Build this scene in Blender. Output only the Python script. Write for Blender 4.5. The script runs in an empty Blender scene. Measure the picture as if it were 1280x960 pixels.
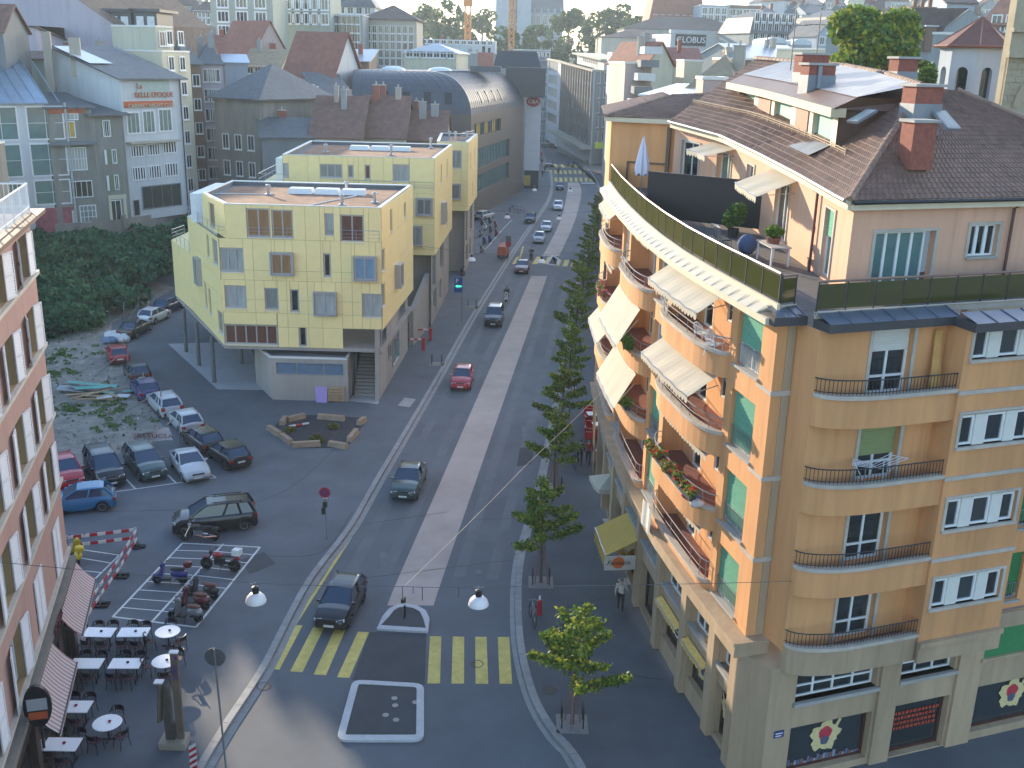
import bpy, math, random
from mathutils import Vector, Matrix
R = math.radians
random.seed(7)
S = bpy.context.scene
COL = S.collection
# camera
CAM_H, CAM_F, TILT, ROLL = 25.0, 1290.0, 17.5, 1.5
_t, _r = R(TILT), R(ROLL)
FW = Vector((0, math.cos(_t), -math.sin(_t)))
_x0, _y0 = Vector((1, 0, 0)), Vector((0, math.sin(_t), math.cos(_t)))
RT = _x0 * math.cos(_r) + _y0 * math.sin(_r)
UP = _y0 * math.cos(_r) - _x0 * math.sin(_r)
cd = bpy.data.cameras.new('camera'); cam = bpy.data.objects.new('camera', cd); COL.objects.link(cam)
m3 = Matrix((RT, UP, -FW)).transposed(); cam.matrix_world = Matrix.Translation((0, 0, CAM_H)) @ m3.to_4x4()
cd.sensor_width = 36.0; cd.lens = 36.0 * CAM_F / 1280.0; cd.clip_start = .3; cd.clip_end = 6000
S.camera = cam
# light
SUN_AZ, SUN_EL = -33.0, 13.5          # azimuth from +Y towards +X
w = bpy.data.worlds.new('World'); S.world = w; w.use_nodes = True
nt = w.node_tree; bg = nt.nodes['Background']
sky = nt.nodes.new('ShaderNodeTexSky'); sky.sky_type = 'NISHITA'; sky.sun_disc = False
sky.sun_elevation = R(SUN_EL); sky.sun_rotation = R(-SUN_AZ); sky.altitude = 450; sky.dust_density = 1.8; sky.air_density = 1.0; sky.ozone_density = 2.0
nt.links.new(sky.outputs[0], bg.inputs[0]); bg.inputs[1].default_value = .15
sd = bpy.data.lights.new('sun', 'SUN'); sd.energy = 2.7; sd.angle = R(.55); sd.color = (1, .84, .62)
sun = bpy.data.objects.new('sun', sd); COL.objects.link(sun)
SDIR = Vector((math.sin(R(SUN_AZ)) * math.cos(R(SUN_EL)), math.cos(R(SUN_AZ)) * math.cos(R(SUN_EL)), math.sin(R(SUN_EL))))
sun.rotation_euler = SDIR.to_track_quat('Z', 'Y').to_euler(); sun.location = SDIR * 200
S.view_settings.view_transform = 'Standard'; S.view_settings.look = 'None'; S.view_settings.exposure = 2.0; S.view_settings.gamma = 1
S.render.engine = 'CYCLES'; S.cycles.max_bounces = 6; S.cycles.volume_bounces = 0; S.cycles.transparent_max_bounces = 8
S.cycles.use_denoising = True
# measuring: photograph pixel -> world
def ray(px, py): return FW + RT * ((px - 640) / CAM_F) - UP * ((py - 480) / CAM_F)
def at(px, py, z=0.0):
 d = ray(px, py); k = (z - CAM_H) / d.z
 return Vector((d.x * k, d.y * k, z))
def atY(px, py, Y):
 d = ray(px, py); k = Y / d.y
 return Vector((d.x * k, Y, CAM_H + d.z * k))
# materials
MATS = {}
def M(name, rgb, rough=.7, var=.12, sc=2.0, bump=0.0, metal=0.0, spec=.5, streak=False, grime=0.0, rnd=0.0, coat=0.0, trans=0.0, bsc=30):
 if name in MATS: return MATS[name]
 m = bpy.data.materials.new(name); m.use_nodes = True; MATS[name] = m
 t = m.node_tree; N = t.nodes; L = t.links; b = N['Principled BSDF']
 b.inputs['Roughness'].default_value = rough; b.inputs['Metallic'].default_value = metal
 b.inputs['Specular IOR Level'].default_value = spec
 if coat: b.inputs['Coat Weight'].default_value = coat; b.inputs['Coat Roughness'].default_value = .08
 b.inputs['Base Color'].default_value = (*rgb, 1)
 tc = N.new('ShaderNodeTexCoord'); src = tc.outputs['Object']
 fac = None
 if var:
  mp = N.new('ShaderNodeMapping'); L.new(src, mp.inputs[0])
  if streak: mp.inputs['Scale'].default_value = (1, 1, .18)
  n1 = N.new('ShaderNodeTexNoise'); n1.inputs['Scale'].default_value = sc; n1.inputs['Detail'].default_value = 7; n1.inputs['Roughness'].default_value = .62
  L.new(mp.outputs[0], n1.inputs['Vector'])
  mr = N.new('ShaderNodeMapRange'); mr.inputs['From Min'].default_value = .28; mr.inputs['From Max'].default_value = .72
  mr.inputs['To Min'].default_value = 1 - var; mr.inputs['To Max'].default_value = 1 + var * .75
  L.new(n1.outputs[0], mr.inputs[0]); fac = mr.outputs[0]
  if grime:
   n2 = N.new('ShaderNodeTexNoise'); n2.inputs['Scale'].default_value = sc * .23; n2.inputs['Detail'].default_value = 5
   L.new(mp.outputs[0], n2.inputs['Vector'])
   r2 = N.new('ShaderNodeMapRange'); r2.inputs['From Min'].default_value = .45; r2.inputs['From Max'].default_value = .75
   r2.inputs['To Min'].default_value = 1; r2.inputs['To Max'].default_value = 1 - grime
   L.new(n2.outputs[0], r2.inputs[0]); mu = N.new('ShaderNodeMath'); mu.operation = 'MULTIPLY'
   L.new(fac, mu.inputs[0]); L.new(r2.outputs[0], mu.inputs[1]); fac = mu.outputs[0]
 if streak and fac:
  m3_ = N.new('ShaderNodeMapping'); m3_.inputs['Scale'].default_value = (1, 1, .05); L.new(src, m3_.inputs[0]); n3 = N.new('ShaderNodeTexNoise'); n3.inputs['Scale'].default_value = 4.5; n3.inputs['Detail'].default_value = 6; L.new(m3_.outputs[0], n3.inputs['Vector'])
  r4 = N.new('ShaderNodeMapRange'); r4.inputs['From Min'].default_value = .5; r4.inputs['From Max'].default_value = .75; r4.inputs['To Min'].default_value = 1; r4.inputs['To Max'].default_value = .87
  L.new(n3.outputs[0], r4.inputs[0]); mu = N.new('ShaderNodeMath'); mu.operation = 'MULTIPLY'; L.new(fac, mu.inputs[0]); L.new(r4.outputs[0], mu.inputs[1]); fac = mu.outputs[0]
 if rnd:
  oi = N.new('ShaderNodeObjectInfo'); r3 = N.new('ShaderNodeMapRange'); r3.inputs['To Min'].default_value = 1 - rnd; r3.inputs['To Max'].default_value = 1 + rnd
  L.new(oi.outputs['Random'], r3.inputs[0])
  if fac:
   mu = N.new('ShaderNodeMath'); mu.operation = 'MULTIPLY'; L.new(fac, mu.inputs[0]); L.new(r3.outputs[0], mu.inputs[1]); fac = mu.outputs[0]
  else: fac = r3.outputs[0]
 if fac:
  mx = N.new('ShaderNodeVectorMath'); mx.operation = 'SCALE'; mx.inputs[0].default_value = rgb
  L.new(fac, mx.inputs['Scale']); L.new(mx.outputs[0], b.inputs['Base Color'])
 if bump:
  nb = N.new('ShaderNodeTexNoise'); nb.inputs['Scale'].default_value = bsc; nb.inputs['Detail'].default_value = 4; L.new(src, nb.inputs['Vector'])
  bp = N.new('ShaderNodeBump'); bp.inputs['Strength'].default_value = bump; bp.inputs['Distance'].default_value = .02
  L.new(nb.outputs[0], bp.inputs['Height']); L.new(bp.outputs[0], b.inputs['Normal'])
 if trans:                                     # thin cloth / leaf: light shines through
  tr = N.new('ShaderNodeBsdfTranslucent'); ms = N.new('ShaderNodeMixShader'); ms.inputs[0].default_value = trans
  o = N['Material Output']
  if fac: L.new(mx.outputs[0], tr.inputs[0])
  else: tr.inputs[0].default_value = (*rgb, 1)
  L.new(b.outputs[0], ms.inputs[1]); L.new(tr.outputs[0], ms.inputs[2]); L.new(ms.outputs[0], o.inputs[0])
 return m
def glassmat(name, tint, alpha):
 m = bpy.data.materials.new(name); m.use_nodes = True; MATS[name] = m
 t = m.node_tree; N = t.nodes; L = t.links; N.remove(N['Principled BSDF'])
 tr = N.new('ShaderNodeBsdfTransparent'); tr.inputs[0].default_value = (*tint, 1)
 gl = N.new('ShaderNodeBsdfGlossy'); gl.inputs['Roughness'].default_value = .05
 df = N.new('ShaderNodeBsdfDiffuse'); df.inputs[0].default_value = (tint[0] * .3, tint[1] * .3, tint[2] * .3, 1)
 a = N.new('ShaderNodeMixShader'); a.inputs[0].default_value = alpha; L.new(tr.outputs[0], a.inputs[1]); L.new(df.outputs[0], a.inputs[2])
 c = N.new('ShaderNodeMixShader'); c.inputs[0].default_value = .08; L.new(a.outputs[0], c.inputs[1]); L.new(gl.outputs[0], c.inputs[2])
 L.new(c.outputs[0], N['Material Output'].inputs[0]); return m
GLASS = M('window_glass', (.022, .03, .034), .06, 0, spec=.9, rnd=.5)
GLASSB = M('window_glass_curtain', (.30, .31, .28), .25, .25, 3, spec=.7, rnd=.45, streak=True)
GLASSG = M('window_glass_green', (.10, .19, .18), .12, .2, 1, spec=.8)
WHITE = M('white_paint', (.72, .72, .70), .5, .08, 3)
GREYST = M('grey_stone', (.36, .34, .31), .75, .14, 1.5, grime=.2, bump=.15)
DARKM = M('dark_metal', (.035, .033, .035), .45, .15, 4, metal=.3)
STEEL = M('steel', (.42, .43, .45), .35, .1, 4, metal=.8)
ZINC = M('zinc_sheet', (.24, .25, .265), .55, .2, 1.2, metal=.3)
BLACK = M('black', (.012, .012, .014), .5, .1, 3)
RUB = M('rubber', (.018, .018, .02), .8, .1, 9)
BRICK = M('chimney_brick', (.27, .085, .055), .85, .28, 6, bump=.4)
# mesh builder
ORG = {}
class MB:
 def __init__(s): s.v = []; s.f = []; s.m = []
 def add(s, vs, fs, m=0):
  o = len(s.v); s.v.extend(vs)
  for f in fs: s.f.append(tuple(i + o for i in f)); s.m.append(m)
  return s
 def quad(s, a, b, c, d, m=0): return s.add([a, b, c, d], [(0, 1, 2, 3)], m)
 def hexa(s, p, m=0):          # 8 corners: bottom ring 0-3, top ring 4-7
  return s.add(p, [(3, 2, 1, 0), (4, 5, 6, 7), (0, 1, 5, 4), (1, 2, 6, 5), (2, 3, 7, 6), (3, 0, 4, 7)], m)
 def box(s, x0, x1, y0, y1, z0, z1, m=0):
  return s.hexa([(x0, y0, z0), (x1, y0, z0), (x1, y1, z0), (x0, y1, z0), (x0, y0, z1), (x1, y0, z1), (x1, y1, z1), (x0, y1, z1)], m)
 def rbox(s, c, ang, L, W, z0, z1, m=0):    # box of length L along ang, width W, centred on c
  ux, uy = math.cos(ang), math.sin(ang); q = []
  for z in (z0, z1):
   for a, b in ((-1, -1), (1, -1), (1, 1), (-1, 1)):
    q.append((c[0] + ux * a * L / 2 - uy * b * W / 2, c[1] + uy * a * L / 2 + ux * b * W / 2, z))
  return s.hexa(q, m)
 def beam(s, a, b, w, h, m=0, up=(0, 0, 1)):
  a = Vector(a); b = Vector(b); d = (b - a).normalized(); u = Vector(up)
  if abs(d.dot(u)) > .97: u = Vector((1, 0, 0))
  x = d.cross(u).normalized() * w / 2; y = x.cross(d).normalized() * h / 2
  return s.hexa([tuple(q) for q in (a - x - y, a + x - y, a + x + y, a - x + y, b - x - y, b + x - y, b + x + y, b - x + y)], m)
 def prism(s, poly, z0, z1, m=0, top=None):
  n = len(poly); vs = [(p[0], p[1], z0) for p in poly] + [(p[0], p[1], z1) for p in poly]
  s.add(vs, [(i, (i + 1) % n, n + (i + 1) % n, n + i) for i in range(n)], m)
  s.add([(p[0], p[1], z1) for p in poly], [tuple(range(n))], m if top is None else top)
  s.add([(p[0], p[1], z0) for p in poly], [tuple(range(n - 1, -1, -1))], m); return s
 def tube(s, pts, r, n=6, m=0, caps=True):
  pts = [Vector(p) for p in pts]; k = len(pts); vs = []; fs = []
  rr = r if isinstance(r, (list, tuple)) else [r] * k
  for i, p in enumerate(pts):
   d = (pts[min(i + 1, k - 1)] - pts[max(i - 1, 0)]).normalized()
   u = Vector((0, 0, 1)) if abs(d.z) < .9 else Vector((1, 0, 0))
   x = d.cross(u).normalized(); y = x.cross(d)
   for j in range(n):
    a = 2 * math.pi * j / n; vs.append(tuple(p + (x * math.cos(a) + y * math.sin(a)) * rr[i]))
  for i in range(k - 1):
   for j in range(n): fs.append((i * n + j, i * n + (j + 1) % n, (i + 1) * n + (j + 1) % n, (i + 1) * n + j))
  if caps: fs += [tuple(range(n - 1, -1, -1)), tuple(range((k - 1) * n, k * n))]
  return s.add(vs, fs, m)
 def lathe(s, prof, c=(0, 0, 0), n=12, m=0, axis='z'):
  vs = []; fs = []
  for r, z in prof:
   for j in range(n):
    a = 2 * math.pi * j / n; x, y = r * math.cos(a), r * math.sin(a)
    q = (x, y, z) if axis == 'z' else ((x, z, y) if axis == 'y' else (z, x, y))
    vs.append((c[0] + q[0], c[1] + q[1], c[2] + q[2]))
  k = len(prof)
  for i in range(k - 1):
   for j in range(n): fs.append((i * n + j, i * n + (j + 1) % n, (i + 1) * n + (j + 1) % n, (i + 1) * n + j))
  fs += [tuple(range(n - 1, -1, -1)), tuple(range((k - 1) * n, k * n))]
  return s.add(vs, fs, m)
 def ball(s, c, r, n=8, m=0, sq=(1, 1, 1)):
  k = max(4, n // 2 + 1)
  pr = [(max(1e-3, math.sin(math.pi * i / k)), -math.cos(math.pi * i / k)) for i in range(k + 1)]
  o = len(s.v); s.lathe(pr, (0, 0, 0), n, m)
  for i in range(o, len(s.v)):
   x, y, z = s.v[i]; s.v[i] = (c[0] + x * r * sq[0], c[1] + y * r * sq[1], c[2] + z * r * sq[2])
  return s
 def mesh(s, name, org=(0, 0, 0), smooth=False):
  me = bpy.data.meshes.new(name)
  me.from_pydata([(a - org[0], b - org[1], c - org[2]) for a, b, c in s.v], [], s.f)
  if any(s.m): me.polygons.foreach_set('material_index', s.m)
  if smooth:
   me.polygons.foreach_set('use_smooth', [True] * len(s.f))
   if smooth is not True: me.set_sharp_from_angle(angle=R(smooth))
  me.update(); return me
 def build(s, name, mat, parent=None, kind=None, smooth=False, label=None, cat=None, group=None):
  org = ORG.get(parent.name, (0, 0, 0)) if parent else (0, 0, 0)
  o = put(name, s.mesh(name, org, smooth), mat, parent, kind=kind, label=label, cat=cat, group=group); ORG[o.name] = org
  return o
def tag(o, label=None, cat=None, group=None, kind=None):
 if label: o['label'] = label
 if cat: o['category'] = cat
 if group: o['group'] = group
 if kind: o['kind'] = kind
 return o
def put(name, me, mat=None, parent=None, loc=(0, 0, 0), rz=0.0, **k):
 o = bpy.data.objects.new(name, me); COL.objects.link(o)
 if mat is not None:
  mats = mat if isinstance(mat, (list, tuple)) else [mat]
  if not me.materials:
   for x in mats: me.materials.append(x)
  else:
   for i, x in enumerate(mats):
    if i < len(o.material_slots) and me.materials[i] != x: o.material_slots[i].link = 'OBJECT'; o.material_slots[i].material = x
 o.location = loc; o.rotation_euler = (0, 0, rz)
 if parent: o.parent = parent
 return tag(o, **k)
def empty(name, loc=(0, 0, 0), rz=0.0, label=None, cat=None, group=None, parent=None):
 o = bpy.data.objects.new(name, None); COL.objects.link(o); o.location = loc; o.rotation_euler = (0, 0, rz); o.empty_display_size = .3
 if parent: o.parent = parent
 ORG[o.name] = tuple(loc) if rz == 0 else (0, 0, 0)
 return tag(o, label, cat, group)
def dup(o, parent=None, loc=None, rz=None, label=None, swap=None):
 c = o.copy(); COL.objects.link(c)
 if parent: c.parent = parent
 if loc is not None: c.location = loc
 if rz is not None: c.rotation_euler = (0, 0, rz)
 if label: c['label'] = label
 if swap:
  for sl_ in c.material_slots:
   if sl_.material and sl_.material.name in swap: n = swap[sl_.material.name]; sl_.link = 'OBJECT'; sl_.material = n
 for ch in o.children: dup(ch, c, swap=swap)
 return c
def textobj(body, size, mat, parent, loc, rot, ext=.01, name='lettering', align='CENTER', shear=0):
 cu = bpy.data.curves.new(name, 'FONT'); cu.body = body; cu.size = size; cu.extrude = ext; cu.align_x = align; cu.align_y = 'CENTER'; cu.resolution_u = 3
 if shear: cu.shear = shear
 t = bpy.data.objects.new(name, cu); COL.objects.link(t); bpy.context.view_layer.update()
 me = bpy.data.meshes.new_from_object(t.evaluated_get(bpy.context.evaluated_depsgraph_get())); me.materials.clear(); bpy.data.objects.remove(t)
 o = put(name, me, mat, parent, loc); o.rotation_euler = rot
 return o
# facades
class Fac:
 """A vertical facade along a plan polyline; outward side is on the left when nd=1, on the right when nd=-1."""
 def __init__(s, pts, nd=1, dz=None):
  s.p = [Vector(q[:2]) for q in pts]; s.nd = nd; s.dz = dz; s.L = [0.0]
  for a, b in zip(s.p[:-1], s.p[1:]): s.L.append(s.L[-1] + (b - a).length)
  s.len = s.L[-1]; s.curved = len(pts) > 2
 def seg(s, x):
  i = 0
  while i < len(s.L) - 2 and x > s.L[i + 1]: i += 1
  return i
 def tan(s, x):
  i = s.seg(x); t = (s.p[i + 1] - s.p[i]).normalized()
  if s.curved:
   mid = (s.L[i] + s.L[i + 1]) / 2; j = i + 1 if x > mid else i - 1
   if 0 <= j < len(s.p) - 1:
    m2 = (s.L[j] + s.L[j + 1]) / 2; k = (x - mid) / (m2 - mid)
    t2 = (s.p[j + 1] - s.p[j]).normalized(); t = (t * (1 - k) + t2 * k).normalized()
  return t
 def nrm(s, x): t = s.tan(x); return Vector((-t.y, t.x)) * s.nd
 def pt(s, x, d=0.0, z=0.0):
  i = s.seg(x); q = s.p[i] + (s.p[i + 1] - s.p[i]).normalized() * (x - s.L[i]) + s.nrm(x) * d
  return (q.x, q.y, z + (s.dz(x) if s.dz else 0))
 def ang(s, x): n = s.nrm(x); return math.atan2(n.y, n.x) + math.pi / 2     # local -Y faces outward
 def cuts(s, a, b, step):
  n = max(1, int(math.ceil((b - a) / step))) if s.curved else 1
  return [a + (b - a) * i / n for i in range(n + 1)]
def fbox(mb, F, s0, s1, d0, d1, z0, z1, m=0, step=.8):
 cs = F.cuts(s0, s1, step); n = len(cs); vs = []; fs = []
 for c in cs:
  for d, z in ((d0, z0), (d1, z0), (d1, z1), (d0, z1)): vs.append(F.pt(c, d, z))
 for i in range(n - 1):
  for j in range(4): fs.append((i * 4 + j, i * 4 + (j + 1) % 4, i * 4 + 4 + (j + 1) % 4, i * 4 + 4 + j))
 fs += [(0, 1, 2, 3), (4 * n - 1, 4 * n - 2, 4 * n - 3, 4 * n - 4)]
 return mb.add(vs, fs, m)
def fwall(mb, F, s0, s1, z0, z1, holes, depth=.25, d=0.0, m=0, mr=None, step=.8):
 """Wall surface with openings (s0,s1,z0,z1[,depth]) and their reveals."""
 mr = m if mr is None else mr
 xs = sorted({s0, s1, *[c for h in holes for c in h[:2]], *F.cuts(s0, s1, step)}); xs = [x for x in xs if s0 - 1e-6 <= x <= s1 + 1e-6]
 zs = sorted({z0, z1, *[c for h in holes for c in h[2:4]]}); zs = [z for z in zs if z0 - 1e-6 <= z <= z1 + 1e-6]
 for a, b in zip(xs[:-1], xs[1:]):
  if b - a < 1e-5: continue
  mx = (a + b) / 2; run = None
  for c, e in zip(zs[:-1], zs[1:]):
   mz = (c + e) / 2
   solid = not any(h[0] < mx < h[1] and h[2] < mz < h[3] for h in holes)
   if solid: run = (run[0], e) if run else (c, e)
   if (not solid or e == zs[-1]) and run:
    mb.quad(F.pt(a, d, run[0]), F.pt(b, d, run[0]), F.pt(b, d, run[1]), F.pt(a, d, run[1]), m); run = None
 for h in holes:
  k = h[4] if len(h) > 4 else depth
  for x in h[:2]: mb.quad(F.pt(x, d, h[2]), F.pt(x, d, h[3]), F.pt(x, d - k, h[3]), F.pt(x, d - k, h[2]), mr)
  cs = F.cuts(h[0], h[1], step)
  for z in h[2:4]:
   for a, b in zip(cs[:-1], cs[1:]): mb.quad(F.pt(a, d, z), F.pt(b, d, z), F.pt(b, d - k, z), F.pt(a, d - k, z), mr)
 return mb
WCACHE = {}
def winmesh(w, h, nx, nz, fw=.06, bar=.05, kind='casement'):
 """frame and pane meshes in local coords: x centred, z from 0, front towards -Y."""
 key = (round(w, 2), round(h, 2), nx, tuple(nz) if isinstance(nz, (list, tuple)) else nz, fw, bar)
 if key in WCACHE: return WCACHE[key]
 fm = MB(); t = .05
 fm.box(-w / 2, -w / 2 + fw, -t, .02, 0, h); fm.box(w / 2 - fw, w / 2, -t, .02, 0, h)
 fm.box(-w / 2 + fw, w / 2 - fw, -t, .02, 0, fw); fm.box(-w / 2 + fw, w / 2 - fw, -t, .02, h - fw, h)
 for i in range(1, nx): x = -w / 2 + w * i / nx; fm.box(x - bar / 2, x + bar / 2, -t + .005, .015, fw, h - fw)
 zz = nz if isinstance(nz, (list, tuple)) else [i / nz for i in range(1, nz)]
 for q in zz: fm.box(-w / 2 + fw, w / 2 - fw, -t + .01, .01, h * q - bar / 2, h * q + bar / 2)
 pm = MB(); e = [0] + list(zz) + [1]
 for i in range(nx):
  for a, b in zip(e[:-1], e[1:]):
   pass
 pm.quad((-w / 2 + fw * .5, .004, fw * .5), (w / 2 - fw * .5, .004, fw * .5), (w / 2 - fw * .5, .004, h - fw * .5), (-w / 2 + fw * .5, .004, h - fw * .5))
 WCACHE[key] = (fm.mesh('window'), pm.mesh('pane'))
 return WCACHE[key]
def lofs(parent, p): o = ORG[parent.name]; return (p[0] - o[0], p[1] - o[1], p[2] - o[2])
def window(F, s0, s1, z0, z1, parent, d=-.2, nx=2, nz=1, mat=WHITE, pane=GLASS, name='window', fw=.06, bar=.05, sill=None, blind=None, bmat=None, rail=None):
 w, h = s1 - s0, z1 - z0; c = (s0 + s1) / 2
 fm, pm = winmesh(w, h, nx, nz, fw, bar)
 o = put(name, fm, mat, parent, lofs(parent, F.pt(c, d, z0)), F.ang(c))
 put('pane', pm, pane, o)
 if sill:
  k = ('sill', round(w, 2), sill)
  if k not in WCACHE: WCACHE[k] = MB().box(-w / 2 - .08, w / 2 + .08, -sill, .0, -.09, -.002).mesh('sill')
  put('sill', WCACHE[k], GREYST, o)
 if blind:
  k = ('blind', round(w, 2), round(h * blind, 2))
  if k not in WCACHE:
   b = MB(); n = max(2, int(h * blind / .09)); hh = h * blind
   for i in range(n): b.hexa([(-w / 2 + .03, -.075, h - hh * (i + 1) / n), (w / 2 - .03, -.075, h - hh * (i + 1) / n), (w / 2 - .03, -.055, h - hh * (i + 1) / n), (-w / 2 + .03, -.055, h - hh * (i + 1) / n),
                                       (-w / 2 + .03, -.092, h - hh * i / n), (w / 2 - .03, -.092, h - hh * i / n), (w / 2 - .03, -.055, h - hh * i / n), (-w / 2 + .03, -.055, h - hh * i / n)])
   WCACHE[k] = b.mesh('blind')
  put('blind', WCACHE[k], bmat, o)
 if rail:
  k = ('rail', round(w, 2), rail)
  if k not in WCACHE:
   b = MB(); b.box(-w / 2, w / 2, -.14, -.11, rail - .03, rail); b.box(-w / 2, w / 2, -.14, -.11, .06, .085)
   n = int(w / .12)
   for i in range(n + 1): x = -w / 2 + w * i / n; b.box(x - .009, x + .009, -.134, -.116, .085, rail - .03)
   WCACHE[k] = b.mesh('railing')
  put('railing', WCACHE[k], STEEL, o)
 return o
# ground, road, pavements
ASPH = M('asphalt', (.108, .121, .138), .8, .22, .35, bump=.25, grime=.18, bsc=60)
ASPR = M('road_asphalt', (.105, .119, .135), .78, .2, .3, bump=.2, grime=.2, bsc=60)
ASPD = M('asphalt_patch', (.055, .06, .066), .85, .2, .8, bump=.25, bsc=60)
PAVE = M('pavement_asphalt', (.086, .096, .108), .82, .2, .5, bump=.25, grime=.2, bsc=60)
MEDI = M('pink_median', (.46, .38, .33), .8, .12, .6, grime=.18, bump=.1)
GRAN = M('granite_kerb', (.27, .27, .265), .7, .2, 3, bump=.1, rnd=.12)
YELP = M('yellow_road_paint', (.62, .50, .13), .7, .2, 4, grime=.22)
WHIP = M('white_road_paint', (.62, .62, .60), .7, .18, 3, grime=.2)
GRAV = M('gravel', (.25, .23, .20), .95, .35, 1.1, bump=.9, grime=.3, bsc=9)
EARTH = M('town_ground', (.12, .12, .11), .95, .25, .05)
CONC = M('concrete', (.29, .28, .265), .85, .16, 1.0, grime=.25, bump=.2, streak=True)
RZ = -.13
def g(px, py, z=0.0): p = at(px, py, z); return (p.x, p.y)
def gr(px, py): return g(px, py, RZ)
def smoothline(pts, n=4):
 out = []
 for i in range(len(pts) - 1):
  p0 = Vector(pts[max(i - 1, 0)]); p1 = Vector(pts[i]); p2 = Vector(pts[i + 1]); p3 = Vector(pts[min(i + 2, len(pts) - 1)])
  for k in range(n):
   t = k / n
   out.append(tuple(.5 * ((2 * p1) + (p2 - p0) * t + (2 * p0 - 5 * p1 + 4 * p2 - p3) * t * t + (3 * p1 - p0 - 3 * p2 + p3) * t ** 3)))
 out.append(tuple(pts[-1])); return out
def offset(pts, d):
 out = []
 for i, p in enumerate(pts):
  a = Vector(pts[max(i - 1, 0)]); b = Vector(pts[min(i + 1, len(pts) - 1)]); t = (b - a).normalized()
  out.append((p[0] - t.y * d, p[1] + t.x * d))
 return out
def strip(mb, pts, d0, d1, z0, z1, m=0):
 A = offset(pts, d0); B = offset(pts, d1)
 for i in range(len(pts) - 1):
  mb.hexa([(*A[i], z0), (*A[i + 1], z0), (*B[i + 1], z0), (*B[i], z0), (*A[i], z1), (*A[i + 1], z1), (*B[i + 1], z1), (*B[i], z1)], m)
def sheet(name, poly, z, mat, parent=None, kind=None):
 mb = MB(); mb.add([(p[0], p[1], z) for p in poly], [tuple(range(len(poly)))]); return mb.build(name, mat, parent, kind)
mb = MB(); mb.quad((-4000, -600, -.4), (4000, -600, -.4), (4000, 5000, -.4), (-4000, 5000, -.4)); mb.build('ground', EARTH, kind='structure')
KL = smoothline([(-12.3, 8), (-11.4, 22)] + [gr(*q) for q in ((262, 950), (330, 843), (362, 780), (394, 722), (441, 660), (475, 600), (545, 480), (585, 408), (620, 350), (650, 303), (672, 272), (686, 250), (690, 232), (688, 215))], 3)
KR = smoothline([(8.5, 6), (6.2, 18), (4.2, 26)] + [gr(*q) for q in ((720, 960), (690, 922), (665, 880), (650, 830), (644, 780), (645, 720), (653, 680), (676, 600), (699, 480), (712, 400), (726, 340), (742, 290), (749, 262), (750, 240), (738, 216), (724, 205), (709, 196))], 3)
road = sheet('road', KL + [(7, 330), (40, 420), (60, 420)] + KR[::-1], RZ, ASPR, kind='structure')
sheet('plaza_paving', [KL[-1], (-4, 262), (-20, 330), (0, 420), (80, 420), (80, 262), (30, 210), KR[-6], KR[-1]], RZ - .01, M('sett_paving', (.22, .20, .18), .85, .2, .6), kind='structure')
LP = offset(KL, .0); RP = offset(KR, 0)
sheet('forecourt', LP + [(-20, 262), (-130, 262), (-130, 8)], 0.0, ASPH, kind='structure')
sheet('pavement', RP + [(20, 190), (70, 190), (70, 6)], 0.0, PAVE, kind='structure')
def kerb(name, line, d0, d1, zt):
 par = empty(name, (line[0][0], line[0][1], 0)); par['kind'] = 'structure'
 L = [0]
 for a, b in zip(line[:-1], line[1:]): L.append(L[-1] + (Vector(b) - Vector(a)).length)
 def P_(s):
  i = 0
  while i < len(L) - 2 and s > L[i + 1]: i += 1
  t = (s - L[i]) / (L[i + 1] - L[i]); return tuple(Vector(line[i]).lerp(Vector(line[i + 1]), t))
 s = 0; far = MB()
 while s < L[-1] - 1.2:
  e = min(s + 1.2, L[-1]); a, b = P_(s), P_(e - .015); q = [a, P_((s + e) / 2), b]
  mb = far if a[1] > 95 else MB(); strip(mb, q, d0, d1, RZ - .05, zt)
  if mb is not far: mb.build('kerb_stone', GRAN, par)
  s = e
 o = far.build('kerb_stone_run', GRAN, par); o['kind'] = 'stuff'
kerb('kerb_left', KL, .0, .30, .014); kerb('kerb_right', KR, -.32, .0, .014)
mb = MB(); strip(mb, KL, -.32, -.02, RZ - .02, RZ + .012); mb.build('gutter_channel', GRAN, kind='structure')
mb = MB(); strip(mb, KR, .02, .24, RZ - .02, RZ + .012); mb.build('gutter_channel', GRAN, kind='structure')
mL = [gr(*q) for q in ((484, 757), (499, 720), (550, 604), (604, 480), (640, 400), (664, 345), (678, 320), (701, 275), (709, 240), (710, 228))]
mR = [gr(*q) for q in ((542, 757), (554, 720), (594, 604), (637, 480), (665, 400), (684, 345), (699, 320), (719, 275), (727, 240), (723, 228))]
def ribbon(name, A, B, z, mat):
 mb = MB(); A = smoothline(A, 3); B = smoothline(B, 3)
 for i in range(len(A) - 1): mb.quad((*A[i], z), (*B[i], z), (*B[i + 1], z), (*A[i + 1], z))
 return mb.build(name, mat, road)
ribbon('median_strip', mL[:6], mR[:6], RZ + .005, MEDI); ribbon('median_strip', mL[6:], mR[6:], RZ + .005, MEDI)
def paint(name, pts, mat, z=RZ + .009, fn=gr, parent=None):
 mb = MB(); mb.add([(*fn(*q), z) for q in pts], [tuple(range(len(pts)))]); return mb.build(name, mat, parent or road)
def crop4(x0, y0, sc, pts): return [(x0 + x / sc, y0 + y / sc) for x, y in pts]
paint('asphalt_patch', [(440, 850), (462, 790), (533, 792), (531, 856)], ASPD, RZ + .004)
for a, b in (((55, 465), (178, 245)), ((170, 478), (285, 258)), ((288, 493), (392, 268)), ((405, 507), (510, 279))):
 paint('crossing_stripe', crop4(320, 720, 4, [a, (a[0] + 62, a[1] + 4), (b[0] + 55, b[1] + 3), b]), YELP)
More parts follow.
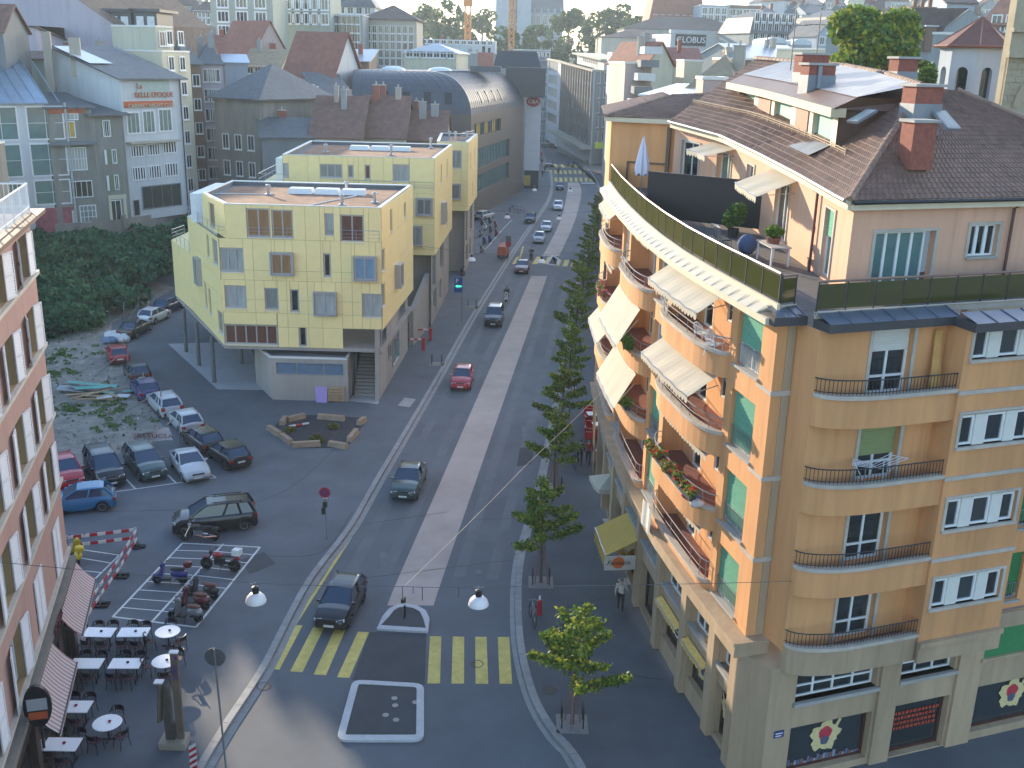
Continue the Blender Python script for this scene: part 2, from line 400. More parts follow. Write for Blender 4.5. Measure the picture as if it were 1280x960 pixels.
for a, b in (((857, 538), (870, 302)), ((977, 539), (984, 304)), ((1098, 540), (1096, 305)), ((1218, 540), (1209, 306))):
 paint('crossing_stripe', crop4(320, 720, 4, [a, (a[0] + 63, a[1]), (b[0] + 57, b[1]), b]), YELP)
paint('kerb_line', [(437, 671), (440, 672), (371, 780), (367, 779)], YELP)
for x in (643, 668, 682): paint('crossing_stripe', [(x - 3, 330), (x + 4, 330), (x + 9, 321), (x + 3, 321)], YELP)
for x in (694, 704, 714, 724): paint('crossing_stripe', [(x - 1, 333), (x + 5, 333), (x + 8, 325), (x + 2, 325)], YELP)
paint('kerb_line', [(648, 326), (650, 326), (655, 308), (653, 308)], YELP)
for k in range(9):
 x = 687 + k * 6.3; paint('crossing_stripe', [(x, 227), (x + 3.6, 227), (x + 3, 222), (x - .6, 222)], YELP)
 x = 681 + k * 6.1; paint('crossing_stripe', [(x, 217.5), (x + 3.6, 217.5), (x + 2.4, 213), (x - 1, 213)], YELP)
for k in range(4):
 x = 694 + k * 8.2; paint('crossing_stripe', [(x, 209.5), (x + 4, 209.5), (x + 1.5, 205.5), (x - 2, 205.5)], YELP)
paint('stop_line', [(727, 229.5), (744, 229.5), (744, 228.3), (726, 228.3)], WHIP)
WORN = M('worn_tarmac', (.145, .153, .157), .85, .25, 1.5)
for q in ((570, 524, 7, 2), (648, 690, 8, 3), (480, 700, 6, 12), (655, 540, 4, 9), (712, 312, 5, 5), (702, 332, 3, 6), (598, 715, 5, 3)):
 px, py, a, b = q; paint('worn_patch', [(px + a * math.cos(k * .785) * random.uniform(.7, 1.1), py + b * math.sin(k * .785) * random.uniform(.7, 1.1)) for k in range(8)], WORN, RZ + .0065)
def roundpoly(pts, r, n=4):
 out = []; k = len(pts)
 for i in range(k):
  p = Vector(pts[i]); a = (Vector(pts[i - 1]) - p); b = (Vector(pts[(i + 1) % k]) - p); q = min(r, a.length * .45, b.length * .45)
  A = p + a.normalized() * q; B = p + b.normalized() * q
  for j in range(n + 1): t = j / n; out.append(tuple(A * (1 - t) ** 2 + p * 2 * t * (1 - t) + B * t * t))
 return out
def inset(poly, d):
 n = len(poly); ar = sum(poly[i][0] * poly[(i + 1) % n][1] - poly[(i + 1) % n][0] * poly[i][1] for i in range(n)); sg = 1 if ar > 0 else -1; out = []
 for i in range(n):
  a = Vector(poly[i - 1]); b = Vector(poly[(i + 1) % n]); t = (b - a).normalized(); out.append((poly[i][0] - t.y * d * sg, poly[i][1] + t.x * d * sg))
 return out
def island(poly, label):
 c = sum((Vector(p) for p in poly), Vector((0, 0))) / len(poly)
 r = empty('traffic_island', (c.x, c.y, RZ), label=label, cat='traffic island', group='traffic islands in the road')
 inn = inset(poly, .30); n = len(poly); mb = MB(); zt = RZ + .13
 for i in range(n):
  j = (i + 1) % n
  mb.hexa([(*poly[i], RZ - .02), (*poly[j], RZ - .02), (*inn[j], RZ - .02), (*inn[i], RZ - .02), (*poly[i], zt - .02), (*poly[j], zt - .02), (*inn[j], zt), (*inn[i], zt)])
 mb.build('kerb_ring', M('white_kerb', (.50, .51, .52), .7, .15, 3, grime=.15), r)
 mb = MB(); mb.prism(inn, RZ - .02, zt - .03); mb.build('infill', ASPD, r)
 return r
isl = island(roundpoly([gr(*q) for q in ((420, 928), (441, 852), (530, 857), (530, 928))], .45), 'large square traffic island with white kerb beyond the yellow crossing')
mb = MB()
for q in ((493, 873), (494, 882), (482, 894), (495, 900), (519, 878)): p = at(q[0], q[1], RZ + .1); mb.lathe([(.13, 0), (.13, .022), (.09, .024)], (p.x, p.y, RZ + .098), 8)
mb.build('stud', GREYST, isl)
isl2 = island([gr(*q) for q in ((471, 788), (535, 792), (537, 775), (532, 765), (521, 759), (508, 757), (496, 758), (486, 763), (478, 773))], 'arch-shaped traffic island with white kerb and a black post on it')
p = at(506, 771, RZ + .1)
bo = empty('bollard', (p.x, p.y, RZ + .1), label='slim black post with white band standing on the arched traffic island', cat='bollard')
mb = MB(); mb.lathe([(.05, 0), (.05, 1.0), (.02, 1.03)], (p.x, p.y, RZ + .1), 8); mb.build('post', BLACK, bo)
mb = MB(); mb.lathe([(.055, .62), (.055, .75)], (p.x, p.y, RZ + .1), 8); mb.build('band', WHITE, bo)
p = [gr(*q) for q in ((682, 331), (698, 333), (700, 325), (690, 319))]; island(roundpoly(p, .6), 'small traffic island at the second crossing up the street')
FC = empty('bay_markings', (-16, 45, 0)); FC['kind'] = 'structure'
def line(a, b, wd=.09, z=.005, fn=g, zz=0.0):
 a = Vector(fn(*a)) if fn else Vector(a); b = Vector(fn(*b)) if fn else Vector(b); t = (b - a).normalized(); n = Vector((-t.y, t.x)) * wd / 2
 mb = MB(); mb.quad((*(a - n), z), (*(a + n), z), (*(b + n), z), (*(b - n), z)); return mb.build('bay_line', WHIP, FC)
bl, bm_, br = Vector(g(141, 771)), Vector(g(191, 776)), Vector(g(245, 784)); tl, tm, tr = Vector(g(228, 679)), Vector(g(279, 680)), Vector(g(325, 684))
for a, b in ((bl, br), (bl, tl), (bm_, tm), (br, tr), (tl, tr)): line(a, b, .11, fn=None)
for k in range(1, 9):
 t = k / 9; a, m_, c = bl.lerp(tl, t), bm_.lerp(tm, t), br.lerp(tr, t)
 line(a, m_, .07, .0095, None); line(m_, c, .07, .0095, None)
for a, b in (((102, 687), (149, 694)), ((149, 694), (100, 742)), ((97, 697), (139, 704)), ((92, 712), (128, 716))): line(a, b, .08, .0095 if a[0] < 100 else .005)
for a, b in (((100, 621), (270, 597)), ((95, 590), (104, 603)), ((157.5, 599), (169, 611)), ((210, 594), (220, 604)), ((261, 591), (270, 597))): line(a, b, .1, .005 if a[0] == 100 else .0095)
for k, (x, y) in enumerate(((600, 318), (606, 312), (612, 305), (618, 298), (624, 291), (631, 284))): line((x, y), (x + 9, y - 9), .09, .0055 + .004 * (k % 2))
paint('tarmac_patch', [(497, 507), (506, 497), (520, 499), (512, 509)], GREYST, .004, g, FC)
for q in ((322, 600), (300, 560)): pass
for px, py, rr in ((687, 863, .32), (330, 858, .3), (596, 830, .3)):
 p = at(px, py, 0); z = 0 if px > 640 else RZ
 if px < 640: p = at(px, py, RZ)
 mb = MB(); mb.lathe([(rr, -.01), (rr, .012), (rr * .86, .014), (rr * .84, .008)], (p.x, p.y, z), 16); mb.build('manhole_cover', M('cast_iron', (.09, .085, .08), .7, .2, 8, metal=.4), label='round iron manhole cover set in the %s' % ('right pavement' if px > 640 else ('road left of the square island' if px < 400 else 'carriageway right of the square island')), cat='manhole cover', group='manhole covers')
HZ = 6.3
hw = [at(30, 283, HZ), at(120, 279, HZ), at(155, 275, HZ), at(235, 262, HZ)]
mb = MB(); mb.prism([(-130, 60), (-62, 97)] + [(p.x - .2, p.y + .3) for p in hw] + [(-34, 158), (-27, 178), (-26, 420), (-500, 420), (-500, 60)], -.35, HZ); mb.build('hillside_terrace', M('upper_street', (.10, .10, .10), .85, .2, .3), kind='structure')
def hz(x, y): return max(-.6, 26 * (1 - math.exp(-max(0, y - 340 - abs(x) * .12) / 160)) + 8 * math.sin(x * .006 + 1) * min(1, max(0, y - 380) / 300)) if y > 340 else -.6
mb = MB(); nx_, ny_ = 36, 26; vs = []
for j in range(ny_ + 1):
 for i in range(nx_ + 1):
  x = -1400 + 2800 * i / nx_; y = 330 + 2200 * (j / ny_) ** 1.8; vs.append((x, y, hz(x, y)))
mb.add(vs, [(j * (nx_ + 1) + i, j * (nx_ + 1) + i + 1, (j + 1) * (nx_ + 1) + i + 1, (j + 1) * (nx_ + 1) + i) for j in range(ny_) for i in range(nx_)])
mb.build('hills', M('hill_green', (.07, .085, .05), .95, .3, .02), kind='structure', smooth=True)
lot = [g(*q) for q in ((40, 620), (100, 597), (205, 560), (165, 470), (140, 425), (150, 398), (205, 362), (150, 385), (60, 430))]
lotp = [(-60, 52), (-36, 52), g(112, 580), g(212, 545), g(185, 505), g(163, 462), g(138, 437), g(140, 404), g(178, 384), g(218, 360), (-42, 116), (-55, 112), (-90, 90)]
sheet('gravel_lot', lotp, .004, GRAV, kind='structure')
TRK = M('wheel_track', (.113, .127, .142), .72, .18, .8, grime=.2); SEAM = M('tar_seam', (.03, .032, .035), .6, .2, 4)
def lanepts(side, off): L = smoothline([gr(*q) for q in (((499, 720), (550, 604), (604, 480), (640, 400), (664, 345)) if side < 0 else ((554, 720), (594, 604), (637, 480), (665, 400), (684, 345)))], 3); return offset(L, off)
for side, off in ((-1, .75), (-1, 2.5), (1, -.8), (1, -2.5)):
 mb = MB(); strip(mb, lanepts(side, off), -.3, .3, RZ + .0015, RZ + .003); mb.build('wheel_track', TRK, road)
for pts, zq, fn in ((((395, 730), (640, 700)), RZ + .005, gr), (((455, 655), (560, 640)), RZ + .005, gr), (((590, 650), (655, 648)), RZ + .005, gr), (((330, 695), (402, 690), (440, 640)), .004, g), (((130, 640), (330, 625), (420, 560)), .004, g), (((700, 760), (770, 745)), .004, g), (((690, 830), (830, 850)), .004, g)):
 q = [fn(*p) for p in pts]; mb = MB(); strip(mb, smoothline(q, 5) if len(q) > 2 else q, -.025, .025, zq - .002, zq); o = mb.build('tar_seam', SEAM, road if fn is gr else FC)
for poly in (((300, 700), (330, 690), (345, 705), (312, 718)), ((700, 780), (742, 772), (750, 800), (705, 806)), ((650, 560), (668, 558), (664, 580), (646, 583))):
 mb = MB(); road_ = poly[0][0] in (650,); mb.add([(*(gr if road_ else g)(*q), (RZ if road_ else 0) + .0045) for q in poly], [tuple(range(4))]); mb.build('tarmac_patch', ASPD, road if road_ else FC)
# orange corner building on the right
ORW = M('orange_render', (.68, .325, .13), .85, .18, .9, grime=.26, bump=.12, streak=True)
SALM = M('salmon_render', (.66, .37, .24), .85, .08, .9, grime=.08, bump=.1, streak=True)
STONE = M('base_stone', (.42, .30, .185), .8, .18, 1.2, grime=.22, bump=.15, streak=True)
COPE = M('coping_stone', (.46, .40, .33), .8, .16, 2, grime=.2)
BLIND = M('green_blind', (.15, .38, .25), .55, .08, 4, rnd=.12)
BLINDW = M('white_blind', (.62, .60, .54), .55, .06, 4)
OLIVE = M('olive_blind', (.26, .30, .13), .6, .08, 4)
TERR = M('terracotta_floor', (.20, .07, .05), .7, .2, 3)
TILE = M('roof_tile', (.17, .088, .058), .68, .34, 2.2, grime=.25, bump=.3)
RIDGE = M('ridge_tile', (.24, .145, .10), .7, .25, 3, rnd=.2)
AWN = M('cream_awning', (.74, .68, .54), .8, .06, 3, trans=.45)
CREAMT = M('cream_trim', (.62, .52, .36), .6, .1, 2)
BROWN = M('brown_sheet', (.13, .075, .05), .5, .2, 1.5)
GRNP = M('green_panel', (.20, .40, .33), .5, .1, 2)
DKGRN = M('shutter_green', (.035, .20, .07), .5, .1, 3)
SHOP = M('shop_frame_red', (.06, .018, .014), .4, .2, 3)
SMOKE = glassmat('smoked_glass', (.26, .26, .085), .72)
def pp(px, py, z): p = at(px, py, z); return (p.x, p.y)
LF = Fac([(8.55, 32.45), (8.05, 34.6), (7.4, 37.4), (6.8, 40.4), (6.3, 43.9), (5.95, 47.4), (5.7, 51), (5.5, 55), (5.4, 60.3)], 1, lambda s: .025 * max(0, s))
B0 = Vector((9.62, 31.45)); bu = Vector((math.cos(R(19.5)), math.sin(R(19.5)))); bn = Vector((-bu.y, bu.x))
def BP(s, d=0.0): q = B0 + bu * s - bn * d; return (q.x, q.y)
BF = Fac([BP(0), BP(4.95)], -1)                    # door bay; outward is towards the camera
WF = Fac([BP(4.95, .95), BP(8.55, .95)], -1)       # projecting wing
RF = Fac([BP(8.55, -.2), BP(20, -.2)], -1)         # wall beyond it
CF = Fac([(8.55, 32.45), BP(0, -1.25)], -1)        # short face next to the corner
RB = empty('apartment_building', (8.55, 32.45, 0), label='orange curved apartment block with rounded balconies, awnings and a brown tiled roof', cat='building')
FL = [5.6, 8.62, 11.66, 14.7]; TOP = 17.1
WIN = [(1.0, 2.9), (10.4, 12.2), (19.2, 21.0)]
LOG = [(3.45, 9.85), (12.7, 18.7), (21.5, 27.6)]
holes = []
for f in FL:
 for a, b in WIN: holes.append((a, b, f + .12, f + 2.25, .28))
 for a, b in LOG: holes.append((a, b, f - .05, f + 2.5, .95))
mb = MB(); fwall(mb, LF, 0, LF.len, FL[0] - .05, TOP, holes, step=.7)
mb.build('wall', ORW, RB, label='curved street wall with recessed loggias')
def awning(F, s0, s1, zt, out, drop, d0=.02, val=.28, mat=AWN, parent=RB, n=None, name='awning'):
 n = n or max(6, int((s1 - s0) / .28)); mb = MB(); P0 = []; P1 = []
 for i in range(n + 1):
  s = s0 + (s1 - s0) * i / n; P0.append(F.pt(s, d0, zt)); P1.append(F.pt(s, d0 + out, zt - drop + .025 * math.sin(i * 1.3)))
 for i in range(n):
  mb.quad(P0[i], P0[i + 1], P1[i + 1], P1[i])
 o = mb.build(name, mat, parent)
 mb = MB()
 for i in range(n):                               # scalloped valance
  a, b = Vector(P1[i]), Vector(P1[i + 1]); c = (a + b) / 2
  mb.add([tuple(a), tuple(b), tuple(b - Vector((0, 0, val * .62))), tuple(c.lerp(b, .5) - Vector((0, 0, val * .93))), tuple(c - Vector((0, 0, val))), tuple(c.lerp(a, .5) - Vector((0, 0, val * .93))), tuple(a - Vector((0, 0, val * .62)))], [(0, 1, 2, 3, 4, 5, 6)])
 mb.build('valance', mat, o)
 mb = MB(); mb.tube([Vector(P1[0]), *[Vector(q) for q in P1[1:-1]], Vector(P1[-1])], .03, 5)
 for s in (s0 + .15, s1 - .15): mb.tube([F.pt(s, d0, zt - min(.5, drop)), F.pt(s, d0 + out, zt - drop)], .02, 5)
 mb.build('awning_arm', STEEL, o); return o
def balcony(F, s0, s1, f, bulge, r0, r1, parent=RB, railh=.55, barstep=.16, base=0.0, hgt=.85, mat=None, fl=TERR, inner=0.0):
 mat = mat or ORW; n = 22; ss = []; L = s1 - s0
 def dd(x):
  v = 1.0
  if x < r0: v = math.sqrt(max(0, 1 - ((r0 - x) / r0) ** 2))
  if L - x < r1: v = min(v, math.sqrt(max(0, 1 - ((r1 - (L - x)) / r1) ** 2)))
  return base + bulge * v
 xs = sorted({0, L, *[r0 * (1 - math.cos(k * math.pi / 14)) for k in range(8)], *[L - r1 * (1 - math.cos(k * math.pi / 14)) for k in range(8)], *[r0 + (L - r0 - r1) * k / 7 for k in range(8)]})
 O = [(s0 + x, dd(x)) for x in xs]; z0, z1 = f + .24 - hgt, f + .24
 def prof(mb, dO, dI, za, zb):
  vs = []; fs = []
  for s, d in O:
   for e, z in ((d - dI, za), (d + dO, za), (d + dO, zb), (d - dI, zb)): vs.append(F.pt(s, e, z))
  k = len(O)
  for i in range(k - 1):
   for j in range(4): fs.append((i * 4 + j, i * 4 + (j + 1) % 4, i * 4 + 4 + (j + 1) % 4, i * 4 + 4 + j))
  fs += [(0, 1, 2, 3), (4 * k - 1, 4 * k - 2, 4 * k - 3, 4 * k - 4)]; mb.add(vs, fs)
 mb = MB(); prof(mb, 0, .16, z0, z1); b = mb.build('balcony', mat, parent)
 mb = MB(); prof(mb, .09, .20, z1, z1 + .13); mb.build('coping', COPE, b)
 mb = MB(); k = len(O)                            # floor slab
 for i in range(k - 1):
  (sa, da), (sb, db) = O[i], O[i + 1]
  mb.quad(F.pt(sa, inner, f), F.pt(sb, inner, f), F.pt(sb, db - .16, f), F.pt(sa, da - .16, f))
 mb.build('balcony_floor', fl, b); mb = MB()
 for i in range(k - 1): (sa, da), (sb, db) = O[i], O[i + 1]; mb.quad(F.pt(sa, inner, z0), F.pt(sb, inner, z0), F.pt(sb, db - .0, z0), F.pt(sa, da - .0, z0))
 mb.build('balcony_soffit', mat, b)
 mb = MB(); zt = z1 + .13
 pts = [F.pt(s, d - .05, zt + railh) for s, d in O]; mb.tube(pts, .024, 5)
 if barstep:
  mb.tube([F.pt(s, d - .05, zt + .08) for s, d in O], .014, 4)
  acc = 0
  for i in range(k - 1):
   a, c = Vector(F.pt(O[i][0], O[i][1] - .05, zt)), Vector(F.pt(O[i + 1][0], O[i + 1][1] - .05, zt)); ln = (c - a).length
   while acc < ln:
    p = a.lerp(c, acc / ln); mb.box(p.x - .009, p.x + .009, p.y - .009, p.y + .009, zt, zt + railh); acc += barstep
   acc -= ln
 else:
  mb.tube([F.pt(s, d - .05, zt + railh * .5) for s, d in O], .012, 4)
  for i in range(0, k, 3): p = F.pt(O[i][0], O[i][1] - .05, zt); mb.tube([p, (p[0], p[1], zt + railh + (F.dz(O[i][0]) if F.dz else 0))], .016, 4)
 mb.build('railing', DARKM if barstep else M('rail_grey', (.24, .24, .24), .65, .1, 3), b)
 return b
for fi, f in enumerate(FL):
 for i, (a, b) in enumerate(WIN):
  bl = [(.92, BLIND), (.9, BLIND), (.95, BLIND), (.62, BLIND)][fi] if i == 0 else (None, None)
  if i == 1: bl = (None, None) if fi in (3, 2) else (.8, BLIND)
  window(LF, a, b, f + .14, f + 2.23, RB, -.24, 2, 1, WHITE, GLASSB if (fi + i) % 2 else GLASSG, sill=.34, blind=bl[0], bmat=bl[1], rail=.75 if i < 3 else None)
 for i, (a, b) in enumerate(LOG):
  dr = (a + 3.9, a + 4.9); wn = (a + 1.3, a + 2.5)
  back = MB(); fwall(back, LF, a + .05, b - .05, f, f + 2.5, [(dr[0], dr[1], f, f + 2.2), (wn[0], wn[1], f + .8, f + 2.2)], .12, -.94); back.build('loggia_wall', ORW, RB)
  window(LF, dr[0], dr[1], f + .02, f + 2.18, RB, -1.02, 1, [.44], WHITE, GLASS, name='door', fw=.1)
  window(LF, wn[0], wn[1], f + .82, f + 2.18, RB, -1.02, 2, 1, WHITE, GLASS)
  flo = MB(); fbox(flo, LF, a + .01, b - .01, -.94, -.01, f - .12, f + .0); flo.build('loggia_floor', TERR, RB)
  if fi > 0: balcony(LF, a - .12, b + .12, f, .66, 2.3, 1.7, barstep=0, railh=.5)
  else: balcony(LF, a - .12, b + .12, f, .3, .6, .6, barstep=0, railh=.75, hgt=.4)
for s0, s1, zt, out, drop in ((3.9, 9.5, FL[3] + 2.42, 1.15, .75), (3.9, 9.5, FL[2] + 2.42, 1.25, .85), (13.1, 18.3, FL[2] + 2.4, 1.0, 1.7), (13.1, 18.3, FL[1] + 2.4, .95, 1.65),
                              (3.8, 9.6, FL[1] + 2.42, .35, .12), (3.8, 9.6, FL[0] + 2.42, .35, .12), (13.1, 18.3, FL[3] + 2.42, .3, .1), (21.9, 27.2, FL[1] + 2.42, 1.0, 1.2), (21.9, 27.2, FL[2] + 2.42, .4, .2), (21.9, 27.2, FL[3] + 2.42, .7, .6)):
 awning(LF, s0, s1, zt, out, drop, .02 if drop < 1.5 else .5)
mb = MB()
fbox(mb, LF, -.35, LF.len, -.1, .55, 4.95, 5.45); fbox(mb, LF, -.42, LF.len, -.1, .64, 5.45, 5.57)
mb.build('ledge', STONE, RB, smooth=40)
mb = MB(); fbox(mb, CF, -.5, CF.len + .1, -.1, .33, 4.95, 5.45); fbox(mb, CF, -.55, CF.len + .12, -.1, .42, 5.45, 5.575); mb.build('ledge', STONE, RB)
mb = MB()
for F, a, b in ((CF, .1, CF.len),):
 pass
for f in FL[1:]:
 mb = MB(); fbox(mb, LF, -.03, 1.0, 0, .05, f - .1, f + .03); fbox(mb, CF, -.05, CF.len, 0, .06, f - .12, f + .05); mb.build('string_course', COPE, RB)
mb = MB(); fbox(mb, LF, -.3, LF.len, -.3, .62, TOP, TOP + .22); mb.build('cornice', CREAMT, RB)
for k in range(44):                                  # sloping sheets between upstands on the cornice
 s0 = .4 + k * .745
 if s0 + .7 > LF.len: break
 mb = MB(); a = [LF.pt(s0, .62, TOP + .225), LF.pt(s0 + .70, .62, TOP + .225), LF.pt(s0 + .70, .12, TOP + .45), LF.pt(s0, .12, TOP + .45)]
 mb.quad(*a); q = [LF.pt(s0, .62, TOP + .225), LF.pt(s0, .12, TOP + .225)]
 mb.add([a[0], a[3], (a[3][0], a[3][1], a[3][2] - .22)], [(0, 1, 2)]); n = [LF.pt(s0 - .03, d, z) for d, z in ((.6, TOP + .23), (.12, TOP + .55))] + [LF.pt(s0 + .0, d, z) for d, z in ((.12, TOP + .55), (.6, TOP + .26))]
 mb.quad(*n); mb.build('cornice_sheet', M('cream_sheet', (.60, .53, .40), .45, .14, 2, rnd=.08), RB)
mb = MB(); fbox(mb, LF, -.1, LF.len, .05, .16, TOP + .22, TOP + .62); mb.build('parapet_kerb', CREAMT, RB)
def balustrade(F, s0, s1, step, d, z, h=.85, cream=True):
 n = int(round((s1 - s0) / step)); step = (s1 - s0) / n
 par = None
 mb = MB(); mb.tube([F.pt(s0 + (s1 - s0) * i / (2 * n), d, z + h + .09) for i in range(2 * n + 1)], .045, 6); par = mb.build('handrail', M('rail_brown', (.20, .12, .08), .45, .15, 3), RB)
 mb = MB(); mb.tube([F.pt(s0 + (s1 - s0) * i / (2 * n), d + .1, z - .02) for i in range(2 * n + 1)], .03, 5); mb.build('lower_rail', CREAMT if cream else COPE, par)
 for i in range(n + 1):
  p = F.pt(s0 + step * i, d, z); mb = MB(); mb.box(p[0] - .022, p[0] + .022, p[1] - .022, p[1] + .022, p[2] - .15, p[2] + h + .09); mb.build('post', DARKM, par)
 for i in range(n):
  a, b = s0 + step * i + .03, s0 + step * (i + 1) - .03; mb = MB()
  mb.hexa([F.pt(a, d - .006, z + .05), F.pt(b, d - .006, z + .05), F.pt(b, d + .006, z + .05), F.pt(a, d + .006, z + .05), F.pt(a, d - .006, z + h), F.pt(b, d - .006, z + h), F.pt(b, d + .006, z + h), F.pt(a, d + .006, z + h)])
  mb.build('glass_panel', SMOKE, par)
balustrade(LF, .1, LF.len - .2, 1.25, .02, TOP + .62)
# ---- right-hand faces
BAYB = .85
def door_bay():
 hs = [(2.05, 3.65, f + .05, f + 2.35, .3) for f in FL]
 mb = MB(); fwall(mb, BF, 0, BF.len, FL[0] - .05, TOP, hs); mb.build('wall', ORW, RB, label='orange wall behind the rounded balconies')
 for fi, f in enumerate(FL):
  window(BF, 2.05, 3.65, f + .06, f + 2.33, RB, -.26, 2, [.26], WHITE, GLASS, name='door', fw=.09, bar=.08, blind=(None, None, .62, .36)[fi], bmat=(None, None, OLIVE, BLINDW)[fi])
  mb = MB(); fbox(mb, BF, 1.93, 2.05, -.02, .05, f, f + 2.45); fbox(mb, BF, 3.65, 3.77, -.02, .05, f, f + 2.45); fbox(mb, BF, 2.05, 3.65, -.02, .05, f + 2.35, f + 2.45); mb.build('door_surround', COPE, RB)
  balcony(BF, .02, BF.len + .75, f, BAYB, 2.4, .75, barstep=.13, railh=.5, hgt=.98, mat=ORW if fi else STONE, fl=TERR)
door_bay()
mb = MB(); fwall(mb, CF, 0, CF.len, FL[0] - .05, TOP, []); mb.build('wall', ORW, RB, label='narrow wall beside the corner')
mb = MB(); mb.quad(CF.pt(CF.len, -.02, FL[0]), BF.pt(0, 0, FL[0]), BF.pt(0, 0, TOP), CF.pt(CF.len, -.02, TOP)); mb.build('return_wall', ORW, RB); mb = MB(); fbox(mb, CF, CF.len - .3, CF.len - .02, -.02, .05, FL[0], TOP); mb.build('pilaster', STONE, RB)
hs = []; tri = [(.28, 3.34)]
for f in FL: hs.append((.3, 3.3, f + 1.35, f + 2.5, .22))
mb = MB(); fwall(mb, WF, 0, WF.len, FL[0] - .05, TOP, hs)
mb.quad(WF.pt(0, 0, FL[0]), WF.pt(0, -1, FL[0]), WF.pt(0, -1, TOP), WF.pt(0, 0, TOP)); mb.quad(WF.pt(WF.len, 0, FL[0] - .7), WF.pt(WF.len, -1.3, FL[0] - .7), WF.pt(WF.len, -1.3, TOP), WF.pt(WF.len, 0, TOP))
mb.build('wall', ORW, RB, label='projecting orange wing with triple windows')
for f in FL:
 for a, b in ((.33, .93), (1.42, 2.22), (2.68, 3.28)): window(WF, a, b, f + 1.38, f + 2.42, RB, -.14, 1, 1, WHITE, GLASS, fw=.08)
 [(lambda q: (fbox(q, WF, a, b, -.2, -.03, f + 1.36, f + 2.45), q.build('window_panel', BLINDW, RB)))(MB()) for a, b in ((.93, 1.42), (2.22, 2.68))]
 mb = MB(); fbox(mb, WF, .2, 3.4, -.2, .1, f + 1.24, f + 1.35); mb.build('sill', COPE, RB)
 mb = MB(); fbox(mb, WF, .3, 3.3, -.02, .04, f + 2.5, f + 2.6); fbox(mb, WF, .18, .3, -.02, .04, f + 1.35, f + 2.6); fbox(mb, WF, 3.3, 3.42, -.02, .04, f + 1.35, f + 2.6); mb.build('window_surround', COPE, RB)
 if f > FL[0]: mb = MB(); fbox(mb, WF, -.02, WF.len + .02, 0, .06, f + .16, f + .3); mb.build('string_course', COPE, RB)
mb = MB(); fbox(mb, WF, -.03, WF.len + .03, 0, .12, FL[0] - .75, FL[0] - .1); fbox(mb, WF, -.05, WF.len + .05, 0, .2, FL[0] - .1, FL[0] + .08); mb.build('ledge', STONE, RB)
mb = MB(); fwall(mb, RF, 0, RF.len, FL[0] - .05, TOP, [(.5, 1.9, f + .3, f + 2.3) for f in FL]); mb.build('wall', ORW, RB, label='orange wall right of the projecting wing')
for f in FL: window(RF, .5, 1.9, f + .3, f + 2.3, RB, -.2, 2, 1, WHITE, GLASS, sill=.3, blind=.9, bmat=DKGRN, rail=.7)
DSL = M('cornice_dark', (.05, .048, .052), .5, .2, 2)
mb = MB()
for F, a, b, dd in ((CF, -.5, CF.len, .62), (BF, -.0, BF.len, .5), (WF, -.25, WF.len + .3, .55), (RF, .3, RF.len, .5)): fbox(mb, F, a, b, -.4, dd, TOP + .02, TOP + .3)
mb.build('cornice', DSL, RB)
ZB = M('blue_zinc', (.16, .19, .24), .38, .15, 1.5, metal=.5)
def zinc(F, a, b, dd, n):
 for k in range(n):
  s, e = a + (b - a) * k / n, a + (b - a) * (k + 1) / n - .015; mb = MB()
  mb.quad(F.pt(s, dd, TOP + .305), F.pt(e, dd, TOP + .305), F.pt(e, -.25, TOP + .5), F.pt(s, -.25, TOP + .5))
  mb.hexa([F.pt(e - .03, dd, TOP + .3), F.pt(e, dd, TOP + .3), F.pt(e, -.25, TOP + .5), F.pt(e - .03, -.25, TOP + .5), F.pt(e - .03, dd, TOP + .345), F.pt(e, dd, TOP + .345), F.pt(e, -.25, TOP + .545), F.pt(e - .03, -.25, TOP + .545)])
  mb.build('zinc_sheet', ZB, RB)
zinc(CF, -.35, CF.len, .62, 3); zinc(BF, 0, BF.len, .5, 6); zinc(WF, -.2, WF.len + .3, .55, 5); zinc(RF, .3, RF.len, .5, 8)
TBF = Fac([LF.pt(.05, .02)[:2], CF.pt(CF.len, -.25)[:2]], -1); TWF = Fac([BP(0, -.35), BP(14, -.35)], -1)
balustrade(TBF, .05, TBF.len - .05, .75, 0, TOP + .55, cream=False); balustrade(TWF, .02, TWF.len, 1.05, 0, TOP + .55, cream=False)
mb = MB(); fbox(mb, TBF, 0, TBF.len, -.06, .06, TOP + .3, TOP + .52); fbox(mb, TWF, 0, TWF.len, -.06, .06, TOP + .3, TOP + .52); mb.build('parapet_kerb', COPE, RB)
mb = MB(); cs = LF.cuts(0, LF.len, 1.5)
for a, b in zip(cs[:-1], cs[1:]): mb.quad(LF.pt(a, -.05, TOP + .36), LF.pt(b, -.05, TOP + .36), LF.pt(b, -6.5, TOP + .36), LF.pt(a, -6.5, TOP + .36))
mb.add([(x, y, TOP + .352) for x, y in ((8.5, 32.5), BP(0, -.3), BP(14, -.3), BP(14, -6), (11, 38))], [(0, 1, 2, 3, 4)]); mb.build('terrace_floor', M('terrace_slab', (.11, .105, .105), .8, .15, 1), RB)  # slab colour darkened to carry the terrace shadow
AF = Fac([(11.35, 34.95), (11.2, 40.2), (10.85, 46), (10.3, 52), (8.5, 57.6)], 1, lambda s: .052 * max(0, s))
ar = Vector((math.cos(R(19.2)), math.sin(R(19.2)))); GF = Fac([(11.35, 34.95), (11.35 + ar.x * 15, 34.95 + ar.y * 15)], -1)
AZ = TOP + .35; AE = 20.5
ah = [(1.8, 2.8, AZ + .1, AZ + 2.55), (7.4, 9.2, AZ + .1, AZ + 2.5), (12.6, 13.6, AZ + 1.2, AZ + 2.5), (16.2, 18.0, AZ + .1, AZ + 2.5), (20, 22, AZ + .1, AZ + 2.5)]
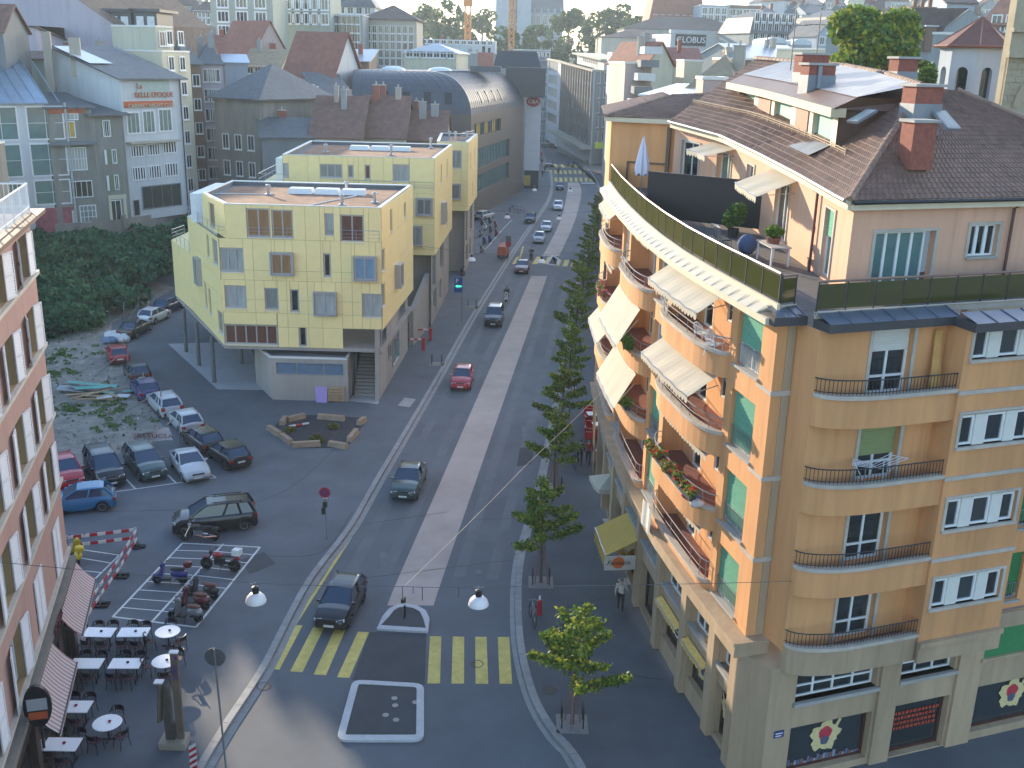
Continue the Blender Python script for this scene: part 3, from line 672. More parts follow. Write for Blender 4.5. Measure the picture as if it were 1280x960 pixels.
mb = MB(); fwall(mb, AF, 0, AF.len, AZ - .2, AE, ah, .2); mb.build('attic_wall', SALM, RB)
for i, (a, b, c, d) in enumerate(ah): window(AF, a, b, c + .02, d - .02, RB, -.16, 2 if i else 1, 1, WHITE, GLASSG if i in (0, 3) else GLASS, blind=.4 if i == 0 else None, bmat=BLIND)
for a, b, c, d in ah: mb = MB(); fbox(mb, AF, a - .12, a, -.02, .05, c, d + .1); fbox(mb, AF, b, b + .12, -.02, .05, c, d + .1); fbox(mb, AF, a, b, -.02, .05, d, d + .1); mb.build('window_surround', COPE, RB)
gh = [(1.0, 3.5, AZ + .15, AZ + 2.2), (5.0, 6.25, AZ + 1.2, AZ + 2.35)]
mb = MB(); fwall(mb, GF, 0, GF.len, AZ - .2, AE, gh, .25); mb.build('attic_wall', SALM, RB)
window(GF, 1.02, 3.2, AZ + .17, AZ + 2.18, RB, -.2, 4, 1, WHITE, GLASSG, name='door', bar=.1); window(GF, 5.02, 6.23, AZ + 1.22, AZ + 2.33, RB, -.18, 3, 1, WHITE, GLASS, sill=.3, bar=.14)
for a, b, c, d in gh: mb = MB(); fbox(mb, GF, a - .12, a, -.02, .05, c, d + .1); fbox(mb, GF, b, b + .12, -.02, .05, c, d + .1); fbox(mb, GF, a, b, -.02, .05, d, d + .1); mb.build('window_surround', COPE, RB)
BPI = M('brown_pipe', (.10, .03, .025), .5, .1, 3)
for F, s in ((AF, 3.7), (GF, 6.7)):
 mb = MB(); p = [F.pt(s, .12, AZ - .1), F.pt(s, .12, AE - .15), F.pt(s, .3, AE - .02)]; mb.tube(p, .055, 6); mb.build('downpipe', BPI, RB)
mb = MB(); fbox(mb, AF, -.3, AF.len, -.1, .34, AE - .04, AE + .16); fbox(mb, AF, -.36, AF.len, .25, .42, AE + .16, AE + .3); mb.build('eaves', CREAMT, RB)
mb = MB(); fbox(mb, GF, -.3, GF.len, -.1, .34, AE - .04, AE + .16); mb.build('eaves', CREAMT, RB)
mb = MB(); mb.tube([AF.pt(s, .46, AE + .27) for s in AF.cuts(-.3, AF.len, 1)], .07, 6); mb.build('gutter', ZINC, RB)
mb = MB(); mb.tube([GF.pt(s, .46, AE + .23) for s in (-.4, 7, GF.len)], .07, 6); mb.build('gutter', DARKM, RB)
def tilepatch(mb, bot, top, rows, cols, wave=.03, step=.018):
 """bot, top: callables u->Vector; overlapping rows of wavy tiles."""
 for r in range(rows):
  t0, t1 = r / rows, (r + 1.12) / rows; A = []; B = []
  nrm = None; n = cols * 2
  for i in range(n + 1):
   u = i / n; b, t = bot(u), top(u); h = wave if (i + r) % 2 else 0
   jit = random.uniform(-.006, .006)
   A.append(tuple(b.lerp(t, t0) + Vector((0, 0, step + h + jit)))); B.append(tuple(b.lerp(t, min(1, t1)) + Vector((0, 0, h + jit * .5))))
  o = len(mb.v); mb.v += A + B; k = n + 1
  for i in range(n): mb.f.append((o + i, o + i + 1, o + k + i + 1, o + k + i)); mb.m.append(0)
  C = [(q[0], q[1], q[2] - step - .02) for q in A]; o2 = len(mb.v); mb.v += C
  for i in range(n): mb.f.append((o2 + i, o2 + i + 1, o + i + 1, o + i)); mb.m.append(0)
def V(p): return Vector(p)
RTOP = [V((15.3, 41, 24.35)), V((15.9, 47, 24.68)), V((15.9, 53, 24.98)), V((13.4, 62, 25.3))]
def lerpline(L, u):
 k = min(int(u * (len(L) - 1)), len(L) - 2); return L[k].lerp(L[k + 1], u * (len(L) - 1) - k)
KC = (V(AF.pt(-.42, .45, AE + .3)) + V(GF.pt(-.42, .45, AE + .3))) / 2
def lbot(u): return KC if u < .001 else V(AF.pt(-.35 + u * (AF.len + .3), .45, AE + .3))
def ltop(u): return lerpline(RTOP, u)
GE = V(GF.pt(15, .45, AE + .28))
def rbot(u): return KC.lerp(GE, u)
def rtop(u): return RTOP[0].lerp(V((17.5, 43.1, 24.2)), u)
mb = MB(); tilepatch(mb, lbot, ltop, 22, 110); o = mb.build('roof_tile_field', TILE, RB); o['kind'] = 'stuff'
mb = MB(); tilepatch(mb, rbot, rtop, 24, 62); o = mb.build('roof_tile_field', TILE, RB); o['kind'] = 'stuff'
mb = MB(); mb.add([tuple(q) for q in (rtop(1), GE, V((25.5, 49, 20.7)))], [(0, 1, 2)]); mb.add([tuple(q) for q in (RTOP[0], rtop(1), V((25.5, 49, 20.7)), V((22.5, 62, 21.6)), RTOP[3], RTOP[2], RTOP[1])], [tuple(range(7))]); mb.build('roof_back', TILE, RB)
RT_M = None
def ridge(pts, r=.13, step=.36, mat=RIDGE, parent=None):
 for a, b in zip(pts[:-1], pts[1:]):
  a, b = V(a), V(b); L = (b - a).length; n = int(L / step); d = (b - a).normalized()
  q = d.to_track_quat('X', 'Z')
  key = ('ridge', r, step)
  if key not in WCACHE:
   m = MB(); nn = 6; vs = []
   for x, rr in ((0, r), (step + .03, r * .86)):
    for j in range(nn + 1): an = math.pi * (j / nn) * 1.1 - .15; vs.append((x, rr * math.cos(an), rr * math.sin(an)))
   m.add(vs, [(j, j + 1, nn + 1 + j + 1, nn + 1 + j) for j in range(nn)] + [tuple(range(nn + 1))]); WCACHE[key] = m.mesh('ridge_tile')
  for i in range(n):
   p = a + d * step * i; o = put('ridge_tile', WCACHE[key], mat, parent or RB, lofs(parent or RB, p)); o.rotation_mode = 'QUATERNION'; o.rotation_quaternion = q
ridge([lbot(0) + V((0, 0, .03)), RTOP[0] + V((0, 0, .04))]); ridge([RTOP[0] + V((0, 0, .05)), RTOP[1] + V((0, 0, .08)), RTOP[2] + V((0, 0, .08)), RTOP[3] + V((0, 0, .06))], .15, .42); ridge([rtop(1) + V((0, 0, .04)), GE + V((0, 0, .05))])
mb = MB()
for z_, t in ((.16, .30),):
 pts = [lbot(u / 24).lerp(ltop(u / 24), .27) + V((0, 0, .2)) for u in range(3, 25)]; mb.tube(pts, .025, 4); mb.tube([p - V((0, 0, .09)) for p in pts], .02, 4)
 for p in pts[::1]: mb.box(p.x - .02, p.x + .02, p.y - .02, p.y + .02, p.z - .2, p.z + .06)
mb.build('snow_guard', M('snow_guard_tan', (.36, .25, .15), .6, .2, 3), RB)
DF = Fac([(12.15, 40.6), (12.15, 46.5), (12.0, 52), (11.5, 57.8)], 1, lambda s: .032 * s)
dz0, dz1 = 21.98, 23.19
dh = [(.7, 3.4, dz0 + .25, dz1), (4.7, 5.0, dz0 + .3, dz1), (6.9, 9.9, dz0 + .25, dz1), (14.2, 17.2, dz0 + .25, dz1)]
dh = [(.7, 3.5), (7.0, 9.9), (13.4, 16.2)]
mb = MB(); fwall(mb, DF, 0, DF.len, dz0 - .6, dz1, [(a, b, dz0 + .1, dz1 - .02, .3) for a, b in dh]); mb.quad(DF.pt(0, 0, dz0 - .6), (15.4, 41.6, dz0 - .6), (15.4, 41.6, dz1 + .3), DF.pt(0, 0, dz1)); mb.build('dormer', CREAMT, RB)
mb = MB(); mb.quad(DF.pt(-.01, 0, dz0 - .6), (15.3, 41.5, dz0 - .6), (15.3, 41.5, dz1 + .6), DF.pt(-.01, 0, dz1 + .3)); mb.build('dormer_cheek', BROWN, RB)
for a, b in dh:
 mb = MB(); fbox(mb, DF, a + .05, b - .05, -.28, -.2, dz0 + .12, dz1 - .04); mb.build('dormer_window', GRNP, RB)
 mb = MB(); mb.quad(DF.pt(a - .1, .0, dz0 + .1), DF.pt(b + .1, .0, dz0 + .1), DF.pt(b + .2, .85, dz0 - .3), DF.pt(a - .2, .85, dz0 - .3)); mb.build('dormer_apron', ZINC, RB)
for a, b in ((3.8, 6.6), (10.2, 13.1)):
 mb = MB(); fbox(mb, DF, a + .3, b - .5, -.02, .05, dz0 + .2, dz1 - .03); mb.build('dormer_panel', M('rust_panel', (.26, .11, .06), .6, .15, 2), RB)
mb = MB(); fbox(mb, DF, -.25, DF.len + .2, -.2, .38, dz1, dz1 + .33); mb.build('dormer_fascia', M('dormer_cream', (.50, .42, .26), .6, .12, 1.5), RB)
mb = MB(); cs = DF.cuts(-.3, DF.len + .2, 1)
for a, b in zip(cs[:-1], cs[1:]): mb.quad(DF.pt(a, .3, dz1 + .335), DF.pt(b, .3, dz1 + .335), DF.pt(b, -.55, dz1 + .75), DF.pt(a, -.55, dz1 + .75))
mb.quad(DF.pt(-.3, .3, dz1 + .3), DF.pt(-.3, -.55, dz1 + .75), (15.6, 41.4, 23.85), (15.8, 41.2, 23.4)); mb.build('dormer_brow', BROWN, RB)
for k, (a, b) in enumerate(zip(cs[:-1], cs[1:])):
 u0, u1 = k / (len(cs) - 1), (k + 1) / (len(cs) - 1)
 mb = MB(); e0, e1 = lerpline(RTOP[:3] + [V((14.6, 58.5, 25.15))], u0), lerpline(RTOP[:3] + [V((14.6, 58.5, 25.15))], u1)
 if k == 0: e0 = V((15.5, 41.2, 24.3))
 mb.quad(DF.pt(a, -.5, dz1 + .76), DF.pt(b - .02, -.5, dz1 + .76), tuple(e1 + V((-.3, -.02, .12))), tuple(e0 + V((-.3, 0, .12)))); mb.build('metal_roof_sheet', ZINC, RB)
def chimney(px, py, Y, w, d, ztop, parent=RB, pots=0, rz=R(14), name='chimney', mat=None, cap=None):
 p = atY(px, py, Y); mb = MB(); z0 = p.z - .8; mb.rbox((p.x, p.y), rz, w, d, z0, ztop); c = mb.build(name, mat or BRICK, parent)
 mb = MB(); mb.rbox((p.x, p.y), rz, w + .16, d + .16, ztop, ztop + .1); mb.build('chimney_cap', cap or GREYST, c)
 if not pots and w > .9:
  mb = MB(); mb.rbox((p.x, p.y), rz, w + .06, d + .06, z0, p.z + .3); mb.build('flashing', ZINC, c)
 for k in range(pots):
  mb = MB(); x = (k - (pots - 1) / 2) * .4; mb.lathe([(.12, 0), (.12, .5), (.09, .5)], (p.x + x * math.cos(rz), p.y + x * math.sin(rz), ztop + .1), 8); mb.build('chimney_pot', RIDGE, c)
 return c
chimney(1012, 99, 50, 1.35, .75, 25.5); chimney(1021, 103, 46.5, 1.25, .75, 25.05); chimney(1150, 140, 39.1, 1.1, .85, 24.4); chimney(1146, 182, 36.9, .9, .75, 23.25); chimney(1127, 98, 48.5, .98, .75, 25.42)
mb = MB()
p = atY(1020, 99, 46.5); mb.box(p.x - .08, p.x + .08, p.y - .55, p.y - .45, 24, 25.02); mb.build('pipe', ZINC, RB)
def skylight(px, py, Y, w, l, rz, tilt, mat=GLASSB):
 p = atY(px, py, Y); m = MB(); m.box(-w / 2, w / 2, -l / 2, l / 2, 0, .1); o = m.mesh('skylight'); ob = put('skylight', o, ZINC, RB, lofs(RB, p)); ob.rotation_euler = (tilt, 0, rz)
 m = MB(); m.quad((-w / 2 + .06, -l / 2 + .06, .104), (w / 2 - .06, -l / 2 + .06, .104), (w / 2 - .06, l / 2 - .06, .104), (-w / 2 + .06, l / 2 - .06, .104)); put('pane', m.mesh('pane'), mat, ob)
skylight(1078, 147, 39.6, .55, 1.0, R(-65), R(25)); skylight(1182, 152, 38.4, .6, 1.1, R(19.5), R(32))
ANT = M('antenna_metal', (.10, .10, .10), .5, .1, 3)
for px, pb, pt_, Y in ((988, 88, 12, 52), (1020, 74, 16, 53)):
 a, b = atY(px, pb, Y), atY(px, pt_, Y); mb = MB(); mb.tube([a, (a.x, a.y, b.z)], .035, 5)
 mb.beam((a.x - .7, a.y, b.z * .75 + a.z * .25), (a.x + .7, a.y, b.z * .75 + a.z * .25), .04, .04)
 for k in range(5): mb.beam((a.x - .6 + k * .3, a.y - .25, b.z * .75 + a.z * .25), (a.x - .6 + k * .3, a.y + .25, b.z * .75 + a.z * .25), .02, .02)
 mb.build('antenna', ANT, RB)
EF = Fac([(5.25, 60.35), (8.75, 59.0)], -1)
mb = MB(); fwall(mb, EF, 0, EF.len, 16.5, 21.75, []); mb.quad((5.25, 60.35, 0), (5.25, 60.35, 21.75), (6.0, 72, 21.75), (6.0, 72, 0)); mb.build('end_wall', ORW, RB)
mb = MB(); fbox(mb, EF, -.35, EF.len, -.2, .35, 21.75, 22.0); mb.build('eaves', CREAMT, RB)
er = [V((4.85, 60.0, 22.03)), V((8.95, 58.6, 22.05)), V((9.1, 64, 23.1)), V((12.6, 61.5, 23.4))]
mb = MB(); tilepatch(mb, lambda u: er[0].lerp(er[1], u), lambda u: er[2].lerp(er[3], u), 12, 26); o = mb.build('roof_tile_field', TILE, RB); o['kind'] = 'stuff'
mb = MB(); tilepatch(mb, lambda u: V((5.6, 73, 22.05)).lerp(er[0], u), lambda u: V((9.6, 72, 23.1)).lerp(er[2], u), 10, 30); o = mb.build('roof_tile_field', TILE, RB); o['kind'] = 'stuff'
ridge([er[0], er[2]]); ridge([er[2], er[3]])
mb = MB(); fbox(mb, EF, 1.1, 3.3, .02, .1, 19.5, 19.6); fbox(mb, EF, 1.05, 1.15, .02, .1, 18.0, 19.6); fbox(mb, EF, 3.3, 3.5, .02, .25, 17.6, 21.6); mb.build('frame', BROWN, RB)
awning(AF, 6.6, 9.9, AE - .2, 1.6, .65, .02); awning(AF, 15.7, 18.4, AE - .2, 1.5, .35, .02)
mb = MB(); a = V(AF.pt(11.2, 0, AZ)); b = V(LF.pt(17.2, -.35, TOP + .6)); AZ += .55
mb.hexa([(a.x, a.y, AZ), (b.x, b.y, AZ), (b.x + .06, b.y + .12, AZ), (a.x + .06, a.y + .12, AZ), (a.x, a.y, AZ + 2.1), (b.x, b.y, AZ + 2.1), (b.x + .06, b.y + .12, AZ + 2.1), (a.x + .06, a.y + .12, AZ + 2.1)]); AZ -= .55; mb.build('terrace_partition', M('dark_screen', (.022, .016, .014), .6, .2, 2), RB)
# ---- ground storeys
def shopbay(F, s0, s1, pier0=.0, shop=True, sz=(.32, 2.4), mezz=(3.42, 4.86), nm=4, d=.0, plinth=True, glass=GLASS, mz=True):
 w = s1 - s0
 hs = []
 if shop: hs.append((s0 + .1, s1 - .1, sz[0], sz[1], .35))
 if mz: hs.append((s0 + .12, s1 - .12, mezz[0], mezz[1], .35))
 mb = MB(); fwall(mb, F, s0, s1, -.1, 5.0, hs, .35, d); mb.build('shop_front', STONE, RB)
 if shop: window(F, s0 + .12, s1 - .12, sz[0] + .02, sz[1] - .02, RB, d - .3, 1, 1, SHOP, glass, name='shop_window', fw=.12)
 if mz:
  window(F, s0 + .14, s1 - .14, mezz[0] + .02, mezz[1] - .02, RB, d - .3, nm, [.34], WHITE, GLASS, fw=.07, bar=.07)
  mb = MB(); fbox(mb, F, s0 + .02, s1 - .02, d - .3, d + .16, mezz[0] - .14, mezz[0]); mb.build('sill', GREYST, RB)
def pier(F, s, wd=.55, d=.22, z=4.96): mb = MB(); fbox(mb, F, s - wd / 2, s + wd / 2, -.3, d, -.1, z); mb.build('pier', STONE, RB)
PS = [.28, 2.25, 5.1, 8.35, 11.9, 15.4, 18.9, 22.4, 25.9, 29.4, 32.9]
PS = [p_ for p_ in PS if p_ < 27]
for k, s in enumerate(PS): pier(LF, s, .55 if k else .5)
for k in range(len(PS) - 1):
 a, b = PS[k] + .275, PS[k + 1] - .275
 shopbay(LF, a, b, sz=(.2 if k == 0 else (.75 if k in (1, 2) else .05), 2.45), nm=3 if k < 3 else 2, d=-.02, mezz=(3.3, 4.86) if k < 3 else (3.5, 4.6))
SGOLD = M('striped_canopy', (.75, .47, .11), .7, .25, 9)
for k in (1, 2): awning(LF, PS[k] + .35, PS[k + 1] - .35, 2.62, .3, .12, .05, .22, SGOLD)
awning(LF, PS[4] + .4, PS[5] - .4, 2.75, .5, .3, .05, .25, AWN)
BSF = Fac([BP(-1.6), BP(24)], -1); o_ = 1.6
mb = MB(); cpx = [(8.55, 32.45), (8.05, 33.2), BP(.65 - .0, -.4), BP(.65, .04), BP(-.55, .02)]
mb.prism([LF.pt(.45, .1)[:2], LF.pt(-.02, .22)[:2], BP(-.35, .05), BP(.66, .05), BP(.66, -.5), (9.3, 34)], -.1, 4.97); mb.build('corner_pier', STONE, RB)
shopbay(BSF, o_ + .66, o_ + 4.36, sz=(.3, 2.32), mezz=(3.4, 4.75), nm=4); shopbay(BSF, o_ + 5.2, o_ + 7.9, sz=(.06, 2.32), mezz=(3.45, 4.9), nm=3); shopbay(BSF, o_ + 9.0, o_ + 13.2, sz=(.35, 2.4), mz=False)
for s, wd in ((4.78, .84), (8.45, 1.1)): pier(BSF, o_ + s, wd, .12)
mb = MB(); fbox(mb, BSF, o_ + 9.0, o_ + 16, .01, .1, 3.75, 4.95); mb.build('green_fascia', DKGRN, RB)
mb = MB(); fbox(mb, BSF, o_ + 8.9, o_ + 16, -.02, .14, 4.96, 5.6); fbox(mb, BSF, o_ + 8.9, o_ + 16, -.02, .2, 3.6, 3.74); mb.build('ledge', STONE, RB)
mb = MB(); fbox(mb, BSF, o_ + .6, o_ + 8.9, .02, .1, 4.96, 5.55); mb.build('ledge', STONE, RB)
mb = MB(); fbox(mb, BSF, o_ + 13.2, o_ + 24, -.02, .0, -.1, 3.6); mb.build('shop_front', STONE, RB)
GOLD = M('emblem_cream', (.62, .50, .24), .6, .2, 12); EMR = M('emblem_red', (.45, .03, .05), .5, .1, 9); EMB = M('emblem_slate', (.08, .09, .14), .5, .1, 9); LETR = M('red_lettering', (.40, .05, .02), .5, .1, 5)
def emblem(F, s, z, d, r=.62, ring=False):
 mb = MB(); n = 30
 def pl(rad, d_, m, cz=0, wob=0, sx=1.0, inner=None):
  vs = [];
  for k in range(n):
   a = 2 * math.pi * k / n; q = rad * (1 + wob * math.sin(5 * a + .6) + wob * .7 * math.sin(11 * a)); vs.append(F.pt(s + q * math.cos(a) * sx, d_, z + cz + q * math.sin(a)))
  if inner is None: mb.add(vs, [tuple(range(n))], m)
  else:
   w_ = [F.pt(s + inner * math.cos(2 * math.pi * k / n), d_, z + inner * math.sin(2 * math.pi * k / n)) for k in range(n)]
   mb.add(vs + w_, [(k, (k + 1) % n, n + (k + 1) % n, n + k) for k in range(n)], m)
 if ring: pl(r, d, 0, inner=r * .82); pl(r * .5, d, 0, inner=r * .42)
 else:
  pl(r, d, 0, wob=.13); pl(r * .46, d + .004, 1, cz=r * .2, wob=.05); pl(r * .3, d + .008, 2, cz=-r * .3, wob=.08)
  mb.add([F.pt(s + r * .5, d + .002, z + r * .4), F.pt(s + r * .72, d + .002, z + r * .3), F.pt(s + r * 1.05, d + .002, z + r * .98), F.pt(s + r * .85, d + .002, z + r * 1.05)], [(0, 1, 2, 3)], 0)
 mb.build('emblem', [WHITE if ring else GOLD, EMR, EMB], RB)
emblem(BSF, o_ + 2.5, 1.45, -.26); emblem(BSF, o_ + 11.2, 1.55, -.26); emblem(LF, 1.3, 1.5, -.27, .5); emblem(LF, 3.75, 1.75, -.27, .55); emblem(LF, 6.75, 1.8, -.27, .5, True)
mb = MB()
for r_ in range(4):
 s = o_ + 5.6
 while s < o_ + 7.5: wd = random.uniform(.07, .16); mb.quad(BSF.pt(s, -.26, 1.0 + r_ * .22), BSF.pt(s + wd, -.26, 1.0 + r_ * .22), BSF.pt(s + wd, -.26, 1.13 + r_ * .22), BSF.pt(s, -.26, 1.13 + r_ * .22)); s += wd + .05
o = mb.build('lettering', LETR, RB); o['kind'] = 'stuff'
mb = MB(); fbox(mb, BSF, o_ + .02, o_ + .42, .06, .09, 2.1, 2.38); mb.build('street_sign', M('sign_blue', (.03, .04, .16), .5, .05, 3), RB)
mb = MB()
for k, z in enumerate((2.28, 2.18)): fbox(mb, BSF, o_ + .07, o_ + (.37 - .06 * k), .092, .095, z - .02, z + .02)
mb.build('lettering', WHITE, RB)
mb = MB()
for k in range(24): s = o_ + .85 + k * .14; h = random.uniform(.15, .38); fbox(mb, BSF, s, s + .11, -.28, -.26, .36, .36 + h, k % 3)
o = mb.build('window_display', [M('card_a', (.25, .25, .3), .6, .3, 9), M('card_b', (.10, .13, .2), .6, .3, 9), M('card_c', (.2, .1, .09), .6, .3, 9)], RB); o['kind'] = 'stuff'
# pink building on the left
PINK = M('pink_render', (.42, .25, .20), .88, .09, .8, grime=.12, bump=.1, streak=True)
SHUT = M('white_shutter', (.62, .60, .60), .6, .08, 3)
REVL = M('ochre_reveal', (.33, .21, .10), .8, .12, 2)
PSILL = M('pale_sill', (.50, .44, .36), .75, .15, 3, grime=.15)
SHOPW = M('dark_shop_wood', (.055, .032, .024), .6, .25, 3)
PF = Fac([(-18.3, 38.7), (-18.3 + .264 * 24, 38.7 - .965 * 24)], 1)
PB = empty('town_house', (-18.3, 38.7, 0), label='pink rendered house with rows of white shutters and striped cafe awnings', cat='building')
ROWS = [(5.2, 7.2), (8.32, 10.1), (11.12, 12.9), (14.02, 15.75), (16.87, 18.45)]
hs = []
for i, (a, b) in enumerate(ROWS):
 for k in range(5): s = 1.35 + 4.15 * k; hs.append((s, s + 1.5, a, b, .32))
mb = MB(); fwall(mb, PF, 0, 24, 4.9, 19.0, hs, mr=1); mb.quad(PF.pt(0, 0, 0), PF.pt(0, -11, 0), PF.pt(0, -11, 19), PF.pt(0, 0, 19))
mb.quad(PF.pt(0, 0, 19), PF.pt(24, 0, 19), PF.pt(24, -11, 19), PF.pt(0, -11, 19)); mb.build('wall', [PINK, REVL], PB)
def shutter_mesh(w, h, closed=False):
 k = ('shut', round(w, 2), round(h, 2))
 if k in WCACHE: return WCACHE[k]
 m = MB(); m.box(-w / 2, -w / 2 + .07, -.045, 0, 0, h); m.box(w / 2 - .07, w / 2, -.045, 0, 0, h)
 for z in (0, h / 2 - .04, h - .08): m.box(-w / 2 + .07, w / 2 - .07, -.043, 0, z, z + .08)
 n = int(h / .11)
 for i in range(n):
  z = .08 + (h - .16) * i / n; m.hexa([(-w / 2 + .07, -.04, z), (w / 2 - .07, -.04, z), (w / 2 - .07, -.03, z), (-w / 2 + .07, -.03, z), (-w / 2 + .07, -.012, z + .085), (w / 2 - .07, -.012, z + .085), (w / 2 - .07, -.002, z + .085), (-w / 2 + .07, -.002, z + .085)])
 WCACHE[k] = m.mesh('shutter'); return WCACHE[k]
for i, (a, b) in enumerate(ROWS):
 for k in range(5):
  s = 1.35 + 4.15 * k; closed = i == 0 and k < 2
  wdw = window(PF, s + .02, s + 1.48, a + .02, b - .02, PB, -.28, 2, 1, WHITE, GLASSB if (i + k) % 3 == 0 else GLASS)
  for sd_ in (-1, 1):
   if closed: put('shutter', shutter_mesh(.73, b - a), SHUT, wdw, (sd_ * .37, -.3, 0))
   else:
    o = put('shutter', shutter_mesh(.72, b - a), SHUT, wdw, (sd_ * (.75 + .36), -.36, 0)); o.rotation_euler = (0, 0, R(random.uniform(4, 16)) * -sd_)
 mb = MB(); fbox(mb, PF, -.1, 24, .0, .14, a - .16, a - .02); mb.build('sill_course', PSILL, PB)
mb = MB(); fbox(mb, PF, -.35, 24, -.1, .55, 19.0, 19.14); fbox(mb, PF, -.2, 24, -.1, .3, 18.8, 19.0); mb.build('cornice', M('cornice_wood', (.16, .10, .065), .7, .2, 3), PB)
RLF = Fac([PF.pt(.3, .1)[:2], PF.pt(10, .1)[:2]], 1)
mb = MB(); mb.tube([RLF.pt(0, 0, 20.15), RLF.pt(9, 0, 20.15)], .035, 5); mb.tube([RLF.pt(0, 0, 19.3), RLF.pt(9, 0, 19.3)], .025, 5); mb.tube([RLF.pt(0, 0, 20.15), RLF.pt(0, -3.5, 20.15)], .035, 5); mb.tube([RLF.pt(0, 0, 19.3), RLF.pt(0, -3.5, 19.3)], .025, 5)
for k in range(60): p = RLF.pt(k * .15, 0, 19.14); mb.tube([p, (p[0], p[1], 20.15)], .012 if k % 10 else .03, 4)
for k in range(22): p = RLF.pt(0, -k * .16, 19.14); mb.tube([p, (p[0], p[1], 20.15)], .012, 4)
mb.build('roof_railing', WHITE, PB)
mb = MB(); fbox(mb, PF, -.05, 24, 0, .3, 4.6, 4.78); fbox(mb, PF, 0, 24, 0, .16, 4.1, 4.6); mb.build('ledge', M('shop_ledge', (.20, .17, .14), .7, .2, 3), PB)
mb = MB(); fwall(mb, PF, 0, 24, -.1, 4.95, [(.6, 3.2, .4, 3.4), (3.9, 5.2, .05, 3.2), (5.8, 8.8, .5, 3.3), (9.4, 11.9, .4, 3.3), (13, 16, .4, 3.3)], .3); mb.build('shop_front', SHOPW, PB)
for a, b, c, d in ((.6, 3.2, .4, 3.4), (3.9, 5.2, .05, 3.2), (5.8, 8.8, .5, 3.3), (9.4, 11.9, .4, 3.3), (13, 16, .4, 3.3)): window(PF, a + .02, b - .02, c + .02, d - .02, PB, -.25, 2, [.7], SHOPW, GLASS, name='shop_window' if c > .1 else 'door')
def stripemat(name, ca, cb, per, axis=0):
 m = bpy.data.materials.new(name); m.use_nodes = True; MATS[name] = m; t = m.node_tree; N = t.nodes; L = t.links; b = N['Principled BSDF']; b.inputs['Roughness'].default_value = .8
 uv = N.new('ShaderNodeAttribute'); uv.attribute_name = 'stripe'; ma = N.new('ShaderNodeMath'); ma.operation = 'FRACT'; L.new(uv.outputs['Fac'], ma.inputs[0])
 gt = N.new('ShaderNodeMath'); gt.operation = 'GREATER_THAN'; gt.inputs[1].default_value = .5; L.new(ma.outputs[0], gt.inputs[0])
 mx = N.new('ShaderNodeMix'); mx.data_type = 'RGBA'; mx.inputs[6].default_value = (*ca, 1); mx.inputs[7].default_value = (*cb, 1); L.new(gt.outputs[0], mx.inputs[0]); L.new(mx.outputs[2], b.inputs['Base Color'])
 return m
STRA = M('awning_pink', (.50, .27, .26), .8, .06, 3, trans=.3); STRB = M('awning_white', (.66, .60, .56), .8, .06, 3, trans=.3)
def striped_awning(F, s0, s1, zt, out, drop, parent):
 n = int((s1 - s0) / .105); mb = MB(); k = 5
 for i in range(n):
  a, b = s0 + (s1 - s0) * i / n, s0 + (s1 - s0) * (i + 1) / n
  for j in range(k):
   t0, t1 = j / k, (j + 1) / k; sag = lambda t: -.10 * math.sin(math.pi * t)
   mb.quad(F.pt(a, .2 + out * t0, zt - drop * t0 + sag(t0)), F.pt(b, .2 + out * t0, zt - drop * t0 + sag(t0)), F.pt(b, .2 + out * t1, zt - drop * t1 + sag(t1)), F.pt(a, .2 + out * t1, zt - drop * t1 + sag(t1)), i % 2)
  mb.quad(F.pt(a, .2 + out, zt - drop), F.pt(b, .2 + out, zt - drop), F.pt(b, .2 + out, zt - drop - .22), F.pt(a, .2 + out, zt - drop - .22), i % 2)
 o = mb.build('awning', [STRA, STRB], parent)
 mb = MB(); mb.tube([F.pt(s0, .2 + out, zt - drop), F.pt(s1, .2 + out, zt - drop)], .035, 5)
 for s in (s0 + .1, s1 - .1): mb.tube([F.pt(s, .1, zt - .5), F.pt(s, .2 + out, zt - drop)], .025, 5)
 mb.tube([F.pt(s0, .2, zt), F.pt(s1, .2, zt)], .08, 6); mb.build('awning_arm', DARKM, o)
striped_awning(PF, -.2, 4.4, 4.45, .75, .95, PB); striped_awning(PF, 6.3, 10.6, 4.5, .8, 1.0, PB)
mb = MB()
for i, ch in enumerate('RISTORANTE'):
 pass
a_ = PF.ang(6)
o = textobj('PIZZERIA', .42, M('dark_red_letter', (.10, .012, .015), .5, .1, 3), PB, lofs(PB, PF.pt(5.35, .36, 4.68)), (R(90), 0, a_), .03)
mb = MB(); c = PF.pt(11.3, .6, 5.1); n_ = PF.nrm(12); t_ = PF.tan(12); pl = []
for k in range(20): a = 2 * math.pi * k / 20; pl.append((math.cos(a) * .42, math.sin(a) * .75))
def plate(mb, pl, th, m=0, sc=1, e=0):
 v0 = [(c[0] + n_.x * x * sc - t_.x * (th / 2 + e), c[1] + n_.y * x * sc - t_.y * (th / 2 + e), c[2] + z * sc) for x, z in pl]; v1 = [(c[0] + n_.x * x * sc + t_.x * (th / 2 + e), c[1] + n_.y * x * sc + t_.y * (th / 2 + e), c[2] + z * sc) for x, z in pl]
 n = len(pl); mb.add(v0 + v1, [(i, (i + 1) % n, n + (i + 1) % n, n + i) for i in range(n)] + [tuple(range(n - 1, -1, -1)), tuple(range(n, 2 * n))], m)
plate(mb, pl, .14, 0); plate(mb, [(-.3, -.12), (.3, -.12), (.3, .3), (-.3, .3)], .15, 1); plate(mb, [(-.28, -.45), (.28, -.45), (.28, -.18), (-.28, -.18)], .152, 2); mb.build('pub_sign', [BLACK, M('sign_grey', (.35, .35, .35), .5, .1, 3), M('sign_orange', (.45, .09, .03), .5, .1, 3)], PB)
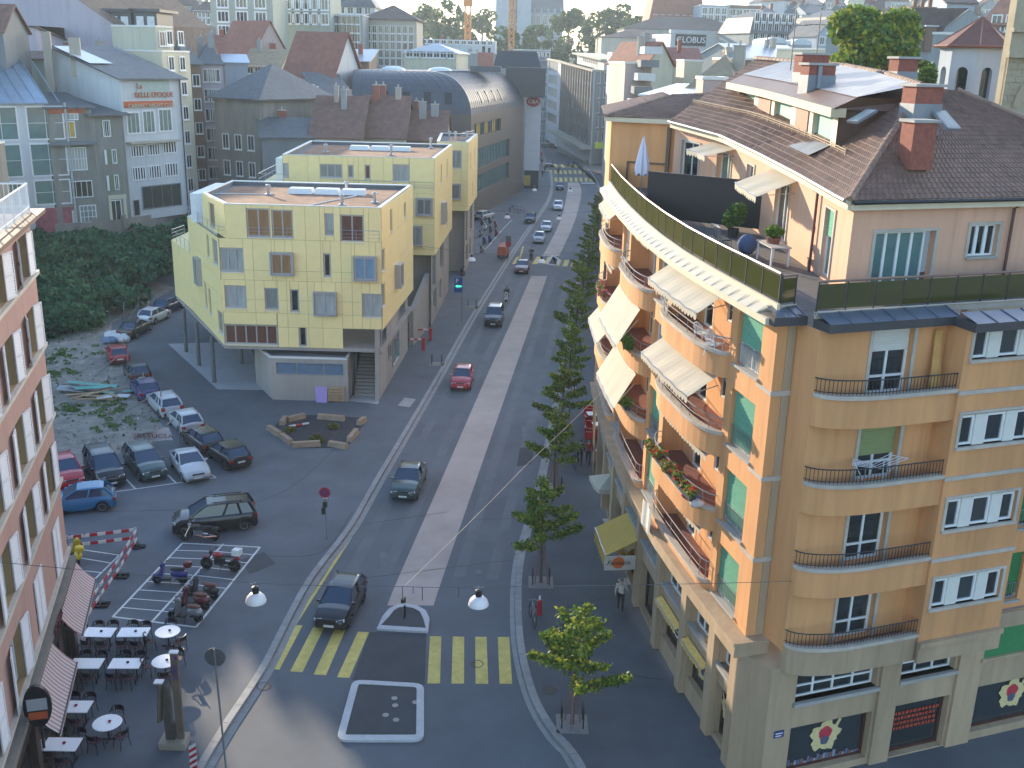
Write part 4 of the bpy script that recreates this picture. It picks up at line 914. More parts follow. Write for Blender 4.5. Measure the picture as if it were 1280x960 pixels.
# cafe terrace
TTOP = M('table_white', (.86, .84, .84), .35, .05, 3); CHR = M('chair_dark', (.028, .018, .022), .5, .2, 5); CSEAT = M('chair_seat', (.10, .035, .04), .6, .2, 5)
def make_table(rnd):
 t = empty('cafe_table')
 m = MB(); (m.lathe([(.52, .72), (.54, .735), (.52, .75)], n=20) if rnd else m.box(-.63, .63, -.38, .38, .72, .75)); put('tabletop', m.mesh('tabletop', smooth=30 if rnd else False), TTOP, t)
 for x in ((0,) if rnd else (-.42, .42)):
  m = MB(); m.tube([(x, 0, .72), (x, 0, .05)], .03, 6); m.beam((x, -.3, .03), (x, .3, .03), .05, .04); (m.beam((x - .3, 0, .03), (x + .3, 0, .03), .05, .04) if rnd else None); put('leg', m.mesh('leg'), CHR, t)
 return t
def make_chair():
 t = empty('cafe_chair'); m = MB(); m.lathe([(.2, .43), (.225, .445), (.2, .46)], n=12); put('seat', m.mesh('seat'), CSEAT, t)
 m = MB(); arc = [(.27 * math.cos(a), .05 + .25 * math.sin(a)) for a in [math.pi * (k / 10) for k in range(11)]]
 m.tube([(x, y, .82 if 2 <= i <= 8 else .68) for i, (x, y) in enumerate(arc)], .022, 5); m.tube([(x, y, .64) for x, y in arc], .016, 5)
 for i in range(2, 9): x, y = arc[i]; m.tube([(x, y, .44), (x, y, .82)], .010, 4)
 m.add([(x, y - .005, .62) for x, y in arc[3:8]] + [(x, y - .005, .8) for x, y in arc[3:8]], [(k, k + 1, 5 + k + 1, 5 + k) for k in range(4)])
 put('backrest', m.mesh('backrest'), CHR, t)
 for x, y in ((-.17, -.16), (.17, -.16), (-.18, .19), (.18, .19)):
  m = MB(); m.tube([(x, y, .44), (x * 1.25, y * 1.25, 0)], .016, 5); put('leg', m.mesh('leg'), CHR, t)
 return t
t_rect, t_round, chair0 = make_table(False), make_table(True), make_chair()
TB = [(124, 790, 0, 'in the back row by the shop wall'), (167, 790, 0, 'in the back row beside the round table'), (209.5, 789, 1, 'at the back next to the moped bays'), (108, 829, 0, 'in the middle row by the awning'), (157, 829, 0, 'in the middle row beside the round table'),
      (206, 826, 1, 'half hidden by the purple lettered stele'), (92, 883, 0, 'in front of the large awning, with a red ashtray'), (134, 903, 1, 'standing alone in the open tarmac'), (77, 930, 0, 'nearest the camera, with a red ashtray')]
sl = lambda q: q.split(', with')[0].replace('standing ', '')
first = {0: t_rect, 1: t_round}; used = set(); cfirst = [chair0]
def place_chair(x, y, rz, lab):
 o = cfirst.pop() if cfirst else dup(chair0, None)
 o.location = (x, y, 0); o.rotation_euler = (0, 0, rz); tag(o, lab, 'chair', 'dark chairs of the cafe terrace')
for px, py, rnd, lab in TB:
 p = at(px, py, .75); rz = R(random.uniform(-2, 4))
 o = first[rnd] if rnd not in used else dup(first[rnd], None); used.add(rnd)
 o.location = (p.x, p.y, 0); o.rotation_euler = (0, 0, rz)
 tag(o, ('round' if rnd else 'rectangular') + ' white cafe table ' + lab, 'table', 'white cafe tables')
 if rnd:
  angs = (200, 330, 90) if py < 800 else ((170, 290, 60) if py < 850 else (80, 250, 330))
  for j, a in enumerate(angs):
   a = R(a + random.uniform(-8, 8)); place_chair(p.x + .72 * math.cos(a), p.y + .72 * math.sin(a), a - math.pi / 2 , 'dark chair %s the round table %s' % (('behind', 'left of', 'right of')[0 if math.sin(a) > .5 else (1 if math.cos(a) < 0 else 2)], sl(lab)))
 else:
  for sx in (-.32, .32):
   for sy in (-1, 1): place_chair(p.x + sx + random.uniform(-.04, .04), p.y + sy * (.58 + random.uniform(-.03, .05)), (0 if sy > 0 else math.pi) + R(random.uniform(-8, 8)), '%s %s chair at the white table %s' % ('left' if sx < 0 else 'right', 'far' if sy > 0 else 'near', sl(lab)))
 if (px, py) != (108, 829):
  red = py > 860; m = MB(); m.lathe([(.05, 0), (.065, .05), (.055, .05), (.045, .015)], n=10)
  q = (p.x + .08, p.y + .03, .752); put('ashtray', m.mesh('ashtray'), M('ashtray_red', (.35, .02, .05), .3, .05, 3) if red else BLACK, None, q, label='%s ashtray on the %s table %s' % ('red' if red else 'black', 'round' if rnd else 'rectangular', lab.split(',')[0]), cat='ashtray', group='ashtrays on the cafe tables')
p = at(100, 800, 0); mbd = empty('menu_board', (p.x, p.y, 0), label='white menu board leaning by the cafe wall next to the back row tables', cat='board')
m = MB(); m.hexa([(-.5, -.3, 0), (.35, -.3, 0), (.35, -.26, 0), (-.5, -.26, 0), (-.5, .05, 1.0), (.35, .05, 1.0), (.35, .09, 1.0), (-.5, .09, 1.0)]); put('panel', m.mesh('panel'), M('menu_white', (.55, .55, .58), .5, .2, 4), mbd)
m = MB(); m.beam((-.45, .1, .95), (-.45, .4, 0), .03, .03); m.beam((.3, .1, .95), (.3, .4, 0), .03, .03); put('stay', m.mesh('stay'), DARKM, mbd)
# red and white barriers
BR, BW = M('barrier_red', (.42, .02, .03), .5, .12, 4), M('barrier_white', (.66, .62, .60), .5, .1, 4)
def barrier(pts, nseg, lab):
 A, B = pts; d = (B - A); L = d.length; u = d.normalized()
 r = empty('barrier', (A.x, A.y, 0), label=lab, cat='barrier', group='red and white site barriers')
 for z in (.52, .98):
  m = MB()
  for i in range(nseg):
   a, b = A + u * (L * i / nseg), A + u * (L * (i + 1) / nseg)
   m.beam((a.x, a.y, z), (b.x, b.y, z), .035, .17, i % 2)
  m.build('board', [BW, BR], r)
 for t in (.03, .97):
  p = A + u * L * t; m = MB(); m.box(p.x - .03, p.x + .03, p.y - .03, p.y + .03, .08, 1.12); m.build('post', STEEL, r)
  m = MB(); m.rbox((p.x, p.y), math.atan2(-u.x, u.y), .75, .32, .0, .1); m.build('foot', RUB, r)
bp = [Vector(g(*q)) for q in ((84, 694), (173, 683), (151, 721), (126, 757), (100, 800))]
barrier((bp[0], bp[1]), 9, 'red and white barrier across the far side of the closed bay'); barrier((bp[1], bp[2]), 5, 'red and white barrier forming the corner by the black feet'); barrier((bp[2], bp[3]), 5, 'red and white barrier in the middle of the closed bay side'); barrier((bp[3], bp[4]), 5, 'red and white barrier ending behind the striped awning')
# info stele, signs, marker post
p = at(219, 930, 0); st = empty('info_stele', (p.x, p.y, 0), label='tall brown stele with purple lettering info standing on a stone base', cat='stele')
STW = M('stele_wood', (.17, .125, .09), .65, .2, 2, grime=.2); STB = M('stele_bronze', (.10, .085, .07), .45, .25, 2)
m = MB(); m.box(-.75, .75, -.55, .5, 0, .32); put('base', m.mesh('base'), M('stele_base', (.33, .28, .22), .8, .15, 2, bump=.2), st)
m = MB(); m.box(.16, .56, -.12, .1, .32, 4.3); put('column', m.mesh('column'), STW, st)
m = MB(); st.scale = (.66, .7, .92); pr = [(-.42, .32), (.1, .32), (.14, .8), (-.04, 1.2), (.0, 2.0), (-.1, 2.8), (-.34, 2.7), (-.45, 1.6)]
m.add([(x, -.22, z) for x, z in pr] + [(x, .1, z) for x, z in pr], [tuple(range(7, -1, -1)), tuple(range(8, 16))] + [(i, (i + 1) % 8, 8 + (i + 1) % 8, 8 + i) for i in range(8)]); put('figure_panel', m.mesh('figure_panel'), STB, st)
m = MB(); m.hexa([(-.85, -.18, 1.1), (-.78, -.24, 1.1), (-.6, .05, 1.1), (-.68, .1, 1.1), (-.62, -.18, 2.95), (-.55, -.24, 2.95), (-.36, .05, 2.95), (-.44, .1, 2.95)]); put('side_panel', m.mesh('side_panel'), STW, st)
m = MB(); m.box(-.84, -.34, -.26, .12, 2.95, 3.0); put('cap', m.mesh('cap'), WHITE, st)
m = MB(); m.box(.12, .60, -.16, .14, 4.3, 4.36); put('cap', m.mesh('cap'), WHITE, st)
textobj('info', .46, M('purple_letter', (.06, .03, .22), .5, .1, 3), st, (.37, -.135, 3.45), (R(90), R(-90), 0), .008)
m = MB(); m.box(.42, .54, -.13, -.121, 4.02, 4.2); put('logo', m.mesh('logo'), MATS['purple_letter'], st)
POLE = M('pole_grey', (.22, .22, .22), .5, .1, 3, metal=.4)
b0 = at(284, 975, 0); sg = empty('road_sign', (b0.x, b0.y, 0), label='round road sign seen from its grey back on a tall pole', cat='sign')
tp_ = atY(246, 796, b0.y); dp = atY(247, 822, b0.y)
m = MB(); m.tube([(b0.x, b0.y, 0), (b0.x + (dp.x - b0.x) * .2, b0.y, dp.z + .35)], .035, 6); m.build('pole', POLE, sg)
m = MB(); m.lathe([(.36, .0), (.36, .03), (.33, .035)], (b0.x + (dp.x - b0.x) * .2, b0.y + .05, dp.z), 20, axis='y'); m.build('sign_disc', M('sign_back', (.10, .10, .105), .5, .1, 3), sg)
q = at(288, 958, 0); vp = empty('marker_post', (q.x - 1.6, q.y + .6, 0), label='red and white striped hazard board on a rubber foot at the kerb', cat='traffic marker')
q = at(243, 968, 0); vp.location = (q.x, q.y, 0)
m = MB()
for k in range(8):
 z = .25 + k * .13; m.hexa([(-.13, -.02, z - .12), (.13, -.02, z + .06), (.13, .02, z + .06), (-.13, .02, z - .12), (-.13, -.02, z + .01), (.13, -.02, z + .19), (.13, .02, z + .19), (-.13, .02, z + .01)], k % 2)
put('board', m.mesh('board'), [BR, BW], vp); m = MB(); m.box(-.4, .4, -.2, .2, 0, .11); m.box(-.2, .2, -.12, .12, .11, .18); put('foot', m.mesh('foot'), RUB, vp)
m = MB(); m.tube([(0, 0, .1), (0, 0, 1.5)], .02, 5); put('stem', m.mesh('stem'), STEEL, vp)
q = at(408, 674, 0); ns = empty('no_parking_sign', (q.x, q.y, 0), label='red round no parking sign on a pole with a small lantern by the kerb', cat='sign')
m = MB(); m.tube([(0, 0, 0), (0, 0, 2.9)], .03, 6); put('pole', m.mesh('pole'), POLE, ns)
m = MB(); m.lathe([(.3, 0), (.3, .02)], (0, -.05, 2.75), 18, axis='y'); put('sign_disc', m.mesh('sign_disc'), M('sign_red', (.36, .02, .04), .5, .05, 3), ns)
m = MB(); m.lathe([(.21, 0), (.21, .012)], (0, -.06, 2.75), 18, axis='y'); put('sign_face', m.mesh('sign_face'), M('sign_dkblue', (.16, .03, .12), .5, .05, 3), ns)
m = MB(); m.beam((-.17, -.065, 2.92), (.17, -.065, 2.58), .05, .01); put('slash', m.mesh('slash'), MATS['sign_red'], ns)
m = MB(); m.box(-.12, .1, -.12, .1, 1.9, 2.2); m.box(-.2, -.02, -.1, .1, 1.5, 1.85); put('lantern', m.mesh('lantern'), DARKM, ns)
m = MB(); m.box(-.1, .12, -.13, .09, 2.24, 2.42); put('plate', m.mesh('plate'), STEEL, ns)
# pale yellow panelled apartment blocks
YEL = M('yellow_panel', (.90, .70, .31), .5, .06, 1.5, rnd=.025, spec=.4)
YJ = M('panel_joint', (.34, .29, .17), .8, .1, 3)
CON2 = M('fair_concrete', (.36, .315, .275), .85, .12, .8, grime=.18, bump=.12, streak=True)
ALU = M('aluminium_frame', (.40, .385, .38), .45, .08, 3, metal=.3)
PARA = M('parapet_cap', (.70, .68, .62), .45, .08, 3)
GRROOF = M('gravel_roof', (.26, .14, .085), .95, .4, 1.2, bump=.6, grime=.35, bsc=20)
CURT = M('orange_curtain', (.30, .15, .05), .6, .25, 3, streak=True); CURB = M('blue_curtain', (.16, .27, .36), .6, .2, 3, streak=True); BRNW = M('brown_glass', (.13, .05, .03), .3, .3, 2, streak=True)
def panels(F, s0, s1, z0, z1, holes, parent, cols, rows=None, name='panel'):
 """Backing wall with joints showing between separate cladding panels; panels are cut round the openings."""
 mb = MB(); fwall(mb, F, s0, s1, z0, z1, [(*h[:4], .16) for h in holes], .16, 0, 1, 0); mb.build('wall', [YEL, YJ], parent)
 zs = rows or [z0, z1]
 for za, zb in zip(zs[:-1], zs[1:]):
  hz_ = sorted(h for h in holes if h[2] < zb - .05 and h[3] > za + .05)
  xs = sorted({s0, s1, *[c for c in cols if s0 < c < s1]}); free = []
  for a, b in zip(xs[:-1], xs[1:]):
   seg = [(a, b)]
   for h in hz_:
    ns_ = []
    for p, q in seg:
     if h[1] <= p or h[0] >= q: ns_.append((p, q)); continue
     if h[0] > p: ns_.append((p, h[0]))
     if h[1] < q: ns_.append((h[1], q))
     if h[2] > za + .05: free.append((max(p, h[0]), min(q, h[1]), za, h[2]))
     if h[3] < zb - .05: free.append((max(p, h[0]), min(q, h[1]), h[3], zb))
    seg = ns_
   free += [(p, q, za, zb) for p, q in seg]
  for p, q, c, d in free:
   if q - p < .08 or d - c < .06: continue
   w, h = q - p - .022, d - c - .022; k = ('panel', round(w, 3), round(h, 3))
   if k not in WCACHE: WCACHE[k] = MB().box(-w / 2, w / 2, -.03, .02, 0, h).mesh('panel')
   put(name, WCACHE[k], YEL, parent, lofs(parent, F.pt((p + q) / 2, .015, c + .011)), F.ang((p + q) / 2))
def boxwin(F, s0, s1, z0, z1, parent, nx, pane, out=.0):
 o = window(F, s0 + .02, s1 - .02, z0 + .02, z1 - .02, parent, -.1 + out, nx, 1, ALU, pane, fw=.09, bar=.1)
 w, h = s1 - s0, z1 - z0
 if out > .1:
  k = ('boxwin', round(w, 2), round(h, 2), out)
  if k not in WCACHE:
   m = MB(); t = .09
   m.box(-w / 2 - t, -w / 2, -.12, out, -t, h + t); m.box(w / 2, w / 2 + t, -.12, out, -t, h + t); m.box(-w / 2, w / 2, -.12, out, -t, 0); m.box(-w / 2, w / 2, -.12, out, h, h + t); WCACHE[k] = m.mesh('window_box')
  put('window_box', WCACHE[k], ALU, o, (0, 0, -.02))
 else:
  k = ('ysill', round(w, 2))
  if k not in WCACHE: WCACHE[k] = MB().box(-w / 2 - .03, w / 2 + .03, -.22, .0, -.07, -.022).mesh('sill')
  put('sill', WCACHE[k], PARA, o)
 return o
def roofsheet(poly, z, parent, mat): mb = MB(); mb.add([(x, y, z) for x, y in poly], [tuple(range(len(poly)))]); return mb.build('roof_gravel', mat, parent)
def flatroof(poly, z, parent, h=.35, wd=.35, mat=None):
 inn = inset(poly, wd); n = len(poly)
 for i in range(n):
  j = (i + 1) % n; mb = MB(); mb.hexa([(*poly[i], z - .07), (*poly[j], z - .07), (*inn[j], z - .07), (*inn[i], z - .07), (*poly[i], z + .02), (*poly[j], z + .02), (*inn[j], z), (*inn[i], z)]); mb.build('parapet', PARA, parent)
 mb = MB()
 for i in range(n): j = (i + 1) % n; mb.quad((*inn[i], z - .06), (*inn[j], z - .06), (*inn[j], z - h - .02), (*inn[i], z - h - .02))
 mb.add([(x, y, z - h - .01) for x, y in inn], [tuple(range(n))]); mb.build('roof_border', M('roof_border_grey', (.13, .135, .145), .9, .25, 2), parent)
 roofsheet(inset(poly, wd + .9), z - h + .01, parent, mat or GRROOF)
def domelight(p, n, parent, w=2.0, l=1.25):
 for k in range(n):
  m = MB(); x0, y0 = p[0] + k * (w + .12), p[1]
  m.hexa([(x0, y0, p[2]), (x0 + w, y0, p[2]), (x0 + w, y0 + l, p[2]), (x0, y0 + l, p[2]), (x0 + .1, y0 + .1, p[2] + .42), (x0 + w - .1, y0 + .1, p[2] + .42), (x0 + w - .1, y0 + l - .1, p[2] + .42), (x0 + .1, y0 + l - .1, p[2] + .42)])
  m.build('roof_light', M('milky_dome', (.72, .72, .70), .3, .05, 3), parent)
def vent(p, parent, h=.7, r=.12):
 m = MB(); m.lathe([(r, 0), (r, h), (r * 1.7, h), (r * 1.7, h + .12), (r * .4, h + .2)], p, 8); m.lathe([(r * 2.4, 0), (r * 2.4, .12), (r, .2)], p, 8); m.build('roof_vent', STEEL, parent)
# --- front block
Y1 = empty('apartment_building', (-15, 74.5, 0), label='front pale yellow panelled apartment block on a concrete podium beside the street', cat='building', group='yellow panelled apartment blocks')
F1 = Fac([(-21.6, 74.5), (-9.75, 74.5)], -1); X0 = -21.6
S1 = Fac([(-9.75, 74.5), (-8.9, 88.6)], -1)
C1 = Fac([(-26.9, 84.5), (-21.6, 74.5)], -1)
C1r = Fac([(-24.3, 80.2), (-21.0, 74.5)], -1)
def fx(px, z=9.0): return atY(px, 340, 74.5).x - X0
LV = [4.0, 5.55, 6.55, 8.95, 9.75, 12.0]
def s_(px): return atY(px, 350, 74.5).x - X0
def z_(py, px=380): return atY(px, py, 74.5).z
ZT = 14.55
top = [(s_(312), s_(341), z_(298), z_(262)), (s_(343), s_(369), z_(298), z_(263)), (s_(408), s_(419), z_(293), z_(266)), (s_(427), s_(456), z_(301), z_(267))]
fl3 = [(.05, s_(306), z_(342), z_(312)), (s_(341), s_(367), z_(343), z_(317)), (s_(405), s_(414), z_(345), z_(316)), (s_(444), s_(470), z_(347), z_(319))]
fl2 = [(s_(280), s_(307), z_(387), z_(359)), (s_(330), s_(347), z_(388), z_(361)), (s_(362), s_(373), z_(390), z_(362)), (s_(393), s_(419), z_(392), z_(365)), (s_(452), 11.8, z_(394), z_(365))]
fl1 = [(.05, s_(344), z_(430, 300), z_(405, 300)), (s_(371), s_(381), z_(433), z_(408))]
rows = [3.95, 4.62, 6.95, 7.55, 9.75, 10.35, 12.1, ZT - .05]
cols = [s_(q) for q in (318, 345, 358, 384, 402, 427, 440, 462)]
panels(F1, 0, s_(427), 3.95, 5.5, [h for h in fl1], Y1, cols, [3.95, 5.5])
panels(F1, 0, 11.85, 5.5, 12.05, [(h[0], h[1], max(h[2], 5.5) if h in fl1 else h[2], h[3]) for h in fl1 if h[3] > 5.6] + fl2 + fl3, Y1, cols, [5.5, 6.55, 7.55, 9.0, 9.75, 12.05])
panels(F1, .6, 11.85, 12.05, ZT - .05, top, Y1, cols, [12.05, ZT - .05])
for h, n, p in zip(top, (2, 2, 1, 2), (CURT, CURT, GLASSB, BRNW)): boxwin(F1, *h, Y1, n, p)
for h, n, p, o_ in zip(fl3, (3, 2, 1, 2), (GLASSB, CURT, GLASS, CURB), (0, .35, 0, .4)): boxwin(F1, *h, Y1, n, p, o_)
for h, n, p, o_ in zip(fl2, (2, 1, 1, 2, 2), (GLASSB, GLASSB, GLASS, GLASSB, GLASSB), (0, 0, 0, .35, 0)): boxwin(F1, *h, Y1, n, p, o_)
boxwin(F1, *fl1[0], Y1, 5, BRNW); boxwin(F1, *fl1[1], Y1, 1, GLASS)
ch = [(7.2, 8.0, 10.0, 11.7), (9.2, 10.9, 9.9, 11.75), (3.2, 4.4, 7.2, 9.2), (5.2, 6.0, 5.6, 7.6), (6.6, 7.4, 5.4, 7.4), (9.6, 11.2, 4.7, 6.4)]
panels(C1, 0, C1.len, 4.0, 12.05, ch, Y1, [2.8, 5.6, 8.4], [4.0, 5.2, 6.55, 7.75, 9.0, 9.75, 12.05])
for h, o_ in zip(ch, (0, 0, .4, 0, 0, 0)): boxwin(C1, *h, Y1, 1 if h[1] - h[0] < 1.3 else 2, GLASSB, o_)
panels(C1r, 0, C1r.len, 12.05, ZT - .05, [(2.0, 3.6, 12.3, 14.1)], Y1, [3.9], [12.05, ZT - .05]); boxwin(C1r, 2.0, 3.6, 12.3, 14.1, Y1, 2, CURT)
sh = [(3.4, 4.3, 12.2, 13.9), (9.6, 10.5, 12.4, 13.6), (.05, 1.0, 9.85, 11.5), (.05, 1.0, 7.2, 8.9), (5.2, 6.4, 7.6, 9.3)]
panels(S1, 0, S1.len, 5.5, ZT - .05, sh, Y1, [3.5, 7, 10.5], [5.5, 6.55, 7.55, 9.0, 9.75, 12.05, ZT - .05])
for h, o_ in zip(sh, (0, 0, 0, 0, .5)): boxwin(S1, *h, Y1, 1, GLASSB, o_)
flatroof([(-24.3, 80.2), (-21.0, 74.5), (-9.75, 74.5), (-9.0, 88.6), (-24.2, 88.6)], ZT, Y1)
domelight((-18.4, 83.4, ZT - .33), 3, Y1)
for q in ((-10.8, 79), (-13.0, 77.2), (-19.6, 82), (-14, 85.5)): vent((*q, ZT - .34), Y1)
mb = MB(); mb.tube([(-24, 82, ZT - .3), (-19.2, 82.4, ZT - .3)], .05, 5); mb.tube([(-12.8, 83, ZT - .3), (-15.5, 76.5, ZT - .3)], .05, 5); mb.build('roof_cable', PARA, Y1)
mb = MB(); mb.prism([(-26.9, 84.5), (-24.3, 80.2), (-22.2, 76.2), (-22, 88.5), (-26.5, 88.5)], 11.6, 12.06); mb.quad((-26.9, 84.5, 4.0), (-26.9, 84.5, 12.05), (-26.5, 96, 12.05), (-26.5, 96, 4.0)); mb.build('terrace', PARA, Y1)
mb = MB(); mb.box(-25.6, -24.4, 81.3, 88.6, 12.05, 14.3); mb.build('screen_wall', WHITE, Y1)
def ralu(pts, h, parent, n=3):
 mb = MB()
 for k in range(n): mb.tube([(p[0], p[1], p[2] + h * (k + 1) / n) for p in pts], .022 if k == n - 1 else .012, 4)
 for a, b in zip(pts[:-1], pts[1:]):
  L = (Vector(b) - Vector(a)).length; m_ = max(1, int(L / 1.6))
  for i in range(m_ + 1): q = Vector(a).lerp(Vector(b), i / m_); mb.tube([q, q + Vector((0, 0, h))], .018, 4)
 mb.build('railing', STEEL, parent)
ralu([(-26.8, 84.4, 12.05), (-21.6, 74.6, 12.05), (-9.9, 74.45, 12.05)], .8, Y1)
ralu([(-30, 93, 9.0), (-30.3, 90.5, 9.0), (-27, 84.6, 9.0)], .9, Y1)
mb = MB(); mb.prism([(-30.4, 90.5), (-26.9, 84.5), (-26.5, 96), (-30.2, 96)], 4.0, 9.0); mb.build('wing', YEL, Y1)
mb = MB(); mb.prism([(-30.3, 90.4), (-21.6, 74.55), (-9.8, 74.55), (-8.95, 88.5), (-26, 96)], 3.7, 3.97); mb.build('soffit', CON2, Y1)
for px, py in ((233, 440), (249, 457), (268, 478), (302, 455)):
 p = at(px, py, 0); mb = MB(); mb.tube([(p.x, p.y, 0), (p.x, p.y, 3.75)], .17, 8); mb.build('column', M('column_grey', (.12, .12, .125), .6, .1, 3), Y1)
pod = [g(345, 500), g(330, 482), (-21.5, 80), (-9.0, 88.4), (-12.2, 76.6), (-12.3, 73.9)]
def pquad(a, b, z0, z1, mat, name): mb = MB(); mb.quad((*a, z0), (*b, z0), (*b, z1), (*a, z1)); return mb.build(name, mat, Y1)
pz = 3.35; PA, PBp, PC = Vector((-18.0, 73.8)), Vector((-12.3, 73.8)), Vector((-12.3, 88)); PD = Vector((-20.2, 77.6))
PFc = Fac([PA, PBp], -1); mb = MB(); fwall(mb, PFc, 0, PFc.len, 0, pz, [(.35, PFc.len - .3, 2.0, 2.95)], .15); mb.build('podium_wall', CON2, Y1)
for a, b in ((.37, 1.9), (1.92, 3.9), (3.92, PFc.len - .32)): window(PFc, a, b, 2.02, 2.93, Y1, -.1, 1, 1, ALU, M('blue_glass', (.13, .19, .26), .2, .15, 2, spec=.8), fw=.03)
pquad(PA, PD, 0, pz, CON2, 'podium_wall'); PFs = Fac([PBp, PC], -1); mb = MB(); fwall(mb, PFs, 0, PFs.len, 0, pz, [(.6, 1.7, .02, 2.3), (2.2, 4.4, .02, 2.6)], .2); mb.build('podium_wall', CON2, Y1)
window(PFs, .62, 1.68, .04, 2.28, Y1, -.15, 1, 1, ALU, BRNW, name='door'); window(PFs, 2.22, 4.38, .04, 2.58, Y1, -.15, 2, 1, ALU, GLASS)
mb = MB(); mb.quad((PA.x, PA.y, pz - .12), (PBp.x, PBp.y, pz - .12), (PBp.x, 75, pz - .12), (-19.2, 76, pz - .12)); mb.build('podium_roof', M('podium_slab', (.27, .28, .31), .7, .15, 1.2), Y1)
mb = MB(); mb.beam((PA.x, PA.y + .1, pz - .02), (PBp.x, PBp.y + .1, pz - .02), .22, .12); mb.beam((PBp.x - .1, PBp.y, pz - .02), (PBp.x - .1, 75.5, pz - .02), .2, .12); mb.beam((PA.x, PA.y, pz - .02), (-19.5, 76.3, pz - .02), .2, .12); mb.build('podium_edge', PARA, Y1)
for k in range(18): mb = MB(); mb.box(-12.1, -10.35, 75.2 + k * .3, 81, k * .2, (k + 1) * .2); mb.build('stair_step', CON2, Y1)
mb = MB(); mb.hexa([(-10.35, 74.2, 0), (-10.05, 74.2, 0), (-9.35, 88.4, 0), (-9.65, 88.4, 0), (-10.35, 74.6, 5.5), (-10.05, 74.6, 5.5), (-9.35, 88.4, 5.5), (-9.65, 88.4, 5.5)]); mb.build('street_wall', CON2, Y1)
SW1 = Fac([(-10.03, 74.25), (-9.33, 88.4)], -1)
for a, b, c, d in ((1.0, 3.2, 3.4, 5.2), (4.2, 5.2, 2.0, 3.2), (6.0, 9.2, .9, 3.2), (9.4, 12.5, 3.7, 5.3)): window(SW1, a, b, c, d, Y1, .03, 1, 1, ALU, GLASSG if c < 1 else GLASS, fw=.08)
sheet('forecourt_slab', [g(210, 430), g(272, 487), g(333, 488), (-19.5, 78), (-24, 90)], .02, M('pale_slab', (.36, .36, .36), .8, .12, 1.0), kind='structure')
sheet('forecourt_slab', [(-12.3, 73.9), (-10.0, 73.3), (-10.1, 75.3), (-12.2, 75.3)], .02, MATS['pale_slab'], kind='structure')
# --- middle and rear blocks
def yblock(lab, xl, xr, y0, y1, xr2, z0, z1, wf, ws, dome, xl2=None, mid=None):
 r = empty('apartment_building', ((xl + xr) / 2, y0, 0), label=lab, cat='building', group='yellow panelled apartment blocks')
 F = Fac([(xl, y0), (xr, y0)], -1); G = Fac([(xr, y0), (xr2, y1)], -1)
 L = F.len; rws = [z0, z0 + .6, z0 + 2.9, z0 + 3.5, z0 + 5.8, z0 + 6.4, z1 - .05] if z1 - z0 > 7 else [z0, z0 + .6, z0 + 2.9, z1 - .05]
 panels(F, 0, L, z0, z1 - .05, [h[:4] for h in wf], r, [L * k / 6 for k in range(1, 6)] if L > 5 else [L / 2], rws)
 for h in wf: boxwin(F, *h[:4], r, h[4], h[5], h[6])
 panels(G, 0, G.len, z0, z1 - .05, [h[:4] for h in ws], r, [G.len * k / 4 for k in range(1, 4)], rws)
 for h in ws: boxwin(G, *h[:4], r, h[4], h[5], h[6])
 P_ = [(xl, y0), (xr, y0), (xr2, y1), (xl2 or xl - .6, y1)]
 flatroof(P_, z1, r)
 mb = MB(); mb.quad((xl, y0, 0), (xl2 or xl - .6, y1, 0), (xl2 or xl - .6, y1, z1 - .05), (xl, y0, z1 - .05)); mb.build('wall', YEL, r)
 H_ = Fac([(xl, y0 + 1.6), (xr - .35, y0 + 1.6)], -1); mb = MB(); fwall(mb, H_, 0, H_.len, 0, z0, [(H_.len - 5, H_.len - 2.2, 3.6, z0 - .1)] if H_.len > 6 else [], .3); mb.build('lower_wall', CON2, r)
 K_ = Fac([(xr - .3, y0 + .2), (xr2 - .3, y1)], -1); mb = MB(); fwall(mb, K_, 0, K_.len, 0, z0, [(1.2, 3.8, 3.4, z0 - .4), (1.8, 4.6, .9, 3.0), (7, 9, .9, 3.0), (7.5, 11, 3.8, z0 - .3)], .3); mb.build('lower_wall', CON2, r)
 for a, b, c, d in ((1.2, 3.8, 3.4, z0 - .4), (1.8, 4.6, .9, 3.0), (7, 9, .9, 3.0), (7.5, 11, 3.8, z0 - .3)): window(K_, a + .02, b - .02, c + .02, d - .02, r, -.22, 1, 1, ALU, GLASSG, fw=.08)
 mb = MB(); mb.quad((xl, y0, z0), (xr, y0, z0), (xr2, y1, z0), (xl, y1, z0)); mb.build('soffit', CON2, r)
 return r
L2 = 13.9
def s2(px): return atY(px, 215, 97).x + 21.75
def z2(py, px=520): return atY(px, py, 97).z
Y2 = yblock('middle pale yellow panelled apartment block with a brown gravel roof', -21.75, -7.7, 97, 113.5, -7.1, 7.0, 16.05,
 [(s2(354), s2(361), z2(222, 357), z2(204, 357), 1, GLASSB, 0), (s2(400), s2(428), z2(222, 412), z2(205, 412), 3, GLASSB, 0), (s2(435), s2(442), z2(222, 438), z2(206, 438), 1, GLASSB, 0), (s2(456), s2(463), z2(224, 460), z2(206, 460), 1, BRNW, 0), (s2(491), s2(512), z2(227), z2(206), 2, GLASSB, 0), (s2(521), s2(540), z2(268), z2(248), 2, GLASSB, .35), (s2(511), s2(527), z2(306), z2(283), 2, GLASSB, .35)],
 [(5, 6, 13.2, 15, 1, GLASSB, 0), (10.5, 11.5, 13.2, 15, 1, GLASSB, 0), (5.5, 6.6, 9.2, 11.2, 1, GLASSB, .5), (11, 12, 8, 9.6, 1, GLASSB, 0)], True)
domelight((-17.2, 107.2, 15.72), 3, Y2); vent((-9.2, 111, 15.7), Y2, 1.0); vent((-12.3, 102, 15.7), Y2, .9); vent((-18.9, 103.5, 15.7), Y2)
